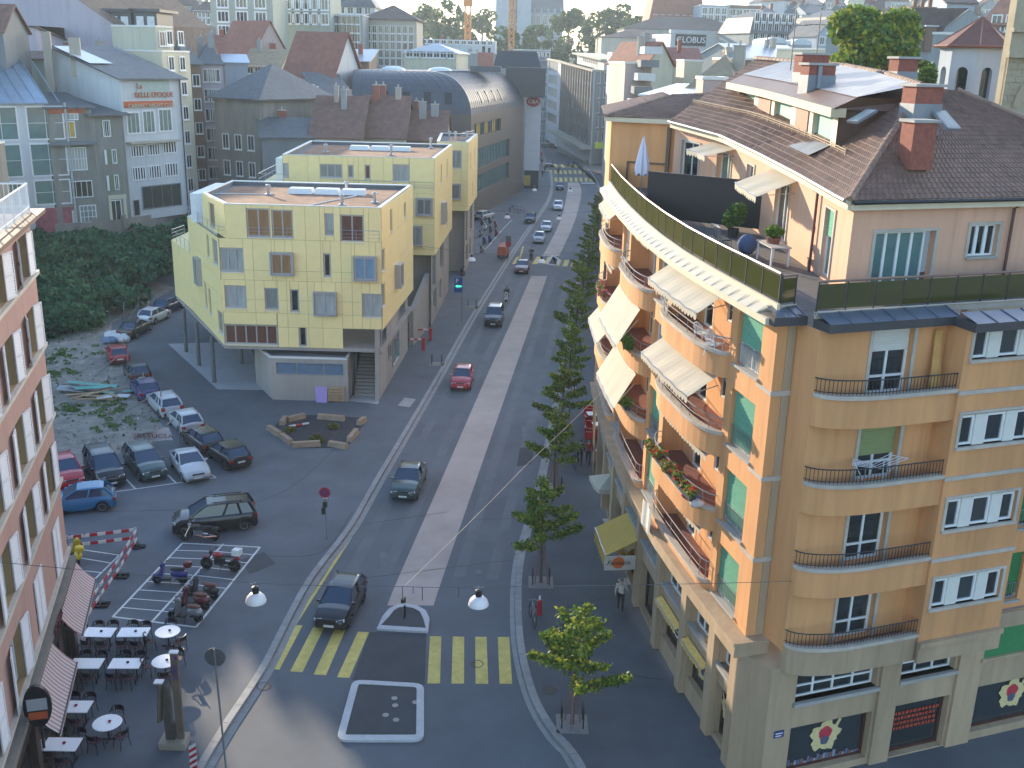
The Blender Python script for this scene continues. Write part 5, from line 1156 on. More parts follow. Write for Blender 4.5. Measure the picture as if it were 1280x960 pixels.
ralu([(-21.75, 97, 13.05), (-7.8, 96.9, 13.05)], .8, Y2)
mb = MB(); mb.prism([(-24.6, 99), (-21.8, 99), (-22.3, 110), (-25.1, 110)], 0, 13.0); mb.build('wing', YEL, Y2)
mb = MB(); mb.box(-23.3, -21.9, 101, 109, 13, 15.3); mb.build('screen_wall', WHITE, Y2); ralu([(-24.9, 109, 13), (-24.6, 99.2, 13), (-21.9, 99.1, 13)], 1.0, Y2, 2)
mb = MB(); mb.hexa([(-9.4, 90, 0), (-9.0, 90, 0), (-8.2, 97.5, 0), (-8.6, 97.5, 0), (-9.4, 90, 3.2), (-9.0, 90, 3.2), (-8.2, 97.5, 5.2), (-8.6, 97.5, 5.2)]); mb.build('ramp_wall', CON2, Y2)
Y3 = yblock('rear narrow pale yellow panelled apartment block near the mopeds', -9.5, -5.85, 123, 137, -5.3, 7.6, 15.6,
 [(1.6, 2.9, 12.6, 14.6, 2, GLASSB, 0), (1.5, 2.8, 9.0, 10.7, 1, GLASSB, .3)], [(3, 4, 12.2, 14.2, 1, GLASSB, 0), (9, 10, 12.2, 14.2, 1, GLASSB, 0), (6, 7, 8.6, 10.2, 1, GLASSB, 0)], False)
vent((-7.5, 126, 15.2), Y3, 1.2); vent((-6.3, 130, 15.2), Y3, 1.0); vent((-8.6, 132, 15.2), Y3, .8); ralu([(-7, 128, 15.3), (-5.6, 134, 15.3)], .9, Y3)
# the town behind
def wallm(n, c, **k): return M('render_' + n, c, .88, k.pop('var', .12), k.pop('sc', .5), grime=k.pop('grime', .2), streak=True)
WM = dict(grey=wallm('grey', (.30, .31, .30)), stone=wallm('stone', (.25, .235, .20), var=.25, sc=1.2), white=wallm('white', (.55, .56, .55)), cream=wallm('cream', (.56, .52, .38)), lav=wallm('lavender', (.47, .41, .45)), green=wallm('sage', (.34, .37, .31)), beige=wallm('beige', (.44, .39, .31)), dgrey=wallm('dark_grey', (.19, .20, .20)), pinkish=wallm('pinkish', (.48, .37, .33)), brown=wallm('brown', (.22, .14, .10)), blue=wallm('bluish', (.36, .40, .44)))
RM = dict(slate=M('slate_roof', (.115, .12, .125), .6, .25, 1.5, grime=.2), tile=M('old_tile_roof', (.20, .105, .075), .8, .3, 1.2, grime=.25), red=M('red_tile_roof', (.27, .105, .07), .8, .25, 1.2, grime=.2), dtile=M('dark_tile_roof', (.12, .08, .065), .75, .3, 1.5, grime=.2), metal=M('pale_metal_roof', (.42, .44, .46), .4, .15, 1, metal=.4), gravel=M('pale_gravel_roof', (.30, .29, .27), .9, .25, 1, grime=.2), tan=M('tan_tile_roof', (.34, .25, .15), .8, .25, 1.2, grime=.2), bzinc=M('blue_metal_roof', (.24, .32, .40), .35, .12, 1, metal=.5))
FWC = {}
def farwin(w, h, nx=2):
 k = (round(w, 2), round(h, 2), nx)
 if k not in FWC:
  m = MB(); t = max(.06, w * .06); m.box(-w / 2 - t, -w / 2 + t, -.06, .02, -t, h + t); m.box(w / 2 - t, w / 2 + t, -.06, .02, -t, h + t); m.box(-w / 2 + t, w / 2 - t, -.06, .02, -t, t); m.box(-w / 2 + t, w / 2 - t, -.06, .02, h - t, h + t)
  for i in range(1, nx): x = -w / 2 + w * i / nx; m.box(x - t / 2, x + t / 2, -.05, .015, t, h - t)
  m.quad((-w / 2, -.01, 0), (w / 2, -.01, 0), (w / 2, -.01, h), (-w / 2, -.01, h), 1); m.box(-w / 2 - .12, w / 2 + .12, -.16, 0, -t - .1, -t)
  FWC[k] = m.mesh('window')
 return FWC[k]
def wins(F, root, s0, s1, cols, rows, w, h, mat=WHITE, pane=GLASS, d=.03, nx=2):
 for z in rows:
  for c in range(cols):
   s = s0 + (s1 - s0) * (c + .5) / cols; put('window', farwin(w, h, nx), [mat, pane], root, lofs(root, F.pt(s, d, z)), F.ang(s))
def house(lab, A, B, dep, z0, ze, roof, rh, wm, rm, rows=None, cols=0, ww=1.0, wh=1.5, side=0, chim=0, cat='building', group=None, name='town_house', over=.35, sideL=0, pane=None, m0=.6, skew=0.0, nx=2, base=None):
 A, B = Vector(A), Vector(B); u = (B - A).normalized(); n = Vector((-u.y, u.x))      # n points away from the camera
 D = A + n * dep + u * skew; C = B + n * dep + u * skew
 r = empty(name, ((A.x + B.x) / 2, (A.y + B.y) / 2, z0), label=lab, cat=cat, group=group)
 mb = MB()
 for p, q in ((A, B), (B, C), (C, D), (D, A)): mb.quad((*p, z0 - .3), (*q, z0 - .3), (*q, ze), (*p, ze))
 e = over
 A2, B2, C2, D2 = A - u * e - n * e, B + u * e - n * e, C + u * e + n * e, D - u * e + n * e
 rb = MB()
 if roof == 'flat':
  rb.add([(*p, ze - .25) for p in (A + (u + n) * .25, B + (n - u) * .25, C - (u + n) * .25, D + (u - n) * .25)], [(0, 1, 2, 3)])
  cb = MB()
  for p, q in ((A, B), (B, C), (C, D), (D, A)): v = (q - p).normalized(); nn_ = Vector((-v.y, v.x)); cb.hexa([(*(p - nn_ * .08), ze - .15), (*(q - nn_ * .08), ze - .15), (*(q + nn_ * .25), ze - .15), (*(p + nn_ * .25), ze - .15), (*(p - nn_ * .08), ze + .06), (*(q - nn_ * .08), ze + .06), (*(q + nn_ * .25), ze + .06), (*(p + nn_ * .25), ze + .06)])
  cb.build('parapet', PARA if 'PARA' in globals() else WHITE, r)
 else:
  def T(p, z): return (p.x, p.y, z)
  m1, m2 = (A2 + D2) / 2, (B2 + C2) / 2; th = .16
  if roof == 'hip': L = (m2 - m1).length; k = min(.5 * (D2 - A2).length, L * .49); m1, m2 = m1 + u * k, m2 - u * k
  if roof in ('gable', 'hip'):
   zr = ze + rh; fs = [(T(A2, ze), T(B2, ze), T(m2, zr), T(m1, zr)), (T(C2, ze), T(D2, ze), T(m1, zr), T(m2, zr))]
   if roof == 'hip': fs += [(T(B2, ze), T(C2, ze), T(m2, zr)), (T(D2, ze), T(A2, ze), T(m1, zr))]
   else:
    for p, q, m_ in ((A, D, (A + D) / 2), (B, C, (B + C) / 2)): mb.add([T(p, ze), T(q, ze), T(m_, zr - .15)], [(0, 1, 2)])
  elif roof == 'xgable':       # ridge runs away from the camera
   m1, m2 = (A2 + B2) / 2, (C2 + D2) / 2; zr = ze + rh; fs = [(T(A2, ze), T(m1, zr), T(m2, zr), T(D2, ze)), (T(B2, ze), T(C2, ze), T(m2, zr), T(m1, zr))]
   for p, q in ((A, B), (D, C)): mb.add([T(p, ze), T(q, ze), T((p + q) / 2, zr - .2)], [(0, 1, 2)])
  elif roof == 'shed': fs = [(T(A2, ze), T(B2, ze), T(C2, ze + rh), T(D2, ze + rh))]; mb.add([T(B, ze), T(C, ze), T(C, ze + rh)], [(0, 1, 2)]); mb.add([T(A, ze), T(D, ze), T(D, ze + rh)], [(0, 1, 2)])
  elif roof == 'mansard':
   i1 = [A2 + (u + n) * 1.5, B2 + (n - u) * 1.5, C2 - (u + n) * 1.5, D2 + (u - n) * 1.5]; q = [A2, B2, C2, D2]; zm = ze + rh * .68
   fs = [(T(q[k], ze), T(q[(k + 1) % 4], ze), T(i1[(k + 1) % 4], zm), T(i1[k], zm)) for k in range(4)]
   c1, c2 = (i1[0] + i1[3]) / 2 + u * 3, (i1[1] + i1[2]) / 2 - u * 3; zr = ze + rh
   fs += [(T(i1[0], zm), T(i1[1], zm), T(c2, zr), T(c1, zr)), (T(i1[2], zm), T(i1[3], zm), T(c1, zr), T(c2, zr)), (T(i1[1], zm), T(i1[2], zm), T(c2, zr)), (T(i1[3], zm), T(i1[0], zm), T(c1, zr))]
  for f in fs:
   rb.add(list(f), [tuple(range(len(f)))]); rb.add([(p[0], p[1], p[2] - th) for p in f], [tuple(range(len(f) - 1, -1, -1))])
   for i in range(len(f)): a, b = f[i], f[(i + 1) % len(f)]; rb.quad((a[0], a[1], a[2] - th), (b[0], b[1], b[2] - th), b, a)
 mb.build('wall', WM[wm], r, smooth=False); ro = rb.build('roof', RM[rm], r)
 F = Fac([A, B], -1); G = Fac([B, C], -1); H_ = Fac([D, A], -1)
 pn = pane or GLASS
 if rows:
  if isinstance(rows, int): st = (ze - z0 - .6) / rows; rows = [z0 + .9 + st * k for k in range(rows)]
  wins(F, r, m0, F.len - m0, cols, rows, ww, wh, pane=pn, nx=nx)
  if side: wins(G, r, m0, G.len - m0, side, rows, ww, wh, pane=pn, nx=nx)
  if sideL: wins(H_, r, m0, H_.len - m0, sideL, rows, ww, wh, pane=pn, nx=nx)
 for k in range(chim):
  t = random.uniform(.15, .85); v = random.uniform(.3, .7); p = A.lerp(B, t).lerp(D.lerp(C, t), v); w_ = random.uniform(.5, 1.1); zt = ze + (rh if roof != 'flat' else 0) + random.uniform(.5, 1.3)
  cb = MB(); cb.rbox((p.x, p.y), math.atan2(u.y, u.x), w_, .6, ze - .2, zt); cc = cb.build('chimney', random.choice((BRICK, WM['beige'], WM['grey'])), r)
  cb = MB(); cb.rbox((p.x, p.y), math.atan2(u.y, u.x), w_ + .14, .74, zt, zt + .12); cb.lathe([(.12, 0), (.10, .4)], (p.x, p.y, zt + .12), 6); cb.build('chimney_cap', GREYST, cc)
 return r, F, G, H_
def xy(px, Y): p = atY(px, 130, Y); return Vector((p.x, p.y))
def zz(px, py, Y): return atY(px, py, Y).z
# --- row on the upper street, left
hh = HZ
r, F, G, _ = house('pale modern building with big glazed bays and a sloping blue metal roof', xy(-30, 109), xy(55, 113), 10, hh - 1, zz(52, 128, 113), 'shed', 4.2, 'white', 'bzinc')
for k, (y0, y1) in enumerate(((133, 176), (180, 222), (226, 258))):
 za, zb = zz(30, y1, 111), zz(30, y0, 111); window(F, 4.6, 8.4, za, zb, r, .03, 2, 2, WHITE, GLASSG, fw=.15); window(F, .4, 3.8, za, zb, r, .03, 2, 2, WHITE, GLASSG, fw=.15)
mb = MB(); fbox(mb, F, 4.4, 8.4, .01, .08, hh - .8, zz(30, 262, 111)); mb.build('garage_door', M('graffiti_pink', (.35, .10, .12), .8, .5, 1.2), r)
mb = MB()
for k in range(9): fbox(mb, F, 8.5 + .0, 8.7, .0, .25, hh - 1, zz(52, 128, 113))
mb.build('pillar', WHITE, r)
for k in range(8):
 mb = MB(); q = Vector(F.pt(k * 1.15, .3, zz(52, 128, 113) + .0)); e_ = Vector(F.pt(k * 1.15, -10, zz(52, 128, 113) + 4.2)); mb.beam(q, e_, .06, .12); mb.build('roof_seam', RM['bzinc'], r)
r, F, G, _ = house('narrow grey old house with a glazed top balcony under a red painted band', xy(57, 113), xy(113, 116), 9, hh - .8, zz(85, 134, 114), 'shed', 1.2, 'stone', 'slate')
def bigwin(F, r, px0, px1, y0, y1, Y, nx, pane=GLASS, mat=WHITE, nz=1):
 a = (xy(px0, Y) - F.p[0]).length; b = (xy(px1, Y) - F.p[0]).length; return window(F, a, b, zz((px0 + px1) / 2, y1, Y), zz((px0 + px1) / 2, y0, Y), r, .03, nx, nz, mat, pane, fw=.1)
LIT = M('painted_room_light', (.50, .33, .06), .3, .3, .8)  # room light put into an orange base colour, nothing glows
bigwin(F, r, 60, 92, 151, 172, 114.5, 2, LIT); bigwin(F, r, 60, 98, 141, 150, 114.5, 4, GLASSB); bigwin(F, r, 66, 104, 184, 213, 114.5, 7, GLASSB, nz=2); bigwin(F, r, 72, 108, 226, 247, 114.5, 4, GLASS); bigwin(F, r, 86, 110, 257, 279, 114.5, 4, GLASSB, nz=3); bigwin(F, r, 68, 76, 262, 282, 114.5, 1, GLASS)
mb = MB(); fbox(mb, F, .2, F.len - .8, .02, .12, zz(85, 142, 114), zz(85, 135.5, 114)); mb.build('fascia', M('faded_red', (.40, .12, .05), .8, .3, 2), r)
mb = MB(); fbox(mb, F, .0, F.len, .0, .9, zz(85, 181, 114), zz(85, 177, 114)); mb.build('balcony', WM['dgrey'], r)
r, F, G, _ = house('narrow dark stone house with shuttered windows beside the night club', xy(113, 116), xy(152, 118.5), 9, hh - .5, zz(132, 143, 117), 'shed', 1.6, 'stone', 'slate', over=.7)
SHG = M('old_shutter', (.19, .22, .12), .7, .2, 3)
for y0, y1, c in ((150, 171, 1), (187, 205, 2), (219, 238, 2)):
 for k in range(c):
  px = 129 if c == 1 else (123 + 16 * k); bigwin(F, r, px - (6 if c == 1 else 3.5), px + (8 if c == 1 else 3.5), y0, y1, 117, 4 if c == 1 else 2, GLASS)
  for e in ((-9, -6.5) if c == 1 else (-7.5, -4), (8.5, 11) if c == 1 else (4, 7.5)): a, b = [(xy(px + q, 117) - F.p[0]).length for q in e]; mb = MB(); fbox(mb, F, a, b, .02, .07, zz(px, y1, 117), zz(px, y0, 117)); mb.build('shutter', SHG, r)
bigwin(F, r, 122, 143, 250, 278, 117, 2, GLASS); mb = MB(); a, b = [(xy(q, 117) - F.p[0]).length for q in (118, 152)]; fbox(mb, F, a, b - .1, .02, .1, zz(135, 249, 117), zz(135, 244, 117)); fbox(mb, F, a, a + .3, .02, .1, hh - .5, zz(135, 249, 117)); fbox(mb, F, b - .5, b - .15, .02, .1, hh - .5, zz(135, 249, 117)); mb.build('shop_surround', WM['cream'], r)
ze_ = zz(155, 98, 119)
r, F, G, _ = house('white night club house with orange signs, ribbed windows and a dark sloping roof', xy(152, 119), xy(228, 126), 12, hh, ze_, 'shed', 3.4, 'white', 'slate', over=.6)
def bw(px0, px1, y0, y1, nx, pane=GLASS, nz=1):
 def sof(px, Y=122): # intersect pixel column with facade
  d = ray(px, 180); A, u = F.p[0], (F.p[1] - F.p[0]).normalized(); den = d.x * u.y - d.y * u.x; t = (A.x * u.y - A.y * u.x) / den; return (Vector((d.x * t, d.y * t)) - A).dot(u), d.y * t
 (a, Ya), (b, Yb) = sof(px0), sof(px1); Y = (Ya + Yb) / 2
 return a, b, zz(px0, y1, Ya), zz(px0, y0, Ya)
for q in ((160, 177, 140, 168), (180, 196, 138, 167), (200, 217, 136, 165)): window(F, *bw(*q, 1), r, .03, 3, 1, WHITE, GLASSG, fw=.15)
for y0, y1 in ((182, 197), (209, 226)):
 for px0, px1, dy in ((162, 179, 0), (183, 199, -2), (203, 220, -5)): window(F, *bw(px0, px1, y0 + dy, y1 + dy, 1), r, .03, 5, 1, WHITE, GLASS, fw=.12, bar=.14)
a, b, c, d = bw(158, 220, 176, 180, 1); mb = MB(); fbox(mb, F, a, b, 0, .9, c, c + .22); mb.build('balcony', WM['beige'], r)
a, b, c, d = bw(176, 216, 101, 122, 1); mb = MB(); fbox(mb, F, a, b, .02, .1, c, d); mb.build('sign_board', M('sage_sign', (.38, .45, .40), .7, .1, 2), r)
OL = M('orange_letter', (.50, .10, .03), .6, .1, 3); an = F.ang(3)
def ftext(t, px, py, size, mat=OL):
 d = ray(px, py); A, u = F.p[0], (F.p[1] - F.p[0]).normalized(); den = d.x * u.y - d.y * u.x; k = (A.x * u.y - A.y * u.x) / den; q = Vector((0, 0, CAM_H)) + d * k; n = F.nrm(1)
 textobj(t, size, mat, r, lofs(r, (q.x + n.x * .16, q.y + n.y * .16, q.z)), (R(90), 0, an), .03)
ftext('La', 173, 108, .8); ftext('BELLE EPOQUE', 192, 118.5, .80)
a, b, c, d = bw(159, 219, 127, 136, 1); mb = MB(); fbox(mb, F, a, b, .02, .1, c + .1, d); mb.build('sign_board', OL, r); ftext('CABARET NIGHT CLUB', 189, 132, .62, WM['cream'])
window(F, *bw(172, 222, 233, 262, 1), r, .03, 4, 1, WM['dgrey'], GLASS, fw=.12); window(F, *bw(160, 168, 250, 270, 1), r, .03, 1, 1, WM['beige'], GLASS, name='door')
mb = MB(); p0, p1 = F.pt(F.len - .3, .12, hh), F.pt(F.len - .3, .12, ze_); mb.tube([p0, p1], .08, 5); mb.build('downpipe', DARKM, r)
mb = MB(); p0 = V(F.pt(.8, -2.5, ze_ + .85)); p1 = V(F.pt(4.6, -1.5, ze_ + .6)); mb.quad(tuple(V(F.pt(-.4, -11, ze_ + 3.25))), tuple(V(F.pt(2.2, -11, ze_ + 3.25))), tuple(V(F.pt(2.6, -4.5, ze_ + 1.5))), tuple(V(F.pt(-.4, -4.5, ze_ + 1.5)))); mb.build('roof_glazing', M('bright_glazing', (.62, .62, .66), .25, .05, 2), r)
cb = MB(); q = V(F.pt(.3, -8, 0)); cb.rbox(q.xy, .3, 1.2, .8, ze_, ze_ + 4.2); cb.rbox(V(F.pt(-1.2, -11, 0)).xy, .3, .9, .8, ze_ - 2, ze_ + 4.8); cb.build('chimney', WM['beige'], r)
house('grey firewall house behind the stone houses, its blank plaster wall stained', xy(20, 128), xy(150, 131), 10, hh, zz(60, 74, 128), 'gable', .9, 'green', 'dtile', chim=2)
r, F, G, _ = house('tall cream house with grey windows squeezed behind the night club', xy(207, 133), xy(241, 139), 9, hh, zz(225, 64, 136), 'flat', 0, 'cream', 'metal', [hh + 1 + 3.05 * k for k in range(7)], 2, 1.2, 1.6, over=.2)
house('cream attic storey stepped back on the tall cream house', xy(201, 137), xy(222, 140), 7, zz(225, 64, 136) - 1, zz(212, 33, 138), 'flat', 0, 'cream', 'metal', [zz(225, 64, 136) + .6], 2, 1.0, 1.7)
r, F, G, _ = house('huge grey house with a blank side wall and a steep brown mansard roof', Vector((-83.7, 150)), xy(152, 150), 26, hh, zz(152, 64, 150), 'flat', 0, 'lav', 'gravel')
mb = MB(); A_, B_ = xy(-260, 150), xy(150, 150); zt = zz(150, 36, 150)
pl = [(-82, 75), (150, 66), (151, 38), (142, 30), (95, -2), (60, -25), (-79, -60)]
mb.add([tuple(atY(x, y, 150)) for x, y in pl] + [(*(atY(x, y, 150).xy + Vector((0, 24))), atY(x, y, 150).z) for x, y in pl], [tuple(range(7))] + [(i, (i + 1) % 7, 7 + (i + 1) % 7, 7 + i) for i in range(7)]); mb.build('firewall', WM['lav'], r)
mb = MB()
def sp(px, py, dx, dy, dz=0): q = atY(px, py, 150); return (q.x + dx, q.y + dy, q.z + dz)
mb.quad(sp(150, 66, 0, -.1), sp(212, 74, 2, 18), sp(198, 30, 2, 18), sp(142, 30, 0, -.1)); mb.quad(sp(142, 30, 0, -.1), sp(198, 30, 2, 18), sp(150, -10, 2, 18), sp(95, -2, 0, -.1)); mb.build('mansard_roof', M('mansard_tile', (.21, .145, .105), .8, .25, 1.5, grime=.2), r)
for px, py in ((160, 40), (192, 40)):
 q = atY(px, py, 155); mb = MB(); mb.box(q.x - 1.6, q.x + 1.6, q.y - 3, q.y + 4, q.z - 3, q.z + 2.6); dm = mb.build('dormer', M('dark_lead', (.07, .075, .085), .5, .15, 2), r)
 mb = MB(); mb.box(q.x - 2.2, q.x + 2.2, q.y - 3.4, q.y + 5, q.z + 2.6, q.z + 3.0); mb.build('dormer_roof', MATS['dark_lead'], dm)
 for e in (-.75, .75): mb = MB(); mb.box(q.x + e - .5, q.x + e + .5, q.y - 3.06, q.y - 3.0, q.z - .2, q.z + 2.0); mb.build('pane', M('bright_pane', (.55, .58, .6), .15, .2, 2), dm)
q = atY(179, 55, 155); mb = MB()
for k in range(4): mb.hexa([(q.x - 1.6 + k * .8, q.y - 1.4, q.z - 1), (q.x - 1.0 + k * .8, q.y - 1.4, q.z - 1), (q.x - 1.0 + k * .8, q.y - 1.3, q.z - 1), (q.x - 1.6 + k * .8, q.y - 1.3, q.z - 1), (q.x - 1.7 + k * .8, q.y - .6, q.z + .9), (q.x - 1.1 + k * .8, q.y - .6, q.z + .9), (q.x - 1.1 + k * .8, q.y - .5, q.z + .9), (q.x - 1.7 + k * .8, q.y - .5, q.z + .9)])
mb.build('skylight', MATS['bright_pane'], r)
house('grey annexe with a sloping parapet standing against the huge blank wall', xy(18, 141), xy(54, 141), 9, hh, zz(35, 32, 141), 'shed', -1.5, 'lav', 'dtile'); pass; house('dark corner house with a small white framed window at the far upper left', xy(-40, 118), xy(14, 118), 6, hh, zz(5, 40, 118), 'gable', 3, 'dgrey', 'tile', [zz(10, 68, 118)], 1, 1.2, 2)
house('unseen tall grey house added to shade the forecourt beside a sun gap', Vector((-150, 150)), Vector((-90.3, 150)), 5, hh, 44, 'gable', 3, 'grey', 'tile'); house('unseen flat roofed house added on the bank to trim the sun patch', Vector((-64, 94)), Vector((-48.8, 94)), 6, 0, 16.3, 'flat', 0, 'stone', 'gravel')  # unseen houses, added to shade the forecourt and shape its sun patch
house('dark timber clad house with galleries next to the lavender house', xy(240, 150), xy(254, 151), 12, hh, zz(247, 80, 150), 'gable', 2.5, 'brown', 'slate', 5, 1, 1.0, 1.5, chim=2)
house('lavender plastered house with tall windows and a slate roof', xy(252, 152), xy(281, 153), 13, hh, zz(266, 80, 152), 'hip', 3.0, 'lav', 'slate', 6, 3, .95, 1.7, chim=3)
r, F, G, _ = house('old stone house with a hipped slate roof and an ivy stained front', xy(268, 143), xy(324, 139), 14, 2, zz(320, 124, 139), 'hip', 4.4, 'stone', 'slate', [5.5, 9.0, 12.5], 3, 1.1, 1.9, side=4, over=.8)
house('small blue hoarding hut roof among the old houses', xy(284, 165), xy(312, 166), 8, hh, zz(298, 78, 165), 'shed', 1.2, 'blue', 'bzinc')
house('low house with salmon tiled roof behind the lavender house', xy(262, 172), xy(300, 174), 14, hh, zz(280, 76, 172), 'gable', 4, 'beige', 'red', chim=3)
house('pale house with a broad tan tiled roof below the green block', xy(306, 182), xy(352, 182), 14, hh, zz(330, 84, 182), 'gable', 3, 'cream', 'tan', [zz(330, 92, 182)], 4, 1, 1.2, chim=3)
house('long green grey office slab with sparse windows at the top left', xy(270, 215), xy(346, 215), 14, hh, zz(300, -6, 215), 'flat', 0, 'green', 'gravel', [zz(310, 28, 215), zz(310, 46, 215), zz(310, 10, 215)], 3, 2.2, 2.0, nx=3)
house('pale green office slab beside a white drainpipe at the top', xy(346, 235), xy(416, 235), 14, hh, zz(380, -8, 235), 'flat', 0, 'green', 'gravel', [zz(380, 30, 235), zz(380, 12, 235)], 6, 2.2, 2.2, nx=3)
house('orange tiled gable house below the green slab', xy(320, 190), xy(362, 195), 12, hh, zz(340, 70, 192), 'xgable', 6, 'pinkish', 'red', [zz(335, 76, 190)], 2, 1, 1.4)
r, F, G, _ = house('house with a steep red tiled roof and a pale half timbered gable', xy(356, 168), xy(416, 166), 12, 2, zz(390, 100, 168), 'gable', 7.3, 'white', 'red', [zz(385, 97, 168) - 5.4], 6, 1.4, 1.7, side=2, over=.5)
house('green balconied loggia annexe in front of the steep red roof', xy(354, 160), xy(396, 160), 7, 0, zz(375, 108, 160), 'flat', 0, 'green', 'gravel', [zz(375, 122, 160), zz(375, 143, 160)], 6, 1.3, 1.9)
house('white house with a grey metal roof beside the red brown roofs', xy(398, 157), xy(441, 159), 10, 0, zz(420, 124, 157), 'shed', 3.6, 'white', 'slate', [zz(412, 142, 157)], 3, 1.2, 2.2)
house('teal roofed annexe behind the white house', xy(425, 185), xy(462, 185), 10, 0, zz(442, 76, 185), 'shed', 2.0, 'brown', 'metal', chim=1)
for lab, a, b, Y, ye, rh_, dp in (('low brown tiled roof with two tall chimneys behind the middle yellow block', 386, 450, 137, 172, 5.0, 14), ('brown tiled gable roof with dormer beside the curved grey building', 448, 505, 140, 172, 5.2, 13), ('lower brown roof stepping towards the street behind the yellow blocks', 500, 556, 143, 176, 3.8, 12)): house(lab, xy(a, Y), xy(b, Y), dp, 0, zz((a + b) / 2, ye, Y), 'gable', rh_, 'beige', 'tile', chim=3)
house('small slate roof of the shed between the stone house and yellow blocks', xy(325, 135), xy(392, 137), 10, 0, zz(350, 172, 135), 'gable', 2.2, 'dgrey', 'slate', chim=2)
r, F, G, _ = house('stone apartment house with hipped brown roof and rows of windows', xy(455, 250), xy(521, 250), 16, 0, zz(488, 24, 250), 'hip', 3.4, 'beige', 'dtile', [zz(488, 34 + 10.2 * k, 250) - 1.3 for k in range(5)], 8, 1.0, 1.6, over=.6)
house('grey apartment house beside the stone house with balconies', xy(416, 240), xy(455, 240), 14, 0, zz(435, 18, 240), 'flat', 0, 'grey', 'gravel', [zz(435, 30 + 11 * k, 240) for k in range(4)], 5, 1.2, 1.7)
house('white rooftop pavilion with a mansard roof at the top edge', xy(400, 262), xy(470, 262), 12, 0, zz(435, 8, 262), 'mansard', 3, 'white', 'slate', [zz(435, 17, 262)], 6, 1.4, 1.5)
house('pale blue gabled house left of the grey office roofs', xy(505, 300), xy(525, 300), 12, 0, zz(512, 55, 300), 'gable', 2, 'blue', 'slate')
house('low cream depot with a green metal roof behind the curved building', xy(505, 228), xy(570, 226), 11, 0, zz(540, 66, 228), 'hip', 2.0, 'cream', 'metal', [zz(540, 72, 228)], 7, 1.6, 1.3)
house('flat roofed grey warehouse with plant on its roof beyond the depot', xy(560, 262), xy(640, 258), 16, 0, zz(600, 66, 260), 'flat', 0, 'grey', 'metal', chim=4)
house('long low pale depot with roof vents in front of the far trees', xy(515, 330), xy(618, 330), 14, 0, zz(560, 50, 330), 'flat', 0, 'white', 'gravel', [zz(560, 55, 330)], 12, 1.5, 1.2, chim=5)
# --- curved metal roofed building
CB = empty('office_building', (-15, 165, 0), label='large office building with a curved dark seamed metal roof', cat='building')
cA, cK, cR = Vector((-25.5, 163)), Vector((-7.4, 165)), Vector((.9, 207)); zb, zt = 16.5, 22.7
def offl(d):
 u1 = (cK - cA).normalized(); n1 = Vector((-u1.y, u1.x)); u2 = (cR - cK).normalized(); n2 = Vector((-u2.y, u2.x)); a, b = cA + n1 * d, cK + n2 * d
 t = ((b - a).x * u2.y - (b - a).y * u2.x) / (u1.x * u2.y - u1.y * u2.x); return a, a + u1 * t, cR + n2 * d
CMET = M('curved_roof_metal', (.06, .07, .09), .5, .14, .8, metal=.0); CLAD = M('bronze_cladding', (.13, .10, .08), .55, .12, 1.2); mb = MB(); N_ = 10; prev = None
prof = [(7.5 * (1 - math.cos(k / N_ * math.pi / 2)), zb + (zt - zb) * math.sin(k / N_ * math.pi / 2)) for k in range(N_ + 1)]
for (d0, z0), (d1, z1) in zip(prof[:-1], prof[1:]):
 a, b = offl(d0), offl(d1); mb.quad((*a[0], z0), (*a[1], z0), (*b[1], z1), (*b[0], z1)); mb.quad((*a[1], z0), (*a[2], z0), (*b[2], z1), (*b[1], z1))
mb.build('curved_roof', CMET, CB, smooth=40)
mb = MB(); a = offl(7.5); mb.add([(*a[0], zt), (*a[1], zt), (*a[2], zt), (-12, 214, zt), (-25.5, 190, zt)], [(0, 1, 2, 3, 4)]); mb.quad((*cR, 0), (-9, 212, 0), (-9, 212, zt), (*a[2], zt)); mb.add([(*cR, z) if i == 0 else (*offl(d)[2], z) for i, (d, z) in enumerate(prof)] + [(*offl(7.5)[2], zb)], [tuple(range(N_ + 2))]); mb.build('roof_deck', RM['gravel'], CB)
for side in (0, 1):
 L = (cK - cA).length if side == 0 else (cR - cK).length; n = int(L / 1.25)
 for k in range(1, n):
  mb = MB(); pts = []
  for d, z in prof: o = offl(d); q = o[side].lerp(o[side + 1], k / n) if True else 0; pts.append((q.x, q.y, z + .03))
  mb.tube(pts, .03, 3, caps=False); mb.build('roof_seam', CMET, CB)
CF1, CF2 = Fac([cA, cK], -1), Fac([cK, cR], -1)
rz_ = [(13.1, 15.2), (8.2, 11.6), (4.6, 7.2)]
mb = MB(); fwall(mb, CF1, 0, CF1.len, 0, zb, [(6.5, 15.2, 12.7, 14.8)], .5); fwall(mb, CF2, 0, CF2.len, 0, zb, [(2, 22, 12.9, 15.0), (1, 30, 7.8, 11.0), (1, 30, 3.9, 6.8)], .5); mb.build('wall', CLAD, CB)
for k in range(6): window(CF1, 6.52 + k * 1.44, 7.94 + k * 1.44, 12.72, 14.78, CB, -.45, 2, 1, DARKM, GLASS)
for k in range(12):
 for a, b in ((7.85, 10.95), (3.95, 6.75)): window(CF2, 1.05 + k * 2.41, 3.42 + k * 2.41, a, b, CB, -.3, 2, 1, DARKM, GLASSG)
for k in range(7): window(CF2, 2.05 + k * 2.85, 4.85 + k * 2.85, 12.95, 14.95, CB, -.4, 2, 1, DARKM, LIT if k % 2 else GLASS)
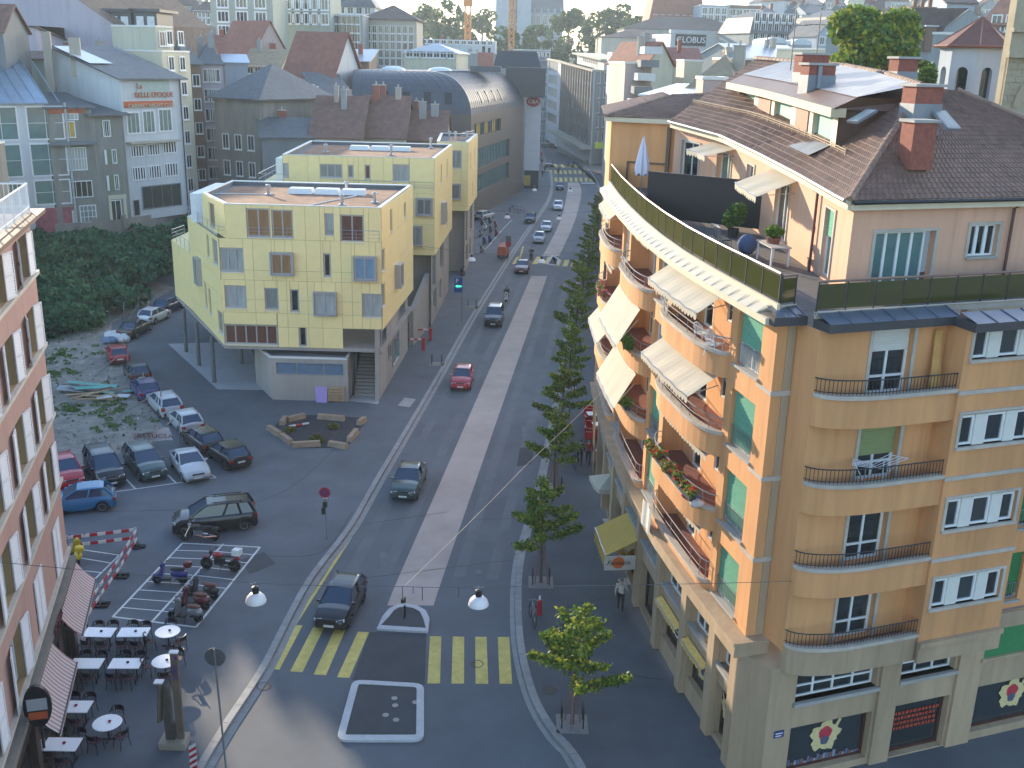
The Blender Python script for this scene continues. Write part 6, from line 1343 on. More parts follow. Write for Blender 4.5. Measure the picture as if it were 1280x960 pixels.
for k in range(4):
 for F, s in ((CF1, 4.5 + k * 3.2), (CF2, 8 + k * 5.0)):
  d0, z0 = prof[2]; mb = MB(); mb.hexa([F.pt(s, -d0 + .25, z0 - .4), F.pt(s + 1.1, -d0 + .25, z0 - .4), F.pt(s + 1.1, -d0 - .6, z0 - .4), F.pt(s, -d0 - .6, z0 - .4), F.pt(s, -prof[4][0] + .5, prof[4][1] - .4), F.pt(s + 1.1, -prof[4][0] + .5, prof[4][1] - .4), F.pt(s + 1.1, -prof[4][0] - .5, prof[4][1] - .4), F.pt(s, -prof[4][0] - .5, prof[4][1] - .4)]); mb.build('roof_window', BLACK, CB)
for q in ((-21, 178), (-13.5, 182)): mb = MB(); mb.ball((*q, zt), 1.6, 12, 0, (1.3, 1, .4)); mb.build('dome_light', M('milky_dome', (.72, .72, .70), .3, .05, 3), CB, smooth=True)
q = atY(607, 80, 190); mb = MB(); mb.box(q.x - 1.4, q.x + 1.4, q.y - 1, q.y + 1, zt, zt + 3.2); mb.build('chimney', M('brick_pink', (.36, .16, .12), .8, .2, 3), CB); mb = MB(); mb.box(q.x - 2.6, q.x + 2.8, q.y - 2.5, q.y + 2, zt, zt + .9); mb.build('roof_plinth', CMET, CB)
mb = MB(); mb.tube([(q.x - .4, q.y, zt + 3.2), (q.x - .4, q.y, zt + 4.2)], .3, 8); mb.tube([(q.x + .6, q.y, zt + 3.2), (q.x + .6, q.y, zt + 4)], .25, 8); mb.build('flue', DARKM, CB)
mb = MB(); mb.box(q.x + 3.4, q.x + 11, 205, 214, 18, 23.4); ob = mb.build('roof_block', M('black_roof', (.03, .033, .045), .5, .2, 1), CB)
# --- white tower with the store sign
p = at(655, 230, 0); CT = empty('store_tower', (2.6, 212, 0), label='white tower with a red oval store sign beside the street', cat='tower')
zt_ = zz(660, 106, 212); WT = M('white_cladding', (.60, .58, .58), .6, .06, 1)
for k in range(9): z0 = 3.6 + (zt_ - 3.6) * k / 9; mb = MB(); mb.box(1.25, 4.35, 211, 222, z0 + .02, 3.6 + (zt_ - 3.6) * (k + 1) / 9); mb.build('cladding_panel', WT, CT)
mb = MB(); mb.box(1.1, 4.5, 210.8, 222, zt_, zt_ + .3); mb.build('cap', GREYST, CT); mb = MB(); mb.box(1.35, 4.25, 211.2, 222, 0, 3.6); mb.build('shop_window', GLASS, CT)
mb = MB(); mb.box(1.35, 2.6, 211.1, 211.18, .6, 2.6); mb.build('window_display', LIT, CT)
mb = MB(); mb.box(.6, 3.9, 213, 222, zt_ + .3, zt_ + 3.0); mb.build('roof_block', WM['cream'], CT); mb = MB(); mb.hexa([(-5.5, 213.5, zt_ + 3), (4.2, 213.5, zt_ + 3), (4.2, 224, zt_ + 3), (-5.5, 224, zt_ + 3), (-4.5, 216.5, zt_ + 6.3), (3.2, 216.5, zt_ + 6.3), (3.2, 223, zt_ + 6.3), (-4.5, 223, zt_ + 6.3)]); mb.build('dark_roof', MATS['black_roof'], CT)
sgp = Vector((2.75, 210.95, zz(661, 127, 211))); mb = MB(); mb.lathe([(1.35, 0), (1.35, -.12)], (0, 0, 0), 24, axis='y'); me = mb.mesh('sign_board')
so = put('sign_board', me, M('store_red', (.36, .02, .05), .5, .05, 3), CT, lofs(CT, sgp)); so.scale = (1, 1, .72)
mb = MB(); mb.lathe([(1.08, 0), (1.08, -.05), (1.0, -.06), (1.0, 0)], (0, -.12, 0), 24, axis='y');
textobj('C&A', 1.05, WHITE, CT, lofs(CT, sgp + Vector((0, -.14, 0))), (R(90), 0, 0), .02)
# --- finned office
OB = empty('office_building', (18, 265, 0), label='grey office block with tall dark fins and a terraced top floor', cat='building')
oK = xy(741, 265); oL = xy(697, 300); oLL = xy(683, 316); oR = xy(779, 272)
dzf = lambda s: .055 * s
OF = Fac([oK, oL], 1, dzf); OE = Fac([oL, oLL], 1, lambda s: .055 * 36 + .03 * s); OR_ = Fac([oK, oR], -1, lambda s: 0)
zo = zz(741, 88, 265); st = (zo - 5) / 5
mb = MB(); fwall(mb, OF, 0, OF.len, 0, zo, [(.8, OF.len - 4.5, 5 + st * k + .35, 5 + st * (k + 1) - .45) for k in range(5)], .3); fwall(mb, OE, 0, OE.len, 0, zo, [(1, OE.len - 1, 5 + st * k + .5, 5 + st * (k + 1) - .6) for k in range(5)], .3); fwall(mb, OR_, 0, OR_.len, 0, zo, [], .3); mb.build('wall', wallm('office', (.58, .58, .58)), OB)
for k in range(5):
 mb = MB(); fbox(mb, OF, .8, OF.len - 4.5, -.3, -.25, 5 + st * k + .35, 5 + st * (k + 1) - .45); mb.build('window_band', GLASS, OB)
 mb = MB(); fbox(mb, OE, 1, OE.len - 1, -.3, -.25, 5 + st * k + .5, 5 + st * (k + 1) - .6); mb.build('window_band', GLASSB, OB)
 wins(OR_, OB, .3, OR_.len - .2, 4, [5 + st * k + .6], 1.25, st - 1.0, pane=GLASSG, d=.03)
FIN = M('office_fin', (.24, .21, .19), .6, .15, 2)
for k in range(13): mb = MB(); s = .8 + (OF.len - 5.3) * k / 12; fbox(mb, OF, s - .14, s + .14, -.1, .55, 4.6, zo - .3); mb.build('fin', FIN, OB)
mb = MB(); fbox(mb, OF, -.3, OF.len, -.2, .7, zo - .3, zo + .15); fbox(mb, OE, 0, OE.len, -.2, .4, zo - .3, zo + .15); fbox(mb, OR_, -.3, OR_.len, -.2, .4, zo - .3, zo + .12); fbox(mb, OF, 0, OF.len, .0, 2.6, 3.6, 4.2); mb.build('cornice', WM['beige'], OB)
mb = MB(); OF2 = Fac([OF.pt(2, -3)[:2], OF.pt(30, -3)[:2]], 1, dzf); fbox(mb, OF2, 0, 26, -6, 0, zo, zo + 2.4); mb.build('attic', WM['white'], OB); wins(OF2, OB, 6, 20, 7, [zo + .8], 1.4, 1.3, pane=BRNW)
mb = MB(); fbox(mb, OF2, -.8, 27, -7, 1.2, zo + 2.4, zo + 2.75); mb.build('attic_roof', WM['cream'], OB)
mb = MB(); mb.prism([OF.pt(0, -.3)[:2], OF.pt(OF.len, -.3)[:2], (22, 330), (40, 320), oR + Vector((0, .3))], 0, zo - .05); mb.build('block', WM['grey'], OB)
textobj('MANOR', .01, WHITE, OB, (0, 0, 1), (0, 0, 0), .001) if False else None
mb = MB(); q = atY(755, 182, 262); mb.box(q.x - 2.3, q.x + 2.3, q.y - .2, q.y, q.z - .75, q.z + .75); mb.build('shop_sign', M('lime_sign', (.45, .55, .06), .5, .1, 2), OB)
house('distant pale office behind the fins with rows of grey windows', xy(640, 345), xy(686, 345), 14, 0, zz(660, 62, 345), 'flat', 0, 'grey', 'metal', [zz(660, 74 + 11 * k, 345) for k in range(5)], 8, 2.0, 2.2)
house('pale town house with a mansard beyond the white tower', xy(668, 320), xy(690, 320), 12, 0, zz(678, 88, 320), 'mansard', 4, 'grey', 'slate', 6, 5, 1.2, 2)
# trees and planting
import numpy as np
rng = np.random.default_rng(5)
def leafmat(n, c, tr=.35): return M(n, c, .6, .35, .8, trans=tr, spec=.3)
LFD, LFM, LFY, LFF = leafmat('leaf_dark', (.065, .14, .035)), leafmat('leaf_mid', (.14, .22, .035)), leafmat('leaf_painted_sun', (.34, .36, .03)), leafmat('leaf_far', (.07, .105, .05))  # yellowest leaf tone has the sunlit look put into its colour
BARK = M('bark', (.10, .08, .06), .9, .3, 6, bump=.4)
def leafmesh(name, cen, size, mi=None):
 """many small leaf quads at the given centres"""
 n = len(cen); d = rng.normal(size=(n, 3)); d /= np.linalg.norm(d, axis=1)[:, None]; e = rng.normal(size=(n, 3)); e -= d * (d * e).sum(1)[:, None]; e /= np.linalg.norm(e, axis=1)[:, None]
 f = np.cross(d, e); s = size * rng.uniform(.6, 1.3, n)[:, None]
 v = np.stack([cen - e * s, cen - f * s * .55, cen + e * s, cen + f * s * .55], 1).reshape(-1, 3)
 me = bpy.data.meshes.new(name); me.vertices.add(4 * n); me.vertices.foreach_set('co', v.astype(np.float32).ravel()); me.loops.add(4 * n); me.loops.foreach_set('vertex_index', np.arange(4 * n, dtype=np.int32)); me.polygons.add(n)
 me.polygons.foreach_set('loop_start', np.arange(0, 4 * n, 4, dtype=np.int32)); me.polygons.foreach_set('loop_total', np.full(n, 4, dtype=np.int32))
 if mi is not None: me.polygons.foreach_set('material_index', mi.astype(np.int32))
 me.update(calc_edges=True); me.validate(); return me
def clump(blobs, n):
 """points on and inside lumpy balls, denser at the surface"""
 out = []
 w_ = np.array([b[3] ** 2 for b in blobs]); w_ = w_ / w_.sum()
 for (x, y, z, r, *q), k in zip(blobs, rng.multinomial(n, w_)):
  d = rng.normal(size=(k, 3)); d /= np.linalg.norm(d, axis=1)[:, None]; rr = r * rng.uniform(.45, 1.0, k) ** .5; out.append(np.array([x, y, z]) + d * rr[:, None] * np.array([1, 1, q[0] if q else .8]))
 return np.concatenate(out)
def bigtree(lab, base, H, R_, n, size, mats, group=None, trunk=.35, seedblobs=26, name='tree', low=.25, crown_sq=.8):
 r = empty(name, base, label=lab, cat='tree', group=group); m = MB(); m.tube([(0, 0, 0), (.1, .05, H * .25), (0, .1, H * .55), (.1, 0, H * .85)], [trunk, trunk * .75, trunk * .5, .06], 7)
 blobs = []
 for k in range(seedblobs):
  a = rng.uniform(0, 6.28); t = rng.uniform(low, 1); rad = R_ * math.sqrt(max(.05, 1 - ((t - .55) / .5) ** 2)) * rng.uniform(.35, .95); c = (rad * math.cos(a), rad * math.sin(a), H * t * .93)
  blobs.append((*c, R_ * rng.uniform(.26, .46), crown_sq))
  if k % 3 == 0: m.tube([(0, 0, H * max(.2, t - .3)), (c[0] * .6, c[1] * .6, c[2] - .3)], [trunk * .35, .04], 5)
 put('trunk', m.mesh('trunk'), BARK, r)
 cen = clump(blobs, n); mi = rng.choice(len(mats), n, p=None); put('crown', leafmesh('crown', cen, size, mi), mats, r); return r
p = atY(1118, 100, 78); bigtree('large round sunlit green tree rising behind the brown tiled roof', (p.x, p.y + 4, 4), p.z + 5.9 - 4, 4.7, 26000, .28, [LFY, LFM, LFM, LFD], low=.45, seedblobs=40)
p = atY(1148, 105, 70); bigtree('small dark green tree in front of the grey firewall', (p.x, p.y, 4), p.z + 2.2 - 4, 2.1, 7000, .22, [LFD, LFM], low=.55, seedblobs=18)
for i, (px, pt_, pw, Y, lab) in enumerate(((530, 2, 36, 470, 'tall hazy tree at the left end of the far park'), (556, -4, 44, 440, 'tall hazy tree left of the orange crane mast'), (604, 10, 40, 470, 'dark hazy cedar right of the orange crane mast'), (578, 14, 30, 500, 'hazy tree directly behind the orange crane mast'), (632, 30, 34, 420, 'low hazy tree in front of the pale cathedral'), (668, 26, 36, 420, 'broad hazy tree below the pale cathedral nave'), (712, 8, 44, 460, 'hazy tree right of the pale cathedral'), (738, 20, 36, 430, 'rounded hazy tree between two taller trees'), (768, 4, 52, 480, 'large rounded hazy tree beside the big dark roofs'), (795, 14, 34, 450, 'hazy tree touching the left eaves of the dark roofs'), (500, 22, 34, 520, 'distant pale tree behind the stone apartment house'), (690, 34, 24, 400, 'small hazy tree at the foot of the cathedral'))):
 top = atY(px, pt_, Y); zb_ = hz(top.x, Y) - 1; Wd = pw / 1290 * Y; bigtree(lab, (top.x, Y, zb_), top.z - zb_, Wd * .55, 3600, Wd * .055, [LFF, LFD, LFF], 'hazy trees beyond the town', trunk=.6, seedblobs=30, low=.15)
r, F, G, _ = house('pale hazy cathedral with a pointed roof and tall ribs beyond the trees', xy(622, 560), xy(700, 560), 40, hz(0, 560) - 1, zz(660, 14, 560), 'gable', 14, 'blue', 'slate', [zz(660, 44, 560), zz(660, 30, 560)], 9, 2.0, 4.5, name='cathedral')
for k in range(10): mb = MB(); s = 1 + k * (F.len - 2) / 9; fbox(mb, F, s - .5, s + .5, 0, 1.6, hz(0, 560), zz(660, 10, 560)); mb.build('buttress', WM['blue'], r)
for px in (626, 652): q = xy(px, 556); mb = MB(); mb.box(q.x - 3.5, q.x + 3.5, 552, 560, 18, 60); mb.hexa([(q.x - 3.8, 551.7, 60), (q.x + 3.8, 551.7, 60), (q.x + 3.8, 560, 60), (q.x - 3.8, 560, 60), (q.x - .2, 555.5, 74), (q.x + .2, 555.5, 74), (q.x + .2, 556, 74), (q.x - .2, 556, 74)]); mb.build('tower', WM['blue'], r)
CRO = M('crane_orange', (.50, .20, .04), .6, .1, 2)
def crane(px, pt_, Y, lab):
 b_ = atY(px, pt_, Y); r = empty('tower_crane', (b_.x, Y, 4), label=lab, cat='crane', group='tower cranes in the haze'); z1 = b_.z; w_ = .9; m = MB(); n = int((z1 - 4) / 2.2)
 for sx in (-w_, w_):
  for sy in (-w_, w_): m.beam((b_.x + sx, Y + sy, 4), (b_.x + sx, Y + sy, z1), .42, .42)
 for k in range(n):
  z = 4 + k * 2.2
  for sy in (-w_, w_): m.beam((b_.x - w_, Y + sy, z), (b_.x + w_, Y + sy, z + 2.2), .3, .3); m.beam((b_.x + w_, Y + sy, z), (b_.x - w_, Y + sy, z + 2.2), .26, .26)
 o = m.build('mast', CRO, r); m = MB(); m.box(b_.x - 1.5, b_.x + 1.5, Y - 1.5, Y + 1.5, z1, z1 + 2.4); m.build('cab', CRO, r)
 m = MB(); m.beam((b_.x - 14, Y + 20, z1 + 3), (b_.x + 22, Y - 32, z1 + 3), 1.1, 1.2); m.beam((b_.x, Y, z1 + 2.4), (b_.x, Y, z1 + 8), .6, .6); m.build('jib', CRO, r)
crane(585, 8, 360, 'orange lattice tower crane standing before the far trees at centre'); crane(641, -30, 390, 'second paler crane mast in front of the hazy cathedral')
# roofs behind the corner building
r, F, G, H_ = house('pink curved house with dark and white striped balconies beyond the corner building', xy(779, 118), xy(812, 118), 22, 0, zz(790, 78, 118), 'flat', 0, 'pinkish', 'gravel')
for k in range(7):
 z = zz(790, 128, 118) - 3 + k * 1.35; mb = MB(); mb.box(F.p[0].x - .2 + k * .28, F.p[0].x + 1.7 + k * .28, 113.5, 118, z, z + .75); mb.build('balcony', WM['dgrey'] if k % 2 else WM['white'], r)
house('house with a flat pale metal roof behind the corner block end', xy(806, 92), xy(872, 90), 10, 0, zz(835, 119, 91), 'shed', .8, 'cream', 'metal', over=.5)
house('house with a pyramid shaped tan tiled roof', xy(848, 96), xy(922, 94), 12, 0, zz(880, 122, 95), 'hip', 3.7, 'beige', 'tan', chim=1)
house('pink rendered stair head with a dark slate top on the roofs', xy(877, 74), xy(908, 74), 3, 10, zz(892, 97, 74), 'flat', 0, 'pinkish', 'slate', over=.1)
house('cream rooftop box house between tan and red roofs', xy(852, 118), xy(874, 118), 6, 0, zz(862, 75, 118), 'flat', 0, 'cream', 'metal')
house('brown clad rooftop house with a cream edge beside the tan pyramid roof', xy(906, 112), xy(942, 112), 9, 0, zz(925, 73, 112), 'flat', 0, 'brown', 'metal', chim=4)
house('gabled house with red tiles and cream verges', xy(806, 150), xy(838, 152), 10, 0, zz(822, 82, 150), 'xgable', 3.2, 'cream', 'red', chim=2)
house('low house with red tiles and roof terraces left of the chimney stacks', xy(826, 165), xy(872, 165), 10, 0, zz(850, 76, 165), 'gable', 2.0, 'beige', 'red', chim=1)
house('house with terrace garden on its pale roof behind the finned office', xy(762, 230), xy(806, 230), 12, 0, zz(785, 66, 230), 'flat', 0, 'white', 'metal', [zz(785, 78, 230)], 5, 1.6, 1.7, chim=4)
house('blue grey metal roofed hall right of the finned office', xy(775, 262), xy(836, 258), 12, 0, zz(800, 66, 260), 'hip', 2.2, 'grey', 'slate', chim=2)
r, F, G, _ = house('department store penthouse with a black sign board and a white wall', xy(833, 285), xy(926, 290), 14, 0, zz(880, 44, 287), 'flat', 0, 'white', 'gravel')
mb = MB(); a, b = (xy(838, 285.5) - F.p[0]).length, (xy(876, 287) - F.p[0]).length; fbox(mb, F, a, b, .02, .4, zz(857, 57, 286), zz(857, 43, 286)); mb.build('sign_board', M('sign_black', (.025, .02, .02), .5, .1, 3), r)
q = V(F.pt((a + b) / 2, .45, zz(857, 50, 286))); textobj('GLOBUS', 2.15, WHITE, r, lofs(r, q), (R(90), 0, F.ang(1)), .06)
mb = MB(); fbox(mb, F, -.5, F.len + 1, -.3, .9, zz(880, 42, 287), zz(880, 38.5, 287)); mb.build('roof_edge', RM['metal'], r)
house('wide hall under a low dark tiled hip roof left of the sign', xy(748, 330), xy(838, 330), 26, 0, zz(790, 47, 330), 'hip', 3.0, 'beige', 'dtile'); house('wide building under a dark tiled hip roof above the store sign', xy(775, 370), xy(928, 370), 26, 0, zz(850, 37, 370), 'hip', 4.6, 'grey', 'dtile')
house('house with a steep red brown roof and white dormer windows at the top', xy(806, 400), xy(872, 400), 24, 0, zz(835, 24, 400), 'mansard', 12, 'beige', 'red', [zz(835, 26, 400)], 7, 1.6, 2); house('white faced apartment house with scattered windows near the top edge', xy(866, 385), xy(902, 385), 16, 0, zz(885, 6, 385), 'flat', 0, 'blue', 'gravel', [zz(885, 12 + 9 * k, 385) - 1.5 for k in range(2)], 4, 1.7, 2.2)
house('dark brick apartment house with white bay windows at the top', xy(900, 390), xy(946, 390), 16, 0, zz(920, 6, 390), 'flat', 0, 'brown', 'slate', [zz(920, 14 + 9 * k, 390) - 1.5 for k in range(2)], 5, 2.0, 2.2)
house('long grey building under a slate roof with a line of white dormers', xy(930, 270), xy(1000, 275), 16, 0, zz(965, 42, 272), 'mansard', 5.5, 'grey', 'slate', [zz(965, 40, 272), zz(965, 27.5, 272), zz(965, 50, 272)], 8, 1.2, 2.0); house('long low hall with a pale metal roof behind the antennas', xy(926, 190), xy(1010, 196), 16, 0, zz(965, 74, 192), 'gable', 2.6, 'grey', 'metal', chim=3)
mb = None
house('white gabled house between grey roofs in the upper right', xy(1012, 235), xy(1040, 237), 10, 0, zz(1026, 45, 236), 'xgable', 3.4, 'blue', 'slate', [zz(1026, 56, 236)], 3, 1.2, 1.6); house('pale blank gable house above the round skylights', xy(994, 300), xy(1018, 300), 10, 0, zz(1006, 20, 300), 'flat', 0, 'blue', 'slate')
house('slate mansard house with dormers left of the big green tree', xy(1020, 250), xy(1088, 255), 14, 0, zz(1055, 42, 252), 'mansard', 5.2, 'pinkish', 'slate', [zz(1055, 40, 252), zz(1055, 54, 252)], 7, 1.2, 1.8)
house('cream rooftop house with a flat roof left of the stone chimney', xy(1014, 150), xy(1041, 152), 8, 0, zz(1027, 61, 151), 'flat', 0, 'cream', 'gravel'); house('pale yellow block right of the stone chimney', xy(1054, 140), xy(1074, 140), 8, 0, zz(1064, 64, 140), 'flat', 0, 'cream', 'gravel', [zz(1064, 74, 140)], 2, 1, 1.2)
for k, (px, py, w_, Y, lab) in enumerate(((971, 47, 25, 210, 'white barrel vaulted skylight hall left of the other one'), (1003, 49, 24, 205, 'second white barrel vaulted skylight hall'))):
 q = atY(px, py, Y); W_ = w_ / 1290 * Y; r = empty('vaulted_hall', (q.x, Y, 0), label=lab, cat='hall', group='white vaulted halls'); m = MB(); n = 10
 pr = [(W_ / 2 * math.cos(math.pi * i / n), W_ * .28 * math.sin(math.pi * i / n)) for i in range(n + 1)]
 vs = [(q.x + a, Y, q.z - 1 + b) for a, b in pr] + [(q.x + a, Y + 14, q.z - 1 + b) for a, b in pr]; m.add(vs, [(i, i + 1, n + 2 + i, n + 1 + i) for i in range(n)] + [tuple(range(n + 1))]); m.build('vault', WM['white'], r); m = MB(); m.box(q.x - W_ / 2, q.x + W_ / 2, Y, Y + 14, 0, q.z - 1); m.build('wall', WM['grey'], r)
ordn = 'first second third fourth fifth sixth seventh eighth ninth tenth eleventh twelfth thirteenth'.split(); rnd_ = random.Random(11); adj = ['grey', 'pale', 'brown', 'ochre', 'bluish', 'weathered', 'cream', 'narrow', 'broad', 'small']
for i in range(26):          # hillside rows in the haze
 px = 940 + (i % 13) * 27 + rnd_.uniform(-6, 6); row = i // 13; Y = (330, 430)[row] + rnd_.uniform(-15, 25); w_ = rnd_.uniform(20, 32); y_ = (20, 4)[row] + rnd_.uniform(-4, 5)
 house('%s from the left among hillside houses of the %s hazy row, upper right' % (ordn[i % 13], ('nearer', 'farther')[row]), xy(px, Y), xy(px + w_, Y + rnd_.uniform(-4, 6)), 12, 0, zz(px, y_, Y), rnd_.choice(('gable', 'hip', 'mansard', 'xgable')), rnd_.uniform(2.5, 5), rnd_.choice(('grey', 'blue', 'beige', 'white', 'cream')), rnd_.choice(('slate', 'dtile', 'tile', 'slate')), [zz(px, y_ + 6 + 7 * k, Y) - 1 for k in range(2)], 4, 1.3, 1.8, chim=3, group='hazy hillside houses')
for i in range(12):          # left hillside rows
 px = 225 + i * 22; Y = 300 + rnd_.uniform(-15, 40); house('%s from the left of the far hillside houses above the old roofs' % ordn[i], xy(px, Y), xy(px + 24, Y), 12, 0, zz(px, 10 + rnd_.uniform(-8, 6), Y), rnd_.choice(('gable', 'hip', 'flat')), 3, rnd_.choice(('grey', 'green', 'beige', 'white')), rnd_.choice(('slate', 'dtile', 'tile')), [zz(px, 22 + 8 * k, Y) for k in range(2)], 4, 1.3, 1.8, chim=3, group='far houses above the old roofs')
q = atY(1047, 76, 125); r = empty('stone_chimney', (q.x, 125, 0), label='tall pale stone chimney with two round pots', cat='chimney'); m = MB(); m.box(q.x - .55, q.x + .55, 124.5, 125.5, 0, zz(1047, 45, 125)); m.build('shaft', WM['grey'], r); m = MB(); m.box(q.x - .8, q.x + .8, 124.3, 125.7, zz(1047, 45, 125), zz(1047, 43, 125)); m.build('cap', GREYST, r)
for e in (-.35, .35): m = MB(); m.lathe([(.26, 0), (.22, 1.9)], (q.x + e, 125, zz(1047, 43, 125)), 8); m.build('chimney_pot', WM['white'], r)
r, F, G, _ = house('grey house with a blank firewall, mansard roof and dormers by the big tree', xy(1168, 96), xy(1222, 101), 12, 4, zz(1190, 42, 98), 'flat', 0, 'grey', 'slate')
def ply(Y, pts, dep, mat, name, par):
 mb = MB(); f = [atY(x, y, Y) for x, y in pts]; n = len(f); mb.add([tuple(p) for p in f] + [(p.x, p.y + dep, p.z) for p in f], [tuple(range(n)), tuple(range(2 * n - 1, n - 1, -1))] + [(i, (i + 1) % n, n + (i + 1) % n, n + i) for i in range(n)]); return mb.build(name, mat, par)
ply(97, [(1166, 118), (1228, 120), (1225, 24), (1212, 11), (1180, 34), (1172, 53)], 11, WM['grey'], 'firewall', r)
mb = MB(); a, b, c = atY(1172, 53, 96.8), atY(1182, 33, 96.8), atY(1212, 10, 96.8); t = Vector((-5.5, 3.5, .0)); mb.quad(tuple(a), tuple(b), tuple(b + t), tuple(a + t)); mb.quad(tuple(b), tuple(c), tuple(c + t * .8), tuple(b + t)); mb.build('mansard_roof', RM['dtile'], r)
for k in range(3): q = a + t * (.2 + .3 * k) + Vector((.4, -.2, .2)); mb = MB(); mb.box(q.x - .45, q.x + .45, q.y - .5, q.y + 1.5, q.z - 1.0, q.z + 1.1); dm = mb.build('dormer', WM['brown'], r); mb = MB(); mb.box(q.x - .6, q.x + .6, q.y - .65, q.y + 1.5, q.z + 1.1, q.z + 1.22); mb.build('dormer_roof', RM['metal'], dm)
house('blue grey house face between the firewall and the top edge', xy(1166, 150), xy(1200, 150), 10, 0, zz(1180, 3, 150), 'gable', 2, 'blue', 'dtile'); house('dark roofed houses rising at the upper right corner', xy(1215, 118), xy(1300, 112), 14, 4, zz(1250, 30, 114), 'gable', 6, 'dgrey', 'tile', [zz(1230, 38, 116)], 4, 1.1, 1.6, chim=3)
r, F, G, _ = house('small stone tower with an open belfry at the top edge', xy(1140, 130), xy(1166, 130), 3, 4, zz(1152, 12, 130), 'flat', 0, 'brown', 'slate', over=.1)
q = atY(1152, 12, 130); mb = MB()
for e in (-.9, .0, .9): mb.box(q.x + e - .2, q.x + e + .2, 129.8, 130.2, q.z, q.z + 2.6)
mb.box(q.x - 1.6, q.x + 1.6, 129.5, 132, q.z, q.z + .3); mb.box(q.x - 1.5, q.x + 1.5, 129.5, 132, q.z + 2.6, q.z + 3.1); mb.build('belfry', WM['brown'], r)
c0 = atY(1237, 100, 70); cx, cy = c0.x, c0.y + 3.0; r = empty('octagonal_pavilion', (cx, cy, 8), label='pale octagonal pavilion with arched openings and a pyramid roof', cat='pavilion'); ze2, R8 = zz(1237, 57, 68), 2.15
oc = [Vector((cx + R8 * math.cos(R(22.5 + 45 * k + 6)), cy + R8 * math.sin(R(22.5 + 45 * k + 6)))) for k in range(8)]; mb = MB(); ar_ = MB()
for k in range(8):
 F = Fac([oc[k], oc[(k + 1) % 8]], -1); zb_ = ze2 - 6.5; a = F.len * .28; b = F.len * .72; h = ze2 - 1.3
 fwall(mb, F, 0, F.len, zb_ - 4, ze2, [(a, b, ze2 - 4.3, h)], .35); n = 8
 for i in range(n):
  t0, t1 = math.pi * i / n, math.pi * (i + 1) / n; m_ = (a + b) / 2; rr = (b - a) / 2; fz = h - rr
  ar_.quad(F.pt(m_ + rr * math.cos(t0), .004, fz + rr * math.sin(t0)), F.pt(m_ + rr * math.cos(t1), .004, fz + rr * math.sin(t1)), F.pt(m_ + rr * math.cos(t1), .004, h + .01), F.pt(m_ + rr * math.cos(t0), .004, h + .01))
 fbox(ar_, F, a, b, -.4, -.36, ze2 - 4.4, h, 1)
mb.build('wall', WM['blue'], r); ar_.build('arch', [WM['blue'], GLASS], r); mb = MB(); R9 = R8 + .45
o9 = [(cx + R9 * math.cos(R(28.5 + 45 * k)), cy + R9 * math.sin(R(28.5 + 45 * k)), ze2) for k in range(8)]; top = (cx + .2, cy, zz(1258, 20, 71))
for k in range(8): mb.add([o9[k], o9[(k + 1) % 8], top], [(0, 1, 2)])
mb.build('roof', M('red_brown_roof', (.16, .07, .05), .7, .2, 1.5), r); mb = MB()
for k in range(8): mb.tube([o9[k], top], .06, 4); mb.tube([o9[k], o9[(k + 1) % 8]], .1, 4)
mb.build('roof_hip', M('hip_red', (.22, .09, .06), .6, .2, 2), r)
c0 = atY(1249, 160, 58); r = empty('church', (c0.x + 4, c0.y, 5), label='sandstone church wall with a large blind arch at the right edge', cat='church'); SST = M('sandstone', (.40, .33, .22), .85, .15, 1, grime=.2); F = Fac([(c0.x - .1, c0.y), (c0.x + 9, c0.y + 2.0)], -1); zc0, zc1 = 8, zz(1262, 72, 58)
cw, ch_ = .62, .34; j = 0; z = zz(1260, 168, 58)
while z < zc1 - .05:
 s = -.0 - (j % 2) * cw / 2
 while s < 3.0:
  a, b = max(s, 0), min(s + cw - .02, 3.0)
  if b - a > .1 and not (a > .95 and z < zc1 - 1.5): mb = MB(); fbox(mb, F, a, b, -.2, .02, z, min(z + ch_ - .02, zc1)); mb.build('stone', SST, r)
  s += cw
 z += ch_; j += 1
mb = MB(); fbox(mb, F, 0, 9, -.6, -.05, zc0, zc1 + 6); mb.build('wall', SST, r); mb = MB(); fbox(mb, F, -.25, 9, -.1, .35, zc1, zc1 + .35); fbox(mb, F, -.1, 9, -.1, .2, zc1 + 1.3, zc1 + 1.5); mb.build('cornice', SST, r)
mb = MB(); mb.quad(F.pt(0, -.05, zc0), F.pt(.3, -.6, zc0), F.pt(.3, -.6, zc1 + 6), F.pt(0, -.05, zc1 + 6)); mb.build('side_wall', SST, r)
mb = MB(); m_ = 2.4; rr = 1.4
for i in range(10):
 t0, t1 = math.pi * i / 10, math.pi * (i + 1) / 10; zf = zc1 - 2.5
 mb.hexa([F.pt(m_ + q * math.cos(t), d, zf + q * math.sin(t)) for d in (.0, .14) for q, t in ((rr, t0), (rr + .35, t0), (rr + .35, t1), (rr, t1))])
mb.build('arch', SST, r)
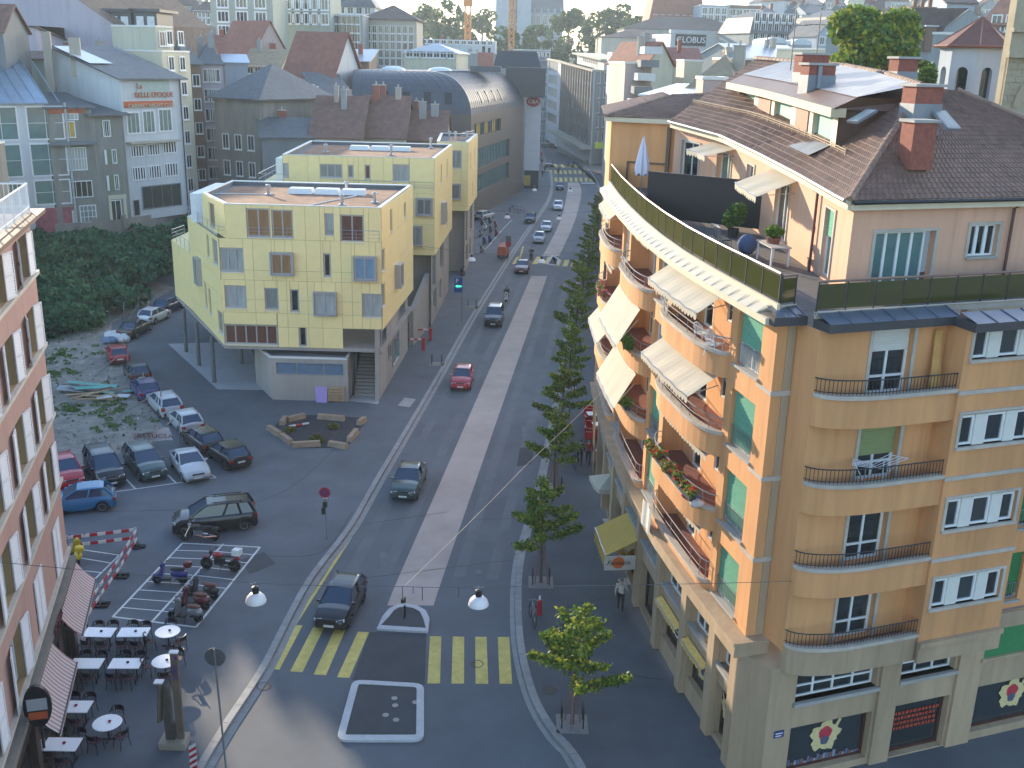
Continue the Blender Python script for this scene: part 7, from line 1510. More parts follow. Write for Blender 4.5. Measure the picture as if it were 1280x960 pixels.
# retaining wall, thicket
RW = empty('retaining_wall', (hw[0].x, hw[0].y, 0), label='concrete retaining wall with buttress posts above the thicket', cat='wall'); RWC = M('retaining_concrete', (.27, .24, .20), .9, .2, .6, grime=.4, streak=True)
for a, b in zip(hw[:-1], hw[1:]):
 n = max(1, int((b - a).length / 5.5))
 for k in range(n):
  p, q = a.lerp(b, k / n), a.lerp(b, (k + 1) / n); d = (q - p).normalized(); mb = MB(); mb.beam((p + d * .22).xy.to_3d() + Vector((0, -.1, 3.2)), (q - d * .22).xy.to_3d() + Vector((0, -.1, 3.2)), .3, HZ + .2 - .0 + .0, up=(0, 0, 1)); mb.build('panel', RWC, RW)
  mb = MB(); mb.box(p.x - .2, p.x + .2, p.y - .5, p.y + .15, 0, HZ + .6); mb.build('post', RWC, RW)
def th_z(x, y):   # bank rising to the wall
 return None
poly = [at(40, 432, 0).xy, at(140, 402, 0).xy, at(178, 382, 0).xy, at(222, 352, 0).xy, hw[3].xy + Vector((1, -1)), hw[2].xy, hw[1].xy, hw[0].xy, Vector((-64, 96)), Vector((-62, 84))]
def inpoly(x, y):
 c = False; n = len(poly)
 for i in range(n):
  a, b = poly[i], poly[i - 1]
  if (a.y > y) != (b.y > y) and x < (b.x - a.x) * (y - a.y) / (b.y - a.y) + a.x: c = not c
 return c
bl_ = []
while len(bl_) < 420:
 x, y = rnd_.uniform(-64, -34), rnd_.uniform(83, 140)
 if inpoly(x, y):
  dw = min((hw[i].xy - Vector((x, y))).length for i in range(4)); fr = max(0, 1 - dw / 26); dist = min((poly[i] - Vector((x, y))).length for i in range(4)); h = min(1, dist / 9) * (1.5 + rnd_.uniform(0, 1.3)) + fr * 2.8
  bl_.append((x, y, max(.4, h), rnd_.uniform(.8, 1.7), .75))
cen = clump(bl_, 60000); tk = put('thicket', leafmesh('thicket', cen, .34, rng.choice(3, 60000)), [leafmat('bramble_a', (.04, .13, .06), .25), leafmat('bramble_b', (.065, .18, .07), .25), leafmat('bramble_c', (.025, .08, .04), .25)]); tag(tk, 'dense dark green bramble thicket filling the bank below the retaining wall', 'thicket', kind='stuff')
mb = MB()
for k in range(40): pass
wd = [(at(px, py, 0).x + rnd_.gauss(0, 1.3), at(px, py, 0).y + rnd_.gauss(0, 1.5), .05, rnd_.uniform(.1, .42), .45) for px, py in ((72, 450), (75, 470), (68, 460), (95, 510), (105, 505), (85, 440), (160, 530), (128, 512), (60, 490)) for _ in range(14)]
wv = put('weeds', leafmesh('weeds', clump(wd, 7500), .075, rng.choice(2, 7500)), [LFM, LFD]); tag(wv, 'scattered green weeds growing on the gravel lot', 'weeds', kind='stuff')
c_ = []
while len(c_) < 1500:
 x, y = rnd_.uniform(-46, -24), rnd_.uniform(58, 104)
 n = len(lotp); c = False
 for i in range(n):
  a, b = lotp[i], lotp[i - 1]
  if (a[1] > y) != (b[1] > y) and x < (b[0] - a[0]) * (y - a[1]) / (b[1] - a[1]) + a[0]: c = not c
 if c: c_.append((x, y, .04))
tag(put('rubble', leafmesh('rubble', np.array(c_), .13, rng.choice(3, 1500, p=[.6, .25, .15])), [GRAV, M('rubble_pale', (.42, .41, .39), .9, .2, 3), M('rubble_dark', (.09, .08, .07), .9, .2, 3)]), 'stones and litter strewn over the gravel lot', 'rubble', kind='stuff')
# vehicles
CGL = M('car_glass', (.016, .04, .085), .05, .0, spec=.8); RIMM = M('rim', (.30, .31, .32), .35, .1, 5, metal=.7); LAMPW = M('headlamp', (.55, .57, .6), .08, .0, spec=.9); LAMPR = M('tail_lamp', (.28, .01, .01), .15, 0); PLATE = M('number_plate', (.62, .62, .60), .5, 0); TRIM = M('trim_black', (.02, .02, .022), .55, .1, 4)  # car glass: bluish tint, deepened to stand in for reflected sky
def paintm(n, c): return M('car_' + n, c, .28, .03, 2, metal=.1, coat=.7, spec=.35)
CARS = {}
def carmesh(kind):
 if kind in CARS: return CARS[kind]
 L, W, H, wsb, rf, rr, rb_, hood, deck, belt = dict(hatch=(3.85, 1.68, 1.44, 1.02, 1.75, .55, .14, .92, .95, .94), estate=(4.45, 1.72, 1.46, 1.15, 1.95, .45, .12, .92, .95, .94), sedan=(4.45, 1.72, 1.41, 1.2, 2.0, 1.25, .62, .90, .97, .93),
  van=(4.45, 1.78, 1.68, .85, 1.75, .40, .10, 1.02, 1.05, 1.04), suv=(4.5, 1.82, 1.72, 1.15, 1.85, .45, .12, 1.08, 1.1, 1.1), coupe=(4.2, 1.74, 1.29, 1.3, 2.1, 1.15, .5, .84, .93, .88))[kind]
 h = L / 2; wr = .31 if kind != 'suv' else .36; fx_, rx_ = h - .78, -h + .72; hw_ = W / 2
 xs = sorted({-h, -h + .05, -h + .2, h, h - .05, h - .25, 0, .4, -.4, h - wsb, h - wsb + .35, *[c + wr * 1.16 * math.cos(math.pi * k / 8) for c in (fx_, rx_) for k in range(9)]}); m = MB(); secs = []
 def interp(x, ks):
  for (a, u), (b, v) in zip(ks[:-1], ks[1:]):
   if a <= x <= b: return u + (v - u) * (x - a) / (b - a)
  return ks[-1][1]
 topk = [(-h, deck - .22), (-h + .05, deck - .08), (-h + .2, deck), (-h + rb_ + .1, deck), (h - wsb - .1, belt), (h - wsb + .35, hood), (h - .25, hood - .12), (h - .05, hood - .24), (h, hood - .34)]
 topk.sort(); wk = [(-h, hw_ * .82), (-h + .2, hw_ * .95), (-h + .8, hw_), (h - .9, hw_), (h - .25, hw_ * .93), (h, hw_ * .74)]
 for x in xs:
  zt_, w_ = interp(x, topk), interp(x, wk); zl = .2
  for c in (fx_, rx_):
   if abs(x - c) < wr * 1.17: zl = max(zl, wr + math.sqrt(max(0, (wr * 1.16) ** 2 - (x - c) ** 2)))
  if x < -h + .04 or x > h - .04: zl = .3
  zm = max(zl + .03, .55 * zt_ + .05); half = [(w_ * .90, zl), (w_ * .99, max(zl + .01, .38)), (w_, zm), (w_ * .97, zt_ - .09), (w_ * .90, zt_ - .015), (w_ * .5, zt_ + .02), (0, zt_ + .03)]
  secs.append([(x, -a, b) for a, b in half] + [(x, a, b) for a, b in half[-2::-1]])
 n = len(secs[0])
 for s in secs: m.v += s
 for i in range(len(secs) - 1):
  for j in range(n - 1): m.f.append((i * n + j, (i + 1) * n + j, (i + 1) * n + j + 1, i * n + j + 1)); m.m.append(0)
 m.f += [tuple(range(n)), tuple(range(len(m.v) - 1, len(m.v) - 1 - n, -1))]; m.m += [0, 0]
 body = m.mesh('body', smooth=38); P_ = dict(body=body)
 zb_ = belt - .03; A, B, C, D = h - wsb, h - rf, -h + rr, -h + rb_; wb, wt = hw_ * .90, hw_ * .72; zd = deck - .02
 def q(x, y, z): return (x, y, z)
 m = MB(); e = .06            # roof with pillars
 rp = [(B - .12, wt * .93, H - .03), (B - .4, wt, H - .01), ((B + C) / 2, wt, H), (C + .25, wt, H - .02), (C + .02, wt * .93, H - .06)]
 for (x0, w0, z0), (x1, w1, z1) in zip(rp[:-1], rp[1:]):
  m.quad((x0, -w0, z0 - .04), (x1, -w1, z1 - .04), (x1, -w1 * .8, z1), (x0, -w0 * .8, z0)); m.quad((x0, -w0 * .8, z0), (x1, -w1 * .8, z1), (x1, w1 * .8, z1), (x0, w0 * .8, z0)); m.quad((x0, w0 * .8, z0), (x1, w1 * .8, z1), (x1, w1, z1 - .04), (x0, w0, z0 - .04))
 for sy in (-1, 1):
  m.beam((A, sy * wb * .97, zb_), (B - .1, sy * wt * .95, H - .05), .07, .07); m.beam((D, sy * wb * .93, zd), (C, sy * wt * .93, H - .07), .10, .14); m.beam(((A + D) / 2 - .05, sy * wb * .99, zb_), ((B + C) / 2 - .05, sy * wt, H - .04), .06, .09)
  if kind in ('estate', 'van', 'suv'): m.beam((D + .75, sy * wb * .98, zb_), (C + .6, sy * wt, H - .05), .06, .12)
  m.beam((B - .1, sy * wt * .97, H - .05), (C, sy * wt * .95, H - .07), .05, .05)
 P_['roof'] = m.mesh('roof', smooth=35)
 m = MB(); m.quad((A + .02, -wb * .93, zb_ + .0), (A + .02, wb * .93, zb_ + .0), (B - .12, wt * .9, H - .05), (B - .12, -wt * .9, H - .05)); P_['windscreen'] = m.mesh('windscreen')
 m = MB(); m.quad((D - .0, wb * .88, zd), (D - .0, -wb * .88, zd), (C, -wt * .88, H - .09), (C, wt * .88, H - .09)); P_['rear_window'] = m.mesh('rear_window')
 for sy, nm in ((-1, 'r'), (1, 'l')):
  m = MB(); m.add([(A, sy * wb * .975, zb_), (B - .1, sy * wt * .965, H - .06), (C, sy * wt * .95, H - .09), (D, sy * wb * .95, zd)], [(0, 1, 2, 3)]); P_['side_' + nm] = m.mesh('side_window')
 m = MB(); m.lathe([(wr * .72, -.1), (wr, -.09), (wr, .09), (wr * .72, .1)], (0, 0, 0), 14, axis='y'); P_['wheel'] = m.mesh('wheel', smooth=40)
 m = MB(); m.lathe([(wr * .68, -.104), (wr * .66, .104), (wr * .2, .085)], (0, 0, 0), 10, axis='y'); P_['rim'] = m.mesh('rim')
 m = MB(); m.hexa([(-.1, -.19, .02), (.05, -.19, .02), (.03, .19, .04), (-.14, .19, .04), (-.12, -.19, .11), (.03, -.19, .11), (-.02, .19, .16), (-.2, .19, .16)]); P_['lamp'] = m.mesh('headlight'); m = MB(); m.box(-.05, .06, -.13, .13, 0, .26 if kind in ('estate', 'van', 'suv') else .16); P_['tail'] = m.mesh('tail_light')
 m = MB(); m.box(-.012, .012, -.24, .24, 0, .11); P_['plate'] = m.mesh('number_plate'); m = MB(); m.box(-.05, .03, -.36, .36, 0, .11); P_['grille'] = m.mesh('grille')
 m = MB(); m.box(-.07, .05, -hw_ * .72, hw_ * .72, 0, .17); P_['bumper'] = m.mesh('bumper'); m = MB(); m.hexa([(-.06, 0, 0), (.05, 0, 0), (.03, .17, .02), (-.05, .17, .02), (-.06, 0, .1), (.05, 0, .1), (.03, .17, .12), (-.05, .17, .12)]); P_['mirror'] = m.mesh('mirror')
 m = MB()
 for y in (-.55, .55): m.beam((B - .4, y * hw_ * 1.15, H + .06), (C + .3, y * hw_ * 1.15, H + .05), .04, .04); m.box(B - .6, B - .55, y * hw_ * 1.15 - .02, y * hw_ * 1.15 + .02, H - .03, H + .05); m.box(C + .4, C + .45, y * hw_ * 1.15 - .02, y * hw_ * 1.15 + .02, H - .05, H + .05)
 P_['rack'] = m.mesh('roof_rail'); P_.update(L=L, W=W, H=H, fx=fx_, rx=rx_, wr=wr, hood=hood, deck=deck, A=A, zb=zb_, wb=wb); CARS[kind] = P_; return P_
def car(kind, paint, loc, rz, lab, group=None, rack=False, cat='car', name='car', detail=True):
 K = carmesh(kind); r = empty(name, loc, rz, lab, cat, group); h, hw_ = K['L'] / 2, K['W'] / 2
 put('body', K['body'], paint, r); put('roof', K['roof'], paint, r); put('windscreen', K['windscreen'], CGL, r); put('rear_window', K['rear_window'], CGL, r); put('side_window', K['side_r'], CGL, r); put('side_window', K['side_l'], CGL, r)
 for x in (K['fx'], K['rx']):
  for sy in (-1, 1): w_ = put('wheel', K['wheel'], RUB, r, (x, sy * (hw_ - .13), K['wr'])); put('rim', K['rim'], RIMM, w_)
 for sy in (-1, 1):
  o = put('headlight', K['lamp'], LAMPW, r, (h - .10, sy * hw_ * .62, K['hood'] - .34)); o.rotation_euler = (0, 0, sy * R(14)); put('tail_light', K['tail'], LAMPR, r, (-h + .04, sy * hw_ * .76, K['deck'] - .32))
  if detail: o = put('mirror', K['mirror'], paint, r, (K['A'] - .18, sy * K['wb'] * 1.0, K['zb'] + .02)); o.scale = (1, sy, 1)
 put('bumper', K['bumper'], TRIM, r, (h - .06, 0, .3)); put('bumper', K['bumper'], TRIM, r, (-h + .04, 0, .32))
 put('number_plate', K['plate'], PLATE, r, (h + .0, 0, .36)); put('number_plate', K['plate'], PLATE, r, (-h - .02, 0, .55)); put('grille', K['grille'], TRIM, r, (h - .05, 0, K['hood'] - .3))
 if rack: put('roof_rail', K['rack'], TRIM, r)
 return r
def hd(a, b, z=0): A, B = at(*a, z), at(*b, z); return math.atan2((B - A).y, (B - A).x)
C_ = dict(black=paintm('black', (.012, .013, .018)), dgreen=paintm('dark_green', (.02, .05, .05)), red=paintm('red', (.36, .012, .02)), maroon=paintm('maroon', (.12, .03, .035)), silver=paintm('silver', (.38, .40, .42)), white=paintm('white', (.62, .63, .64)), navy=paintm('navy', (.02, .035, .09)), blue=paintm('blue', (.025, .13, .27)), purple=paintm('purple', (.05, .035, .14)), pale=paintm('pale_silver', (.5, .51, .5)))
road_dir = lambda p: hd(p[0], p[1], RZ)
def rc(kind, col, px, py, rear, front, lab, z=RZ, up=.6, group='cars driving on the street', **k): p = at(px, py, z + up); return car(kind, C_[col], (p.x, p.y, z), hd(rear, front, z), lab, group, **k)
rc('hatch', 'black', 426, 752, (450, 735), (413, 800), 'black hatchback waiting at the yellow crossing, nearest on the road')
rc('sedan', 'dgreen', 511, 599, (524, 575), (500, 632), 'dark green saloon with sunlit roof driving towards the camera')
rc('hatch', 'red', 578, 472, (584, 455), (572, 492), 'bright red hatchback driving in the left lane')
rc('suv', 'black', 618, 396, (624, 380), (612, 420), 'black off-road car with pale roof in the left lane')
rc('sedan', 'maroon', 653, 333, (658, 322), (649, 347), 'maroon saloon stopping at the second crossing')
rc('hatch', 'silver', 674, 297, (678, 285), (670, 308), 'silver hatchback just beyond the second crossing'); rc('sedan', 'silver', 683, 283, (687, 272), (679, 293), 'silver saloon close behind another silver car')
rc('estate', 'white', 697.5, 257, (699, 245), (695, 270), 'pale white estate car driving before the far bend'); rc('hatch', 'navy', 700, 233, (701, 225), (699, 243), 'dark blue hatchback just past the far crossing')
rc('estate', 'black', 687, 205, (690, 198), (684, 212), 'black estate car on the far crossing by the white tower'); rc('hatch', 'black', 713, 205, (712, 212), (714, 198), 'black hatchback driving away over the far crossing')
rc('hatch', 'black', 663, 273, (668, 263), (657, 282), 'black hatchback turning on the forecourt by the bicycles', 0, group=None); rc('estate', 'pale', 606, 269, (600, 270), (616, 266), 'pale car half hidden behind the rear yellow block', 0, group=None)
G1 = 'cars parked on the forecourt'
def pk(kind, col, px, py, rear, front, lab, **k): return rc(kind, col, px, py, rear, front, lab, 0, .65, G1, **k)
pk('hatch', 'red', 82, 588, (68, 565), (92, 602), 'red car parked in the bay half hidden by the pink house'); pk('van', 'black', 130, 584, (113, 562), (142, 604), 'black high-roofed car with big headlamps parked facing the camera'); pk('estate', 'dgreen', 181, 576, (163, 556), (198, 594), 'dark green estate car parked beside the silver coupe'); pk('coupe', 'silver', 237, 578, (224, 562), (249, 594), 'silver two-door coupe parked at the end of the bays')
pk('hatch', 'black', 285, 565, (303, 577), (272, 556), 'small black car at the near end of the parked line'); pk('hatch', 'black', 253, 547, (268, 556), (243, 538), 'dark hatchback second from the near end of the parked line'); pk('hatch', 'silver', 231, 524, (243, 535), (222, 515), 'silver hatchback parked next to the fallen banner'); pk('estate', 'silver', 205, 502, (217, 512), (195, 490), 'silver estate car between the purple car and another silver car'); pk('hatch', 'purple', 181, 484, (190, 494), (173, 474), 'purple hatchback parked by the leaning fence post'); pk('hatch', 'black', 171, 463, (178, 472), (164, 453), 'black car parked between the purple and the red cars'); pk('hatch', 'red', 147, 441, (152, 450), (143, 430), 'red car parked next to the white rubbish bags')
pk('sedan', 'black', 169, 409, (158, 415), (183, 401), 'black saloon parked on the bend below the thicket'); pk('hatch', 'white', 193, 393, (183, 397), (206, 387), 'white hatchback parked on the bend below the thicket'); pk('hatch', 'navy', 212, 380, (202, 385), (224, 376), 'dark blue car parked farthest, half behind the yellow block')
pk('hatch', 'blue', 99, 623, (127, 620), (80, 625), 'bright blue hatchback beside the corner of the pink house'); rc('van', 'black', 268, 645, (316, 640), (222, 650), 'long black people carrier with roof rails crossing the forecourt', 0, .7, None, rack=True)
p = at(210, 254, HZ + .6); car('estate', C_['pale'], (p.x, p.y, HZ), hd((197, 260), (225, 250), HZ), 'pale silver estate car parked outside the night club')
for px, py, lab in ((694, 183, 'dark car parked left under the far canopy'), (703, 186, 'dark car parked right under the far canopy')): rc('hatch', 'black', px, py, (px - 6, py - 1), (px + 6, py + 1), lab, group='cars parked under the far canopy')
# motorcycles and scooters
SEATB = M('seat_brown', (.16, .05, .035), .5, .2, 4); CHROME = M('chrome', (.5, .5, .52), .15, .05, 3, metal=.95)
def wheel2(m, x, r, w=.05): m.lathe([(r * .78, -w), (r, -w * .6), (r, w * .6), (r * .78, w), (r * .78, -w)], (x, 0, r), 16, axis='y')
def hub(m, x, r):
 for k in range(7): a = 6.283 * k / 7; m.beam((x, 0, r), (x + r * .8 * math.cos(a), 0, r + r * .8 * math.sin(a)), .015, .015)
def motorbike(kind, col, loc, rz, lab, group=None, box=None, lean=7):
 r = empty('motorcycle' if kind != 'scooter' else 'scooter', loc, rz, lab, 'motorcycle' if kind != 'scooter' else 'scooter', group); r.rotation_euler = (R(lean), 0, rz); key = ('mb', kind)
 if key not in WCACHE:
  D = {}; big = kind != 'scooter'; wb_ = .74 if big else .62; rr = .32 if big else .23
  for n_, x in (('f', wb_), ('b', -wb_)): m = MB(); wheel2(m, x, rr, .06); D['w' + n_] = m.mesh('wheel'); m = MB(); hub(m, x, rr); m.lathe([(.06, -.05), (.06, .05)], (x, 0, rr), 8, axis='y'); D['h' + n_] = m.mesh('hub')
  m = MB(); hx = wb_ - .32
  for sy in (-.07, .07): m.tube([(wb_, sy, rr), (hx, sy, .98)], .025, 5)
  m.tube([(hx - .12, -.36, 1.08), (hx, -.2, 1.04), (hx, .2, 1.04), (hx - .12, .36, 1.08)], .018, 5); m.lathe([(.02, 0), (.1, .02), (.1, .1), (.02, .14)], (0, 0, 0), 8, axis='x'); k0 = len(m.v) - 32
  for i in range(k0, len(m.v)): x, y, z = m.v[i]; m.v[i] = (x + hx + .05, y, z + .92)
  for sy in (-.3, .3): m.tube([(hx - .05, sy, 1.06), (hx - .02, sy * 1.15, 1.25)], .008, 4); m.ball((hx - .02, sy * 1.15, 1.28), .05, 6, 0, (.3, 1, .8))
  D['fork'] = m.mesh('handlebar'); m = MB()
  if big:
   m.tube([(hx, 0, .9), (.25, 0, .42), (-.35, 0, .4), (-wb_, 0, rr)], .03, 5); m.box(-.2, .28, -.14, .14, .34, .66); m.tube([(.1, .16, .4), (-.3, .2, .3), (-.95, .22, .36)], .045, 6); m.tube([(0, -.16, .45), (-.35, -.2, .36), (-.95, -.22, .42)], .045, 6); D['engine'] = m.mesh('engine')
   m = MB(); m.ball((.16, 0, .82), .3, 10, 0, (1.05, .52, .5)); m.ball((-.85, 0, .72), .2, 8, 0, (1.1, .6, .5)); m.ball((wb_ + .02, 0, .66), .16, 8, 0, (1.4, .5, .3)); D['body'] = m.mesh('tank', smooth=True); m = MB(); m.ball((-.38, 0, .80), .3, 10, 0, (1.25, .52, .26)); D['seat'] = m.mesh('seat', smooth=True)
  else:
   m.box(-.05, .4, -.18, .18, .2, .29); m.tube([(-.3, .16, .3), (-.75, .18, .32)], .05, 6); D['engine'] = m.mesh('floorboard')
   m = MB(); m.hexa([(.36, -.22, .25), (.44, -.22, .25), (.44, .22, .25), (.36, .22, .25), (.26, -.17, .9), (.36, -.14, .95), (.36, .14, .95), (.26, .17, .9)]); m.ball((-.45, 0, .5), .32, 10, 0, (1.35, .62, .72)); m.ball((wb_, 0, .44), .2, 8, 0, (1.15, .45, .5)); m.ball((.33, 0, .98), .14, 8, 0, (.9, 1, .8)); D['body'] = m.mesh('body_panel', smooth=45); m = MB(); m.ball((-.38, 0, .74), .3, 10, 0, (1.3, .55, .3)); D['seat'] = m.mesh('seat', smooth=True)
  m = MB(); m.beam((-.05, .1, .3), (-.12, .3, .0), .025, .025); D['stand'] = m.mesh('side_stand'); WCACHE[key] = D
 D = WCACHE[key]
 for a in 'fb': w_ = put('wheel', D['w' + a], RUB, r); put('hub', D['h' + a], CHROME, w_)
 put('handlebar', D['fork'], CHROME if kind == 'cruiser' else TRIM, r); put('engine' if kind != 'scooter' else 'floorboard', D['engine'], CHROME if kind == 'cruiser' else TRIM, r); put('tank' if kind != 'scooter' else 'body_panel', D['body'], col, r); put('seat', D['seat'], SEATB if box == 'seat' else TRIM, r); put('side_stand', D['stand'], TRIM, r)
 if box and box != 'seat': m = MB(); m.lathe([(.18, .0), (.23, .08), (.21, .26), (.12, .32)], (-.88, 0, .86), 10) if kind == 'scooter' else m.box(-1.08, -.68, -.22, .22, .92, 1.22); put('top_case', m.mesh('top_case', smooth=40), box, r)
 return r
BLS = M('scooter_blue', (.02, .03, .20), .3, .05, 3, coat=.6); RDB = M('bike_red', (.30, .02, .03), .3, .05, 3, coat=.6); SLV = M('scooter_silver', (.28, .28, .30), .35, .05, 3, metal=.4); DRD = M('scooter_maroon', (.12, .02, .025), .35, .05, 3, coat=.5); BKB = M('bike_black', (.015, .015, .017), .3, .05, 3, coat=.6); YLB = M('bike_yellow', (.55, .40, .02), .4, .05, 3)
def mbk(kind, col, px, py, rear, front, lab, z=0, **k): p = at(px, py, z + .45); return motorbike(kind, col, (p.x, p.y, z), hd(rear, front, z), lab, **k)
mbk('cruiser', BKB, 249, 667, (270, 676), (230, 676), 'black chromed cruiser motorcycle standing beside the people carrier'); mbk('adventure', RDB, 275, 703, (295, 714), (256, 710), 'red and white touring motorcycle with a white top case in the bays', box=WHITE)
mbk('scooter', BLS, 212, 719, (228, 726), (192, 726), 'blue scooter with a maroon top case in the moped bays', box=DRD); mbk('scooter', BKB, 252, 737, (270, 746), (230, 740), 'dark scooter with a large brown seat in the moped bays', box='seat'); mbk('scooter', DRD, 240, 750, (258, 756), (222, 752), 'maroon scooter squeezed between two others in the moped bays', box='seat'); mbk('scooter', SLV, 231, 765, (248, 774), (212, 770), 'silver scooter with brown seat nearest in the moped bays', box='seat'); mbk('scooter', YLB, 95, 690, (95, 698), (90, 678), 'yellow scooter half hidden behind the pink house corner', box=YLB)
MC = [(603, 312, SLV, 'grey'), (606, 301, BLS, 'blue'), (613, 299, BLS, 'second blue'), (621, 291, RDB, 'red'), (614, 287, BKB, 'black'), (607, 284, WHITE, 'white'), (620, 281, RDB, 'far red'), (603, 278, BKB, 'far black'), (613, 276, BKB, 'farthest black'), (601, 292, SLV, 'half hidden grey')]
for px, py, c, a in MC: mbk('scooter', c, px, py, (px + 4, py - 4), (px - 4, py + 3), '%s moped in the painted bays beside the rear yellow block' % a, group='mopeds in the bays up the street')
mbk('scooter', BKB, 579, 341, (584, 336), (574, 346), 'dark scooter parked against the concrete wall under the parking sign')
def bicycle(loc, rz, lab, col, group=None):
 r = empty('bicycle', loc, rz, lab, 'bicycle', group); r.rotation_euler = (R(6), 0, rz)
 if 'bic' not in WCACHE:
  D = []
  for x in (.52, -.52): m = MB(); pts = [(x + .33 * math.cos(6.283 * k / 16), 0, .34 + .33 * math.sin(6.283 * k / 16)) for k in range(17)]; m.tube(pts, .022, 4); D.append(m.mesh('wheel'))
  m = MB(); m.tube([(.52, 0, .34), (.36, 0, .92)], .018, 5); m.tube([(.38, 0, .84), (-.1, 0, .34), (-.22, 0, .84), (.38, 0, .82)], .018, 5); m.tube([(-.1, 0, .34), (-.52, 0, .34), (-.2, 0, .78)], .014, 5); m.tube([(-.2, 0, .8), (-.25, 0, .96)], .014, 5); D.append(m.mesh('frame'))
  m = MB(); m.tube([(.28, -.25, .98), (.36, 0, 1.0), (.28, .25, .98)], .015, 5); D.append(m.mesh('handlebar')); m = MB(); m.ball((-.26, 0, .97), .1, 8, 0, (1.3, .7, .35)); D.append(m.mesh('saddle')); WCACHE['bic'] = D
 D = WCACHE['bic']
 for i, (n_, mt) in enumerate((('wheel', RUB), ('wheel', RUB), ('frame', col), ('handlebar', STEEL), ('saddle', BLACK))): put(n_, D[i], mt, r)
 return r
for k, (px, py) in enumerate(((637, 262), (641, 259), (645, 264), (649, 260), (653, 265))): p = at(px, py, .4); bicycle((p.x, p.y, 0), R(100 + 12 * k), '%s bicycle from the left in the row outside the curved building' % 'first second third fourth fifth'.split()[k], (BLS, BKB, RDB, SLV, BLS)[k], 'bicycles outside the curved building')
p = at(665, 768, .4); bicycle((p.x, p.y, 0), R(100), 'grey bicycle leaning by the red post on the right pavement', SLV)
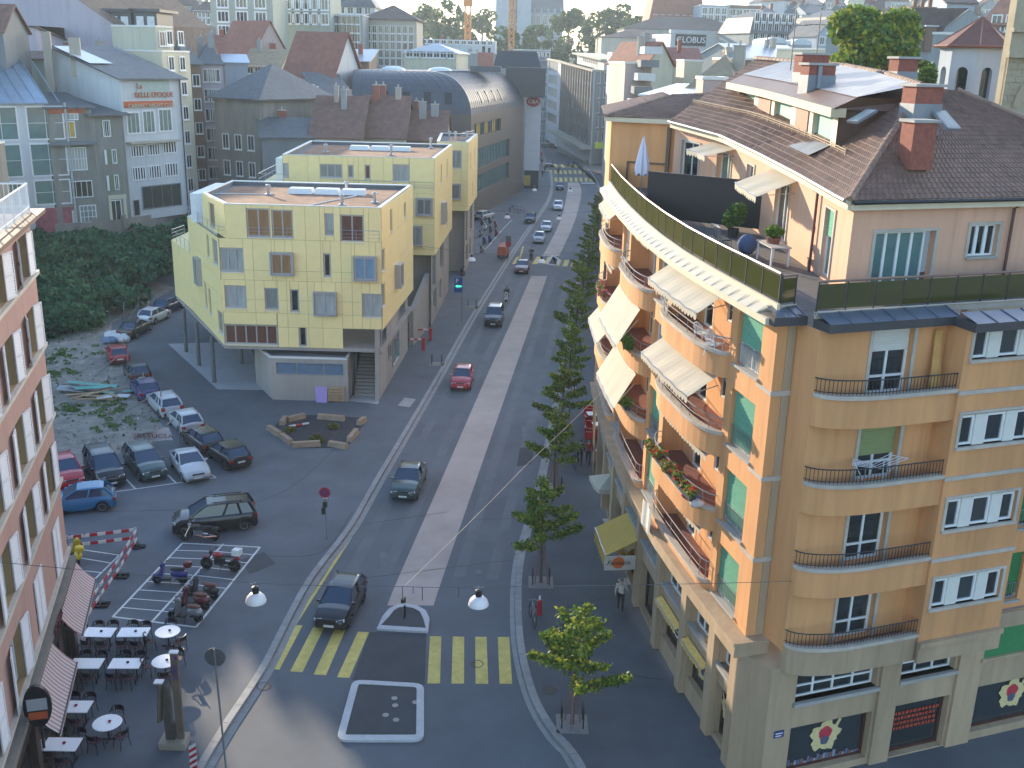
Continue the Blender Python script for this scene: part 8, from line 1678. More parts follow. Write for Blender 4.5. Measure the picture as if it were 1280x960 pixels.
# people
SKIN = M('skin', (.42, .24, .17), .6, .08, 6); HAIRD = M('hair_dark', (.03, .02, .015), .7, .2, 9)
def cloth(n, c): return M('cloth_' + n, c, .85, .15, 6, bump=.2)
def person(loc, rz, top, legs, shoes, lab, stride=.25, arm=.2, seated=False, scale=1.0, hair=HAIRD, turn=0.0, bag=None, reach=False, group=None):
 r = empty('person', loc, rz, lab, 'person', group)
 P_ = dict(pel=(0, 0, .95), wa=(0, 0, 1.12), ch=(.02, 0, 1.34), nk=(.0, 0, 1.49), hd0=(.02, 0, 1.56))
 rad = dict(pel=(.15, .12), wa=(.135, .10), ch=(.17, .12), nk=(.055, .055), hd0=(.06, .06))
 E = [('pel', 'wa'), ('wa', 'ch'), ('ch', 'nk'), ('nk', 'hd0')]; lab_ = {'wa': 0, 'ch': 0, 'nk': 3, 'hd0': 3}
 for sd, s in ((-1, 'a'), (1, 'b')):
  st = stride * (1 if sd > 0 else -1)
  if seated: kn, an, to = (.42, sd * .2, .86), (.30, sd * .2, .44), (.46, sd * .2, .38)
  else: kn, an, to = (st * .55 + .05, sd * .1, .50), (st - (.06 if st < 0 else 0), sd * .1, .09 if st > 0 else .14), (st + .16, sd * .11, .05)
  P_.update({'hp' + s: (0.02 if seated else 0, sd * .1, .90), 'kn' + s: kn, 'an' + s: an, 'to' + s: to, 'sh' + s: (0, sd * .19, 1.42), 'el' + s: ((.18 if reach else -st * arm * 1.3), sd * .27, 1.15), 'wr' + s: ((.48 if reach else -st * arm * 2.6 + .08), sd * (.3 if reach else .27), 1.08 if reach else .92), 'pa' + s: ((.55 if reach else -st * arm * 3 + .1), sd * (.3 if reach else .265), 1.06 if reach else .85)})
  rad.update({'hp' + s: (.10, .10), 'kn' + s: (.065, .065), 'an' + s: (.045, .045), 'to' + s: (.045, .03), 'sh' + s: (.068, .068), 'el' + s: (.048, .048), 'wr' + s: (.032, .028), 'pa' + s: (.04, .022)})
  E += [('pel', 'hp' + s), ('hp' + s, 'kn' + s), ('kn' + s, 'an' + s), ('an' + s, 'to' + s), ('ch', 'sh' + s), ('sh' + s, 'el' + s), ('el' + s, 'wr' + s), ('wr' + s, 'pa' + s)]
  lab_.update({'hp' + s: 1, 'kn' + s: 1, 'an' + s: 1, 'to' + s: 2, 'sh' + s: 0, 'el' + s: 0, 'wr' + s: 0, 'pa' + s: 3})
 ks = list(P_); me = bpy.data.meshes.new('sk'); me.from_pydata([P_[k] for k in ks], [(ks.index(a), ks.index(b)) for a, b in E], []); o = bpy.data.objects.new('sk', me); COL.objects.link(o)
 md = o.modifiers.new('s', 'SKIN'); sv = me.skin_vertices[0].data if me.skin_vertices else None
 if sv is None: me.attributes;
 for i, k in enumerate(ks): me.skin_vertices[0].data[i].radius = rad[k]; me.skin_vertices[0].data[i].use_root = k == 'pel'
 o.modifiers.new('u', 'SUBSURF').levels = 1; bpy.context.view_layer.update()
 em = bpy.data.meshes.new_from_object(o.evaluated_get(bpy.context.evaluated_depsgraph_get())); bpy.data.objects.remove(o)
 mb = MB(); mb.v = [tuple(v.co) for v in em.vertices]
 for pl in em.polygons:
  c = pl.center; best = (9, 0)
  for a, b in E:
   A, B = V(P_[a]), V(P_[b]); t = max(0, min(1, (c - A).dot(B - A) / (B - A).length_squared)); d = (c - A.lerp(B, t)).length
   if d < best[0]: best = (d, lab_.get(b, 1))
  mb.f.append(tuple(pl.vertices)); mb.m.append(best[1] if best[1] != 0 or c.z > 1.0 or abs(c.y) > .19 else 1)
 hx = .03; o0 = len(mb.v); mb.ball((hx, 0, 1.66), .105, 12, 3, (1.0, .8, 1.18))
 mb.ball((hx + .10, 0, 1.645), .022, 6, 3, (1, .7, 1.1)); mb.ball((hx + .09, 0, 1.605), .02, 6, 3, (.6, 1.5, .4))
 for sd in (-1, 1):
  mb.ball((hx, sd * .085, 1.655), .026, 6, 3, (.6, .5, 1.2)); mb.ball((hx + .085, sd * .033, 1.675), .013, 6, 4)
  W_ = V(P_['pa' + 'ab'[sd > 0]]); dr = (W_ - V(P_['wr' + 'ab'[sd > 0]])).normalized()
  for k, L in enumerate((.065, .075, .07, .055)): q = W_ + V((.027 - .018 * k, 0, 0)) + dr * .01; mb.tube([q, q + dr * L * .55, q + dr * L * .9 + V((.012, -sd * .012, 0))], [.009, .0085, .007], 5, 3)
  q = W_ + V((.03, -sd * .005, .02)); mb.tube([q, q + V((.03, -sd * .01, -.025)), q + V((.032, -sd * .012, -.055))], [.01, .009, .008], 5, 3)
 b = put('body', mb.mesh('body', smooth=True), [top, legs, shoes, SKIN, BLACK], r)
 m = MB(); m.ball((hx - .012, 0, 1.685), .112, 10, 0, (1.0, .86, 1.08)); m.v = [(x, y, z if x < hx + .055 or z > 1.73 else 1.735) for x, y, z in m.v]; m.v = [(x, y, max(z, 1.60)) for x, y, z in m.v]; put('hair', m.mesh('hair', smooth=True), hair, r)
 if bag: m = MB(); m.box(-.12, .12, .24, .34, .55, .86); m.tube([(-.06, .28, .86), (0, .27, .95), (.06, .28, .86)], .012, 4); put('bag', m.mesh('bag'), bag, r)
 r.scale = (scale,) * 3; return r
NAVY, JEAN, DKT, REDJ, CRM, GRYT, WHT = cloth('navy', (.02, .022, .035)), cloth('jeans', (.06, .09, .17)), cloth('dark', (.018, .018, .02)), cloth('red', (.32, .02, .03)), cloth('cream', (.50, .44, .36)), cloth('grey', (.16, .16, .17)), cloth('white', (.6, .6, .6)); SHOE = M('shoe_black', (.015, .013, .012), .5, .1, 4)
def gp(px, py, z=0): p = at(px, py, z); return (p.x, p.y, z)
person(gp(775, 764), R(82), CRM, DKT, SHOE, 'man in a cream shirt and dark trousers walking away along the shop fronts', .16, .3, hair=M('hair_grey', (.12, .11, .10), .7, .2, 9))
person(gp(735, 581), R(262), REDJ, DKT, SHOE, 'person in a red jacket and dark trousers walking towards the camera under the trees', .2, .3); person(gp(724.5, 582), R(265), NAVY, DKT, SHOE, 'person in dark clothes walking beside the red jacket', .18, .3); person(gp(718, 586), R(258), GRYT, JEAN, SHOE, 'person in jeans half hidden behind the pavement tree', .2, .25)
p = gp(186, 262, HZ); person((p[0], p[1], HZ), R(-40), WHT, JEAN, SHOE, 'person in a white shirt standing outside the night club', .1, .2); p = gp(191, 259, HZ); person((p[0], p[1], HZ), R(160), CRM, DKT, SHOE, 'second person in pale clothes outside the night club door', .12, .2)
for k, (px, py, a, t, l) in enumerate(((678, 222, 270, DKT, DKT), (681, 216, 80, NAVY, DKT), (674, 214, 200, GRYT, JEAN), (677, 207, 265, DKT, JEAN))): person(gp(px, py), R(a), t, l, SHOE, '%s of the people in dark clothes at the foot of the white tower' % ('nearest', 'second', 'third', 'farthest')[k], .2, .3, group='people at the foot of the white tower')
def rider(px, py, a, b, top, lab, labb, col, kind='scooter'):
 p = at(px, py, RZ + .5); rz = hd(a, b, RZ); mo = motorbike(kind, col, (p.x, p.y, RZ), rz, labb, lean=0); d = V((math.cos(rz), math.sin(rz), 0)) * -.42
 person((p.x + d.x, p.y + d.y, RZ - .16), rz, top, DKT, SHOE, lab, seated=True, reach=True, hair=M('helmet_black', (.012, .012, .014), .25, .05, 3, coat=.5))
rider(633, 371, (637, 358), (630, 384), DKT, 'rider in dark clothes and black helmet on the nearer scooter', 'white fronted scooter being ridden behind the black off-road car', WHITE); rider(664, 320, (667, 312), (661, 330), NAVY, 'rider in dark clothes and helmet at the second crossing', 'black scooter being ridden at the second crossing', BKB)
p = at(698, 219, RZ); bicycle((p.x, p.y, RZ), R(85), 'dark bicycle being ridden on the far crossing', BKB); person((p.x - .05, p.y - .25, RZ + .06), R(85), DKT, NAVY, SHOE, 'cyclist in dark clothes riding over the far crossing', seated=True, reach=True)
# street trees with hoops
def streettree(seed):
 rg = np.random.default_rng(seed); r = empty('street_tree'); H = 5.2; m = MB(); m.tube([(0, 0, 0), (.03, .02, 1.6), (0, .03, 3.2), (.03, 0, H - .15)], [.075, .06, .04, .012], 6); cen = []
 nb = 17
 for k in range(nb):
  t = k / (nb - 1); z0 = 1.75 + 2.9 * t + rg.uniform(-.1, .1); a = k * 2.4 + rg.uniform(-.4, .4); L = (1.75 - 1.05 * t) * rg.uniform(.75, 1.15); e = V((math.cos(a) * L, math.sin(a) * L, z0 + L * .42)); s = V((0, 0, z0)); mid = s.lerp(e, .5) + V((0, 0, -.06)); m.tube([s, mid, e], [.028, .02, .008], 4)
  n = int(225 * L); tt = rg.uniform(.18, 1.03, n) ** .8; base = np.array(s)[None] * (1 - tt)[:, None] + np.array(e)[None] * tt[:, None]; cen.append(base + rg.normal(size=(n, 3)) * (.125 * (1.15 - .5 * tt))[:, None] * np.array([1, 1, .85]))
 n = 150; tt = rg.uniform(0, 1, n); cen.append(np.stack([rg.normal(size=n) * .12, rg.normal(size=n) * .12, 3.6 + 1.75 * tt], 1))
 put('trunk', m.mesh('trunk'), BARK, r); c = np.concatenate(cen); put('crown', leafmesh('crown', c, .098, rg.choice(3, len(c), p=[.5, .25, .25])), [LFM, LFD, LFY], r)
 m = MB()
 for a in (.4, 2.5, 4.6): m.tube([(.32 * math.cos(a), .32 * math.sin(a), 0), (.1 * math.cos(a), .1 * math.sin(a), 1.9)], .028, 5)
 put('stake', m.mesh('stake'), M('stake_wood', (.22, .10, .08), .8, .2, 4), r); return r
protos = [streettree(s) for s in (3, 8, 21)]
GSL = M('grate_concrete', (.24, .23, .22), .85, .2, 3, grime=.2); TN = [(715, 905), (676, 728), (693, 612), (702, 545), (711, 486), (719, 437), (727, 396), (734, 360), (740, 331), (746, 305), (751, 282)]
used_ = set(); names = ['nearest the camera', 'second from the camera', 'third from the camera', 'beside the red chairs', 'fifth from the camera', 'sixth from the camera', 'seventh from the camera', 'eighth from the camera', 'ninth from the camera', 'tenth from the camera', 'farthest along the kerb']
def hoops(p, lab, tree=True):
 r = empty('hoop_guard', (p.x, p.y, 0), R(0), lab, 'tree guard', 'hoop guards on concrete slabs'); m = MB(); m.box(-.62, .62, -.62, .62, -.02, .014); put('slab', m.mesh('slab') if 'hs' not in WCACHE else WCACHE['hs'], GSL, r)
 for s in (-.42, .42):
  m = MB(); m.tube([(s, -.3, 0), (s, -.3, .78), (s, -.22, .88), (s, .22, .88), (s, .3, .78), (s, .3, 0)], .03, 6); m.tube([(s, -.3, .0), (s, -.3, .12)], .033, 6); put('hoop', m.mesh('hoop'), DARKM, r)
 return r
for k, q in enumerate(TN):
 p = at(*q, 0); i = k % 3; lab = 'young leafy street tree on the right pavement, ' + names[k]
 o = protos[i] if i not in used_ else dup(protos[i]); used_.add(i); o.location = (p.x, p.y, 0); o.rotation_euler = (0, 0, R(70 * k)); s = random.uniform(.98, 1.1); o.scale = (s * 1.12, s * 1.12, s); tag(o, lab, 'tree', 'street trees on the right pavement')
 if k < 8: hoops(p, 'pair of dark hoops round the pavement tree ' + names[k])
for px, py, lab in ((546, 455, 'pair of dark hoops without a tree left of the red car'), (590, 384, 'pair of dark hoops without a tree left of the off-road car')): hoops(at(px, py, 0), lab)
# hanging lamps and wires
WIRE = M('wire', (.10, .10, .10), .6, 0); LBL = M('lamp_hood_white', (.74, .70, .68), .4, .04, 3)
if True:
 mL = MB(); mL.lathe([(.34, 0), (.345, .03), (.30, .17), (.20, .28), (.10, .33)], n=18); ML1 = mL.mesh('hood', smooth=45); mL = MB(); mL.lathe([(.10, .3), (.115, .34), (.115, .54), (.05, .57)], n=10); ML2 = mL.mesh('cap', smooth=40); mL = MB(); mL.beam((-.16, 0, .66), (.16, 0, .66), .03, .03); mL.tube([(0, 0, .55), (0, 0, .7)], .02, 5); ML3 = mL.mesh('hanger')
def lamp(p, lab): r = empty('hanging_lamp', p, 0, lab, 'street lamp', 'hanging street lamps'); put('hood', ML1, LBL, r); put('cap', ML2, BLACK, r); put('hanger', ML3, STEEL, r)
def wire(pts, lab, rad=.012, sag=.0, mat=WIRE):
 pts = [V(p) for p in pts]; out = []
 for a, b in zip(pts[:-1], pts[1:]):
  for k in range(10): t = k / 10; out.append(a.lerp(b, t) - V((0, 0, sag * 4 * t * (1 - t))))
 m = MB(); m.tube(out + [pts[-1]], rad, 4); tag(m.build('wire', mat), lab, 'wire')
l1, l2 = atY(320, 752, 30.2), atY(598, 756, 30.4); lamp(l1, 'white hooded lamp hanging over the forecourt beside the moped bays'); lamp(l2, 'white hooded lamp hanging over the road near the yellow crossing')
def onwall(px, py, F=PF): d = ray(px, py); A, u = F.p[0], (F.p[1] - F.p[0]).normalized(); den = d.x * u.y - d.y * u.x; t = (A.x * u.y - A.y * u.x) / den; return V((0, 0, CAM_H)) + d * t
up_ = V((0, 0, .68)); mid_ = atY(505, 733, 30.3); wire([onwall(2, 703), l1 + up_, mid_, l2 + up_, V(BF.pt(.05, .05, 8.35))], 'thin cable carrying the two near lamps from house to house', .011, .04)
wire([mid_, atY(655, 584, 40), V(LF.pt(20, .1, 8.6))], 'pale tensioned wire running diagonally up the street to the balconies', .012, .05, M('wire_pale', (.55, .47, .36), .5, 0))
m = MB()
for dx, L in ((-.05, .5), (.6, .5), (.3, .25), (1.8, .35)): m.tube([mid_ + V((dx, 0, .0)), mid_ + V((dx, 0, -L))], .012, 4)
m.box(mid_.x - .1, mid_.x + .0, mid_.y - .05, mid_.y + .05, mid_.z - .6, mid_.z - .45); tag(m.build('cable_junction', DARKM), 'small junction hanging from the lamp cable above the arched island', 'junction')
for k, (a, b, z, nm) in enumerate((((590, 325), (677, 329), 7.6, ('over the forecourt right of the parking sign', 'over the second crossing island')), ((634, 273), (699, 274), 7.6, ('over the forecourt by the bicycles', 'over the median beside the silver cars')), ((668, 238), (713, 240), 7.6, ('in front of the white tower window', 'over the median near the far crossing')))):
 A, B = at(*a, z), at(*b, z); B = V((B.x, A.y * .5 + B.y * .5, z)); A = V((A.x, B.y, z)); lamp(A, 'small white hooded lamp hanging ' + nm[0]); lamp(B, 'small white hooded lamp hanging ' + nm[1]); wire([V((A.x - 4.5, A.y, z + 1.2)), A + up_, B + up_, V((B.x + 5, B.y, z + 1.2))], 'thin lamp cable crossing the street, %s from the camera' % ('second', 'third', 'fourth')[k])
# things on the forecourt and the lot
WOODB = M('timber_block', (.33, .24, .16), .85, .25, 3, bump=.2); PURP = M('purple_board', (.36, .25, .52), .6, .1, 3); PALW = M('pallet_wood', (.45, .28, .13), .85, .2, 4)
bed = [g(*q) for q in ((337, 540), (352, 524), (372, 519), (398, 519), (450, 522), (455, 530), (440, 553), (430, 560), (370, 560))]; sheet('planting_bed', bed, .008, M('bed_soil', (.045, .045, .05), .95, .3, 3, bump=.4), kind='structure')
for k, (a, b, lab) in enumerate((((336, 537), (350, 546), 'left corner'), ((352, 547), (364, 556), 'lower left'), ((365, 559), (401, 557), 'front left'), ((411, 557), (434, 561), 'front right'), ((436, 553), (446, 541), 'right'), ((448, 532), (456, 526), 'upper right corner'), ((397, 523), (431, 526), 'back right'), ((360, 527), (381, 522), 'back left'), ((352, 532), (357, 525), 'upper left corner'))):
 p, q = V(g(*a)), V(g(*b)); c = (p + q) / 2; r = empty('timber_block', (c.x, c.y, 0), math.atan2((q - p).y, (q - p).x), 'pale timber block edging the planting bed, ' + lab, 'block', 'timber blocks round the planting bed'); L = (q - p).length; m = MB(); m.hexa([(-L / 2, -.2, 0), (L / 2, -.2, 0), (L / 2, .2, 0), (-L / 2, .2, 0), (-L / 2 + .05, -.16, .36), (L / 2 - .05, -.16, .36), (L / 2 - .05, .16, .36), (-L / 2 + .05, .16, .36)]); put('timber', m.mesh('timber'), WOODB, r)
a, b = at(361, 533, .12), at(386, 529, .12); m = MB()
for k in range(3): m.tube([a.lerp(b, k / 3), a.lerp(b, (k + 1) / 3)], .08, 6, k % 2)
tag(m.build('marker_pole', [BW, BR]), 'red and white striped pole lying across the planting bed', 'pole')
pl_ = [(*at(px, py, .1).xy, .15, rr, .6) for px, py, rr in ((363, 538, .35), (395, 549, .45), (417, 534, .4), (400, 551, .3))]; tag(put('bed_plants', leafmesh('bed_plants', clump(pl_, 900), .10, rng.choice(2, 900)), [LFM, leafmat('leaf_orange', (.20, .12, .03))]), 'small green and orange plants in the planting bed', 'plants', kind='stuff')
p = at(420, 503, 0); r = empty('wooden_pallet', (p.x, 73.55, 0), 0, 'wooden pallet leaning against the concrete podium wall', 'pallet')
for k in range(5): m = MB(); z = .1 + k * .24; m.box(-.6, .6, -.03, .0, z, z + .12); put('slat', m.mesh('slat'), PALW, r)
for x in (-.55, 0, .48): m = MB(); m.box(x, x + .09, .0, .1, .05, 1.22); put('batten', m.mesh('batten'), PALW, r)
p = at(402, 503, 0); m = MB(); m.hexa([(p.x - .42, 73.45, 0), (p.x + .42, 73.4, 0), (p.x + .42, 73.44, 0), (p.x - .42, 73.49, 0), (p.x - .5, 73.7, 1.15), (p.x + .4, 73.7, 1.15), (p.x + .4, 73.74, 1.15), (p.x - .5, 73.74, 1.15)]); tag(m.build('board', PURP), 'lilac board leaning against the podium wall beside the pallet', 'board')
DB = [M('deb_grey', (.33, .34, .36), .7, .2, 2), M('deb_teal', (.12, .38, .33), .6, .2, 2), M('deb_wood', (.42, .29, .16), .85, .25, 3), M('deb_white', (.55, .55, .55), .6, .15, 2), M('deb_brown', (.13, .08, .06), .85, .2, 3)]
dn = ['grey', 'teal', 'pale wooden', 'white', 'dark brown']
for k, (px, py, L, W, a, mi, z) in enumerate(((90, 486, 2.0, 1.2, 10, 0, .25), (112, 480, 3.2, .7, 8, 1, .55), (120, 484, 3.0, .6, 12, 1, .45), (132, 490, 1.6, .5, -30, 1, .3), (105, 492, 2.6, .16, 28, 2, .5), (112, 493, 2.8, .14, 32, 2, .6), (122, 495, 2.2, .18, 25, 2, .45), (118, 499, 2.8, .12, 2, 2, .2), (131, 496, 1.1, .6, 15, 3, .35), (154, 495, 1.0, .5, -5, 3, .2), (100, 494, 1.6, .5, 15, 4, .2), (128, 487, 1.4, .3, 40, 4, .5), (95, 483, 1.2, .7, -15, 0, .45), (160, 489, .7, .5, 20, 1, .2), (140, 493, 1.8, .15, -40, 2, .5))):
 p = at(px, py, z); m = MB(); m.rbox((0, 0), 0, L, W, 0, .05); o = put('debris_board', m.mesh('debris_board'), DB[mi], None, (p.x, p.y, z)); o.rotation_euler = (R(random.uniform(-8, 8)), R(random.uniform(-9, 9)), R(a)); tag(o, '%s %s in the rubble heap, %s piece of its colour' % (dn[mi], 'plank' if W < .3 else 'sheet', ('first', 'second', 'third', 'fourth', 'fifth')[sum(1 for q in range(k) if [0, 1, 1, 1, 2, 2, 2, 2, 3, 3, 4, 4, 0, 1, 2][q] == mi)]), 'board', 'boards in the rubble heap')
for k, (px, py, s_) in enumerate(((143, 421, .75), (137, 427, .55), (152, 425, .6))): p = at(px, py, .2); m = MB(); m.ball((0, 0, .35), s_, 10, 0, (1.3, .9, .6)); m.v = [(x + random.uniform(-.06, .06), y + random.uniform(-.06, .06), max(0, z + random.uniform(-.06, .06))) for x, y, z in m.v]; put('rubbish_bag', m.mesh('rubbish_bag'), (DB[3], M('bag_blue', (.12, .18, .28), .5, .2, 3), DB[3])[k], None, (p.x, p.y, 0), label=('large white rubbish bag beside the red parked car', 'blue rubbish bag at the left of the white bags', 'small white rubbish bag against the large one')[k], cat='bag')
FP = M('fence_post', (.20, .20, .19), .7, .2, 3)
fr_ = empty('lot_fence', (*g(190, 520), 0), 0, 'line of grey fence posts and leaning struts along the gravel lot', 'fence')
for (a, b) in (((224, 556), None), ((201, 520), None), ((179, 498), None), ((160, 468), None), ((155, 452), None), ((173, 395), None), ((155, 403), None), ((190, 385), None)):
 p = at(*a, 0); m = MB(); m.tube([(p.x, p.y, 0), (p.x + .15, p.y, 2.0)], .05, 5); m.build('post', FP, fr_)
for a, b, z in (((148, 520), (186, 497), 1.2), ((123, 492), (168, 464), 1.2), ((178, 555), (217, 524), 1.3), ((118, 470), (165, 430), 1.4), ((157, 405), (173, 380), 1.8), ((175, 395), (195, 368), 1.8)): p, q = at(*a, .05), at(*b, z); m = MB(); m.tube([p, q], .045, 5); m.build('strut', FP, fr_)
a, b, c, d = at(166, 549, .3), at(216, 551, .2), at(211, 534, 1.1), at(172, 543, 1.0); r = empty('banner', tuple(a), 0, 'fallen white banner with red lettering hanging on the lot fence', 'banner'); m = MB(); n = 6
for i in range(n):
 for j in range(2):
  f = lambda u, v: tuple(a.lerp(b, u).lerp(d.lerp(c, u), v) + V((0, .08 * math.sin(u * 7 + v * 3), .05 * math.sin(u * 9))))
  m.quad(f(i / n, j / 2), f((i + 1) / n, j / 2), f((i + 1) / n, (j + 1) / 2), f(i / n, (j + 1) / 2))
m.build('cloth', M('banner_white', (.55, .50, .50), .8, .1, 2), r); u_ = (b - a).normalized(); v_ = (d.lerp(c, .5) - a.lerp(b, .5)).normalized(); n_ = u_.cross(v_); q = a.lerp(b, .5).lerp(d.lerp(c, .5), .68) + n_ * .2
o = textobj('VETTUCSA', .55, M('banner_red', (.22, .06, .08), .6, .1, 3), r, lofs(r, q), (0, 0, 0), .004); o.rotation_euler = Matrix((u_, n_.cross(u_), n_)).transposed().to_euler()
p = at(577, 402, 0); r = empty('parking_sign', (p.x, p.y, 0), 0, 'blue parking sign with a lit green arrow on a tall pole', 'sign'); s0 = atY(573, 356, p.y); m = MB(); m.tube([(0, 0, 0), (0, 0, s0.z + .8)], .05, 6); put('pole', m.mesh('pole'), POLE, r); x0 = s0.x - p.x; m = MB(); m.box(x0 - .42, x0 + .42, -.1, .0, s0.z - .75, s0.z + .75); put('panel', m.mesh('panel'), M('park_blue', (.02, .06, .22), .4, .05, 3), r); textobj('P', .62, WHITE, r, (x0 - .12, -.11, s0.z + .38), (R(90), 0, 0), .004)
m = MB(); m.add([(x0 - .3, -.108, s0.z - .12), (x0 - .08, -.108, s0.z + .03), (x0 - .08, -.108, s0.z - .06), (x0 + .3, -.108, s0.z - .06), (x0 + .3, -.108, s0.z - .2), (x0 - .08, -.108, s0.z - .2), (x0 - .08, -.108, s0.z - .28)], [tuple(range(7))]); gm = M('arrow_lit', (.05, .7, .35), .5, 0); gm.node_tree.nodes['Principled BSDF'].inputs['Emission Color'].default_value = (.05, .9, .4, 1); gm.node_tree.nodes['Principled BSDF'].inputs['Emission Strength'].default_value = .6; put('arrow', m.mesh('arrow'), gm, r)
for a, b, lab in (((508, 412), (536, 412), 'red and white garage barrier arm under the middle yellow block'), ((508, 424), (527, 424), 'pale garage barrier arm with red end by the concrete wall')):
 p, q = at(*a, 1.0), at(*b, 1.0); r = empty('garage_barrier', (q.x, q.y, 0), 0, lab, 'barrier', 'garage barriers'); m = MB()
 for k in range(4): A, B = p.lerp(q, k / 4), p.lerp(q, (k + 1) / 4); m.beam(A, B, .1, .14, k % 2)
 m.build('arm', [BR, BW], r); m = MB(); m.box(q.x, q.x + .3, q.y - .15, q.y + .15, 0, 1.15); m.build('cabinet', BR, r)
p = at(629, 322, 0); r = empty('road_compressor', (p.x, p.y, 0), R(80), 'orange and red machine on small wheels standing at the kerb', 'machine'); ORM = M('machine_orange', (.45, .10, .03), .5, .15, 3); m = MB(); m.hexa([(-1.3, -.6, .5), (1.2, -.6, .5), (1.2, .6, .5), (-1.3, .6, .5), (-1.1, -.5, 1.6), (.7, -.5, 1.9), (.7, .5, 1.9), (-1.1, .5, 1.6)]); put('hood', m.mesh('hood'), ORM, r); m = MB(); m.beam((1.2, 0, .55), (2.2, 0, .45), .08, .08); m.box(-1.35, 1.25, -.55, .55, .4, .5); put('chassis', m.mesh('chassis'), DARKM, r)
for y in (-.6, .6): m = MB(); m.lathe([(.3, -.1), (.32, 0), (.3, .1)], (0, y, .32), 12, axis='y'); put('wheel', m.mesh('wheel'), RUB, r)
m = MB(); m.tube([(.5, .3, 1.8), (.5, .3, 2.6)], .05, 5); put('exhaust', m.mesh('exhaust'), STEEL, r)
for (px, pb, pt_, col, lab) in ((635, 325, 304, 'sign_red', 'red round sign on a post by the orange machine'), (635, 318, 296, 'sign_back', 'dark square sign behind the red round sign'), (733, 222, 200, 'sign_back', 'small dark sign at the far right kerb'), (676.5, 200, 192, 'sign_red', 'red round sign beside the white tower')):
 p = at(px, pb, 0); t = atY(px, pt_, p.y); r = empty('road_sign', (p.x, p.y, 0), 0, lab, 'sign'); m = MB(); m.tube([(0, 0, 0), (0, 0, t.z)], .04, 5); put('pole', m.mesh('pole'), POLE, r); m = MB(); m.lathe([(.4, 0), (.4, .03)], (0, -.06, t.z - .1), 16, axis='y') if col == 'sign_red' else m.box(-.35, .35, -.08, -.05, t.z - .7, t.z + .1); put('sign_face', m.mesh('sign_face'), MATS[col], r)
# right pavement: cafe, canopies
RP = M('red_plastic', (.40, .012, .02), .4, .08, 3); YEC = M('yellow_canvas', (.82, .58, .14), .8, .06, 2, trans=.45)
for k, (px, py, a) in enumerate(((736, 512, 80), (737, 527, 95), (737, 541, 85), (748, 541, 190), (752, 510, 200))):
 p = at(px, py, .4); r = empty('red_armchair', (p.x, p.y, 0), R(a), 'red plastic armchair outside the cafe, ' + ('farthest by the kerb', 'middle of the kerb side', 'nearest at the kerb side', 'nearest at the wall side', 'farthest at the wall side')[k], 'chair', 'red armchairs outside the cafe'); m = MB(); m.box(-.3, .3, -.3, .3, .12, .42); put('seat', m.mesh('seat'), RP, r); m = MB(); m.hexa([(-.3, .2, .42), (.3, .2, .42), (.3, .32, .42), (-.3, .32, .42), (-.3, .27, .85), (.3, .27, .85), (.3, .37, .85), (-.3, .37, .85)]); put('backrest', m.mesh('backrest'), RP, r)
 for s in (-1, 1): m = MB(); m.box(min(s * .3, s * .4), max(s * .3, s * .4), -.3, .32, .05, .6); put('armrest', m.mesh('armrest'), RP, r)
for k, (px, py) in enumerate(((748, 530), (741, 517))): p = at(px, py, .72); r = empty('white_table', (p.x, p.y, 0), R(8), 'small white square table between red armchairs, ' + ('nearer one', 'farther one')[k], 'table', 'white tables by the red armchairs'); m = MB(); m.box(-.4, .4, -.4, .4, .7, .74); put('tabletop', m.mesh('tabletop'), TTOP, r); m = MB(); m.tube([(0, 0, 0), (0, 0, .7)], .04, 6); m.box(-.25, .25, -.25, .25, 0, .03); put('leg', m.mesh('leg'), STEEL, r)
p = at(757, 580, 0); r = empty('cafe_counter', (p.x, p.y, 0), R(95), 'red and white freezer chest by the shop front beyond the canopies', 'freezer'); m = MB(); m.box(-.35, .35, -.6, .6, 0, .75); put('body', m.mesh('body'), RP, r); m = MB(); m.box(-.38, .38, -.63, .63, .75, .9); put('lid', m.mesh('lid'), WHITE, r)
m = MB(); m.box(-.352, -.35, -.4, .4, .3, .55); put('label_strip', m.mesh('label_strip'), WHITE, r)
def parasol(px, py, z, w, mat, lab, h=.5, rz=12):
 p = at(px, py, z); r = empty('parasol', (p.x, p.y, 0), R(rz), lab, 'parasol'); m = MB(); ap = (0, 0, z + h); n = 4; cs = [(-w, -w), (w, -w), (w, w), (-w, w)]
 for i in range(4):
  a, b = cs[i], cs[(i + 1) % 4]; A, B = V((*a, z)), V((*b, z)); mi = (A + B) / 2 - V((0, 0, .12)); m.add([tuple(A), tuple(mi), ap], [(0, 1, 2)]); m.add([tuple(mi), tuple(B), ap], [(0, 1, 2)]); m.quad(tuple(A), tuple(mi), tuple(mi - V((0, 0, .25))), tuple(A - V((0, 0, .25)))); m.quad(tuple(mi), tuple(B), tuple(B - V((0, 0, .25))), tuple(mi - V((0, 0, .25))))
 put('canopy', m.mesh('canopy'), mat, r); m = MB(); m.tube([(0, 0, 0), (0, 0, z + h)], .03, 6); put('pole', m.mesh('pole'), STEEL, r); m = MB(); m.box(-.3, .3, -.3, .3, 0, .1); put('base', m.mesh('base'), GREYST, r); return r
parasol(764, 602, 2.5, 1.0, AWN, 'cream square parasol against the shops beyond the yellow canopy'); parasol(786, 672, 2.5, 1.05, YEC, 'yellow parasol standing nearest beside the shop pillars', .45, 20)
oc_ = PS[4] - .4; o = awning(LF, oc_ + .3, oc_ + 3.2, 3.35, 1.6, .8, .1, .75, YEC, RB, 8, 'canopy')
q0, q1 = V(LF.pt(oc_ + .3, 1.74, 2.5)), V(LF.pt(oc_ + 3.2, 1.74, 2.5)); s1 = oc_ + 1.75
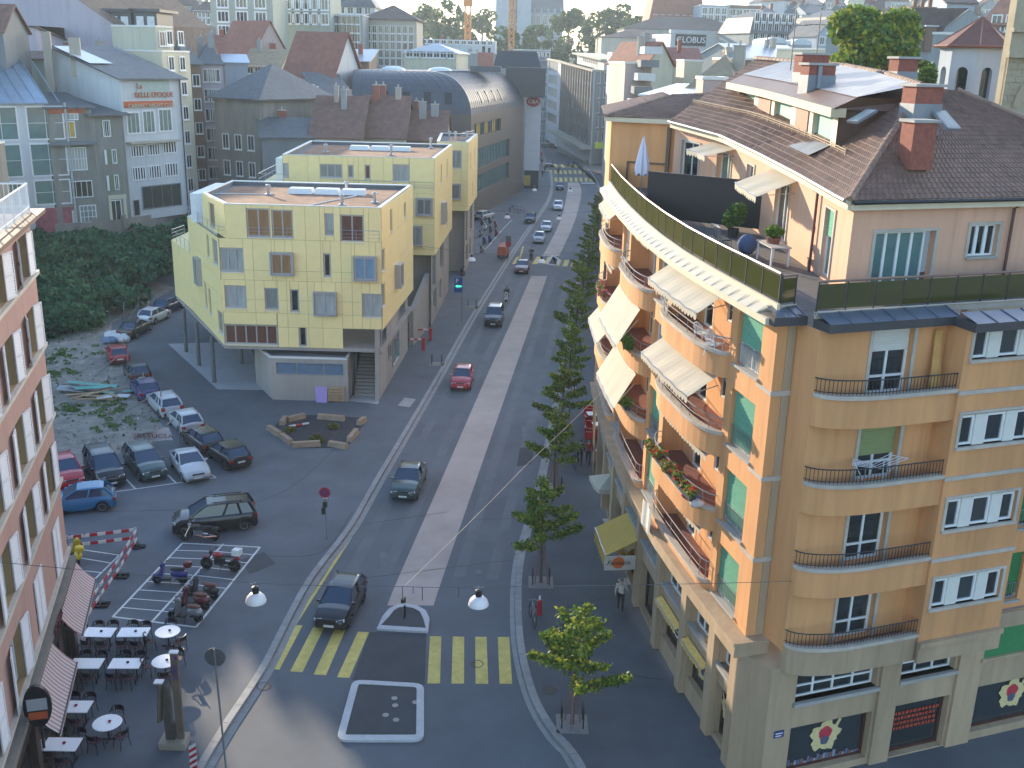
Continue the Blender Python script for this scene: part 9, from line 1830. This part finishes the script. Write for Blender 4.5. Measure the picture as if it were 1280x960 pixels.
p0 = V(LF.pt(oc_ + .26, .2, 0)); m = MB(); e0, e1 = V(LF.pt(oc_ + .27, .25, 2.55)), V(LF.pt(oc_ + .27, 1.75, 2.55)); m.quad(tuple(e0 - V((0, 0, .75))), tuple(e1 - V((0, 0, .75))), tuple(e1), tuple(e0)); m.build('canopy_side', CRM, RB)
m = MB(); dcs = (e1 - e0).normalized(); cc = e0.lerp(e1, .55) - V((0, 0, .36)); nn_ = V(LF.pt(oc_ - 1, 1, 0)) - V(LF.pt(oc_, 1, 0)); nn_ = V((nn_.x, nn_.y, 0)).normalized() * .012; m.add([tuple(cc + nn_ + dcs * .3 * math.cos(.3142 * k) + V((0, 0, .3 * math.sin(.3142 * k)))) for k in range(20)], [tuple(range(20))]); m.build('orange_disc', M('disc_orange', (.62, .12, .02), .6, .05, 3), RB)
t = textobj('Fantasio', .34, BLACK, RB, lofs(RB, cc + nn_ * 2), (0, 0, 0), .003, shear=.3); t.rotation_euler = (R(90), R(0), math.atan2(dcs.y, dcs.x) + math.pi)
p = at(674, 768, 0); r = empty('red_post', (p.x, p.y, 0), 0, 'red marker post with white tip on the right pavement by a bicycle', 'post'); m = MB(); m.lathe([(.13, 0), (.11, .75), (.05, .8)], n=10); put('post', m.mesh('post'), RP, r); m = MB(); m.lathe([(.05, .8), (.04, .98), (.01, 1.0)], n=8); put('tip', m.mesh('tip'), WHITE, r)
# on the balconies and the terrace
WPL = M('white_plastic', (.66, .66, .67), .45, .05, 3)
def plastic_chair(p, rz, lab, parent=None):
 r = empty('plastic_chair', p, rz, lab, 'chair', 'white plastic chairs on the upper balcony'); m = MB(); m.box(-.24, .24, -.24, .22, .42, .46); put('seat', m.mesh('seat'), WPL, r); m = MB()
 for k in range(6): x = -.2 + k * .08; m.tube([(x, .2, .46), (x * 1.1, .28, .84 - .12 * (k - 2.5) ** 2 / 6)], .018, 4)
 m.tube([(-.24, .2, .6), (-.2, .28, .82), (0, .29, .9), (.2, .28, .82), (.24, .2, .6)], .025, 5); put('backrest', m.mesh('backrest'), WPL, r)
 for sx in (-1, 1):
  m = MB(); m.tube([(sx * .25, .2, .62), (sx * .27, -.2, .64), (sx * .26, -.22, .45)], .022, 5); put('armrest', m.mesh('armrest'), WPL, r)
  for sy in (-.2, .18): m = MB(); m.tube([(sx * .2, sy, .43), (sx * .27, sy * 1.25, 0)], .022, 5); put('leg', m.mesh('leg'), WPL, r)
plastic_chair(LF.pt(5.6, .15, FL[3]), R(120), 'white plastic armchair on the uppermost balcony, farther of the two'); plastic_chair(LF.pt(4.2, .25, FL[3]), R(40), 'white plastic armchair on the uppermost balcony, nearer the green blind')
def planter(F, sa, sb, d, z, lab, mats, boxm, n=1500, hgt=.4, sz=.075):
 r = empty('flower_box', F.pt((sa + sb) / 2, d, z), 0, lab, 'flower box'); m = MB(); fbox(m, F, sa, sb, d - .13, d + .13, z, z + .24, step=.5); m.build('box', boxm, r); b_ = [(*F.pt(sa + (sb - sa) * k / 13 + random.uniform(-.1, .1), d + random.uniform(-.05, .15), z + .3 + random.uniform(-.1, .15)), random.uniform(.16, .32), hgt / .4 * .8) for k in range(14)]; c = clump(b_, n) - np.array(r.location)[None]; put('plants', leafmesh('plants', c, sz, rng.choice(len(mats), n)), mats, r)
PGR = leafmat('plant_bright', (.10, .20, .03)); PRD = leafmat('geranium', (.50, .02, .03)); PPK = leafmat('blossom_pink', (.40, .05, .12)); DBX = M('planter_dark', (.03, .035, .035), .7, .2, 3)
planter(LF, 13.0, 18.2, .78, FL[2] + .42, 'long box of lush bright green plants under the steep white awning', [PGR, PGR, LFM, PGR], RIDGE, 3600, .6, .11); planter(LF, 3.9, 9.1, .72, FL[1] + .42, 'dark flower box with red geraniums on the second floor balcony', [PGR, LFM, LFM, PRD], DBX, 1500); planter(LF, 13.8, 15.6, .62, FL[1] + .4, 'small box of green plants under the lower cream awning', [PGR, LFM], DBX, 500); planter(LF, 22.6, 25, .62, FL[2] + .4, 'box of pink flowers on the far third floor balcony', [PPK, LFM], RIDGE, 600)
m = MB(); n = 8
for i in range(n):
 for j in range(5):
  f = lambda u, v: LF.pt(8.2 + u * 1.3, .72 + .05 * math.sin(u * 9) + .03 * v, FL[1] - 3.02 + .98 - v * 1.15 + .02 * math.sin(u * 5)); m.quad(f(i / n, j / 5), f((i + 1) / n, j / 5), f((i + 1) / n, (j + 1) / 5), f(i / n, (j + 1) / 5))
tag(m.build('towel', M('towel_cream', (.62, .58, .50), .9, .12, 8)), 'cream striped towel hanging over the balcony rail above the shops', 'towel')
p = V(LF.pt(4.3, .45, FL[0] + .0 + 3.02)); cl = [M('laundry_%d' % k, c, .9, .2, 6) for k, c in enumerate(((.5, .48, .45), (.08, .12, .4), (.4, .06, .12), (.15, .12, .1)))]
for k in range(4):
 m = MB(); m.ball((0, 0, 0), .3, 8, 0, (1.1, .8, .55)); m.v = [(x + random.uniform(-.07, .07), y + random.uniform(-.07, .07), z + random.uniform(-.05, .05)) for x, y, z in m.v]; q = V(LF.pt(3.9 + .35 * k, .55, FL[1] - 0 + .35 + .12 * (k % 2))) - V((0, 0, 0)); put('laundry', m.mesh('laundry', smooth=True), cl[k], None, tuple(q), label='%s laundry heaped at the near end of the balcony' % ('pale', 'blue', 'red', 'brown')[k], cat='laundry', group='laundry heaped on the balcony')
for k, (s, a, L) in enumerate(((4.35, 5, 2.2), (4.68, -4, 2.0))): m = MB(); m.box(-.14, .14, -.025, .025, 0, L); q = BF.pt(s, .42 - .1 * k, FL[3] + .02); o = put('plank', m.mesh('plank'), M('plank_wood', (.55, .30, .09), .7, .2, 2), None, q); o.rotation_euler = (R(-8), R(a), BF.ang(1)); tag(o, ('tall orange wooden plank leaning in the balcony corner, left one', 'shorter orange wooden plank leaning in the balcony corner, right one')[k], 'plank', 'planks leaning in the balcony corner')
q = V(BF.pt(2.5, .38, FL[2] + .75)); r = empty('drying_rack', tuple(q), BF.ang(1), 'white wire drying rack folded out on the middle rounded balcony', 'drying rack'); m = MB()
for k in range(5): m.tube([(-1.1 + .1 * k, -.25 + .12 * k, .25), (.0, -.25 + .12 * k, .0), (1.1 - .1 * k, -.25 + .12 * k, .25)], .012, 4)
for s in (-1, 1): m.tube([(s * .6, -.3, .1), (s * .3, .1, -.73)], .014, 4); m.tube([(s * .6, .3, .1), (s * .3, -.1, -.73)], .014, 4); m.tube([(s * 1.1, -.25, .25), (s * .7, .25, .25)], .014, 4)
put('wire_frame', m.mesh('wire_frame'), WPL, r)
ZT_ = TOP + .36; q = V(AF.pt(5.0, 1.2, 0)); q.z = ZT_ + .2; r = empty('terrace_table', tuple(q), R(96), 'pale wooden table on the roof terrace carrying a plant pot', 'table'); m = MB(); m.box(-.9, .9, -.4, .4, .7, .75); put('tabletop', m.mesh('tabletop'), M('table_pale', (.45, .40, .34), .6, .15, 3), r)
for sx in (-.82, .82):
 for sy in (-.33, .33): m = MB(); m.box(sx - .03, sx + .03, sy - .03, sy + .03, 0, .7); put('leg', m.mesh('leg'), WPL, r)
r = empty('plant_pot', (q.x, q.y + .1, q.z + .75), 0, 'terracotta pot with a bushy green plant on the terrace table', 'plant pot'); m = MB(); m.lathe([(.24, 0), (.3, .22), (.28, .22)], n=12); put('pot', m.mesh('pot'), TERR, r); put('plant', leafmesh('plant', clump([(0, 0, .4, .28), (.2, .1, .42, .22), (-.2, -.05, .45, .2), (0, .2, .55, .18)], 700), .07, rng.choice(2, 700)), [PGR, LFM], r)
q = V(AF.pt(6.2, 1.9, 0)); q.z = ZT_ + .2; m = MB(); m.ball((0, 0, .5), .42, 10, 0, (1, .8, 1)); tag(put('covered_chair', m.mesh('covered_chair', smooth=True), JEAN, None, tuple(q)), 'chair under a blue cloth beside the terrace table', 'chair')
for k in range(3): q = V(AF.pt(7.4 + .45 * k, 2.5, 0)); q.z = ZT_ + .24; plastic = empty('folding_chair', tuple(q), R(100 + 10 * k), 'dark folding chair by the terrace partition, %s' % ('nearest the table', 'middle one', 'nearest the dark screen')[k], 'chair', 'folding chairs on the terrace'); m = MB(); m.box(-.22, .22, -.2, .2, .42, .46); put('seat', m.mesh('seat'), DARKM, plastic); m = MB(); [m.tube([(x, .2, 0), (x, .2, .46), (x, .32, .95)], .014, 4) for x in (-.2, 0, .2)]; m.tube([(-.2, .32, .95), (.2, .32, .95)], .014, 4); put('backrest', m.mesh('backrest'), STEEL, plastic); m = MB(); [m.tube([(x, -.2, .43), (x, -.24, 0)], .014, 4) for x in (-.2, .2)]; put('leg', m.mesh('leg'), STEEL, plastic)
q = V(AF.pt(10.3, 1.4, 0)); q.z = ZT_ + .3; r = empty('pot_plant', tuple(q), 0, 'dark green shrub in a tub against the dark terrace screen', 'plant'); m = MB(); m.lathe([(.2, 0), (.26, .4), (.24, .4)], n=10); put('pot', m.mesh('pot'), DBX, r); put('plant', leafmesh('plant', clump([(0, 0, .9, .5), (.2, .2, 1.2, .4), (-.2, 0, .7, .35)], 800), .08, rng.choice(2, 800)), [LFD, LFM], r)
q = atY(801, 232, 56.5); q.z = ZT_ + .6; r = empty('closed_parasol', tuple(q), 0, 'closed white parasol standing at the far end of the roof terrace', 'parasol'); m = MB(); m.tube([(0, 0, 0), (0, 0, 3.1)], .03, 6); m.lathe([(.25, 0), (.25, .12), (.06, .2)], n=10); put('pole', m.mesh('pole'), STEEL, r); m = MB(); pr = []
for z_v, rr in ((1.15, .30), (1.5, .34), (2.0, .26), (2.6, .15), (3.15, .02)): pr.append((rr, z_v))
m.lathe(pr, n=14); m.v = [(x * (1 + .22 * math.cos(7 * math.atan2(y, x))), y * (1 + .22 * math.cos(7 * math.atan2(y, x))), z + .1 * math.sin(5 * math.atan2(y, x)) * (1 if z < 1.3 else 0)) for x, y, z in m.v]; put('canopy', m.mesh('canopy', smooth=60), M('parasol_white', (.66, .64, .72), .85, .06, 3), r)
# evening haze
hm = bpy.data.materials.new('haze'); hm.use_nodes = True; N = hm.node_tree.nodes; N.remove(N['Principled BSDF']); pv = N.new('ShaderNodeVolumePrincipled'); pv.inputs['Color'].default_value = (.80, .93, 1, 1); pv.inputs['Density'].default_value = .00026; pv.inputs['Anisotropy'].default_value = .2
hm.node_tree.links.new(pv.outputs[0], N['Material Output'].inputs['Volume'])
mb = MB(); mb.box(-4100, 4100, -620, 5100, -3.0, 92); hz_o = mb.build('haze', hm); hz_o['kind'] = 'stuff'; tag(hz_o, 'pale evening haze lying over the town', 'haze')
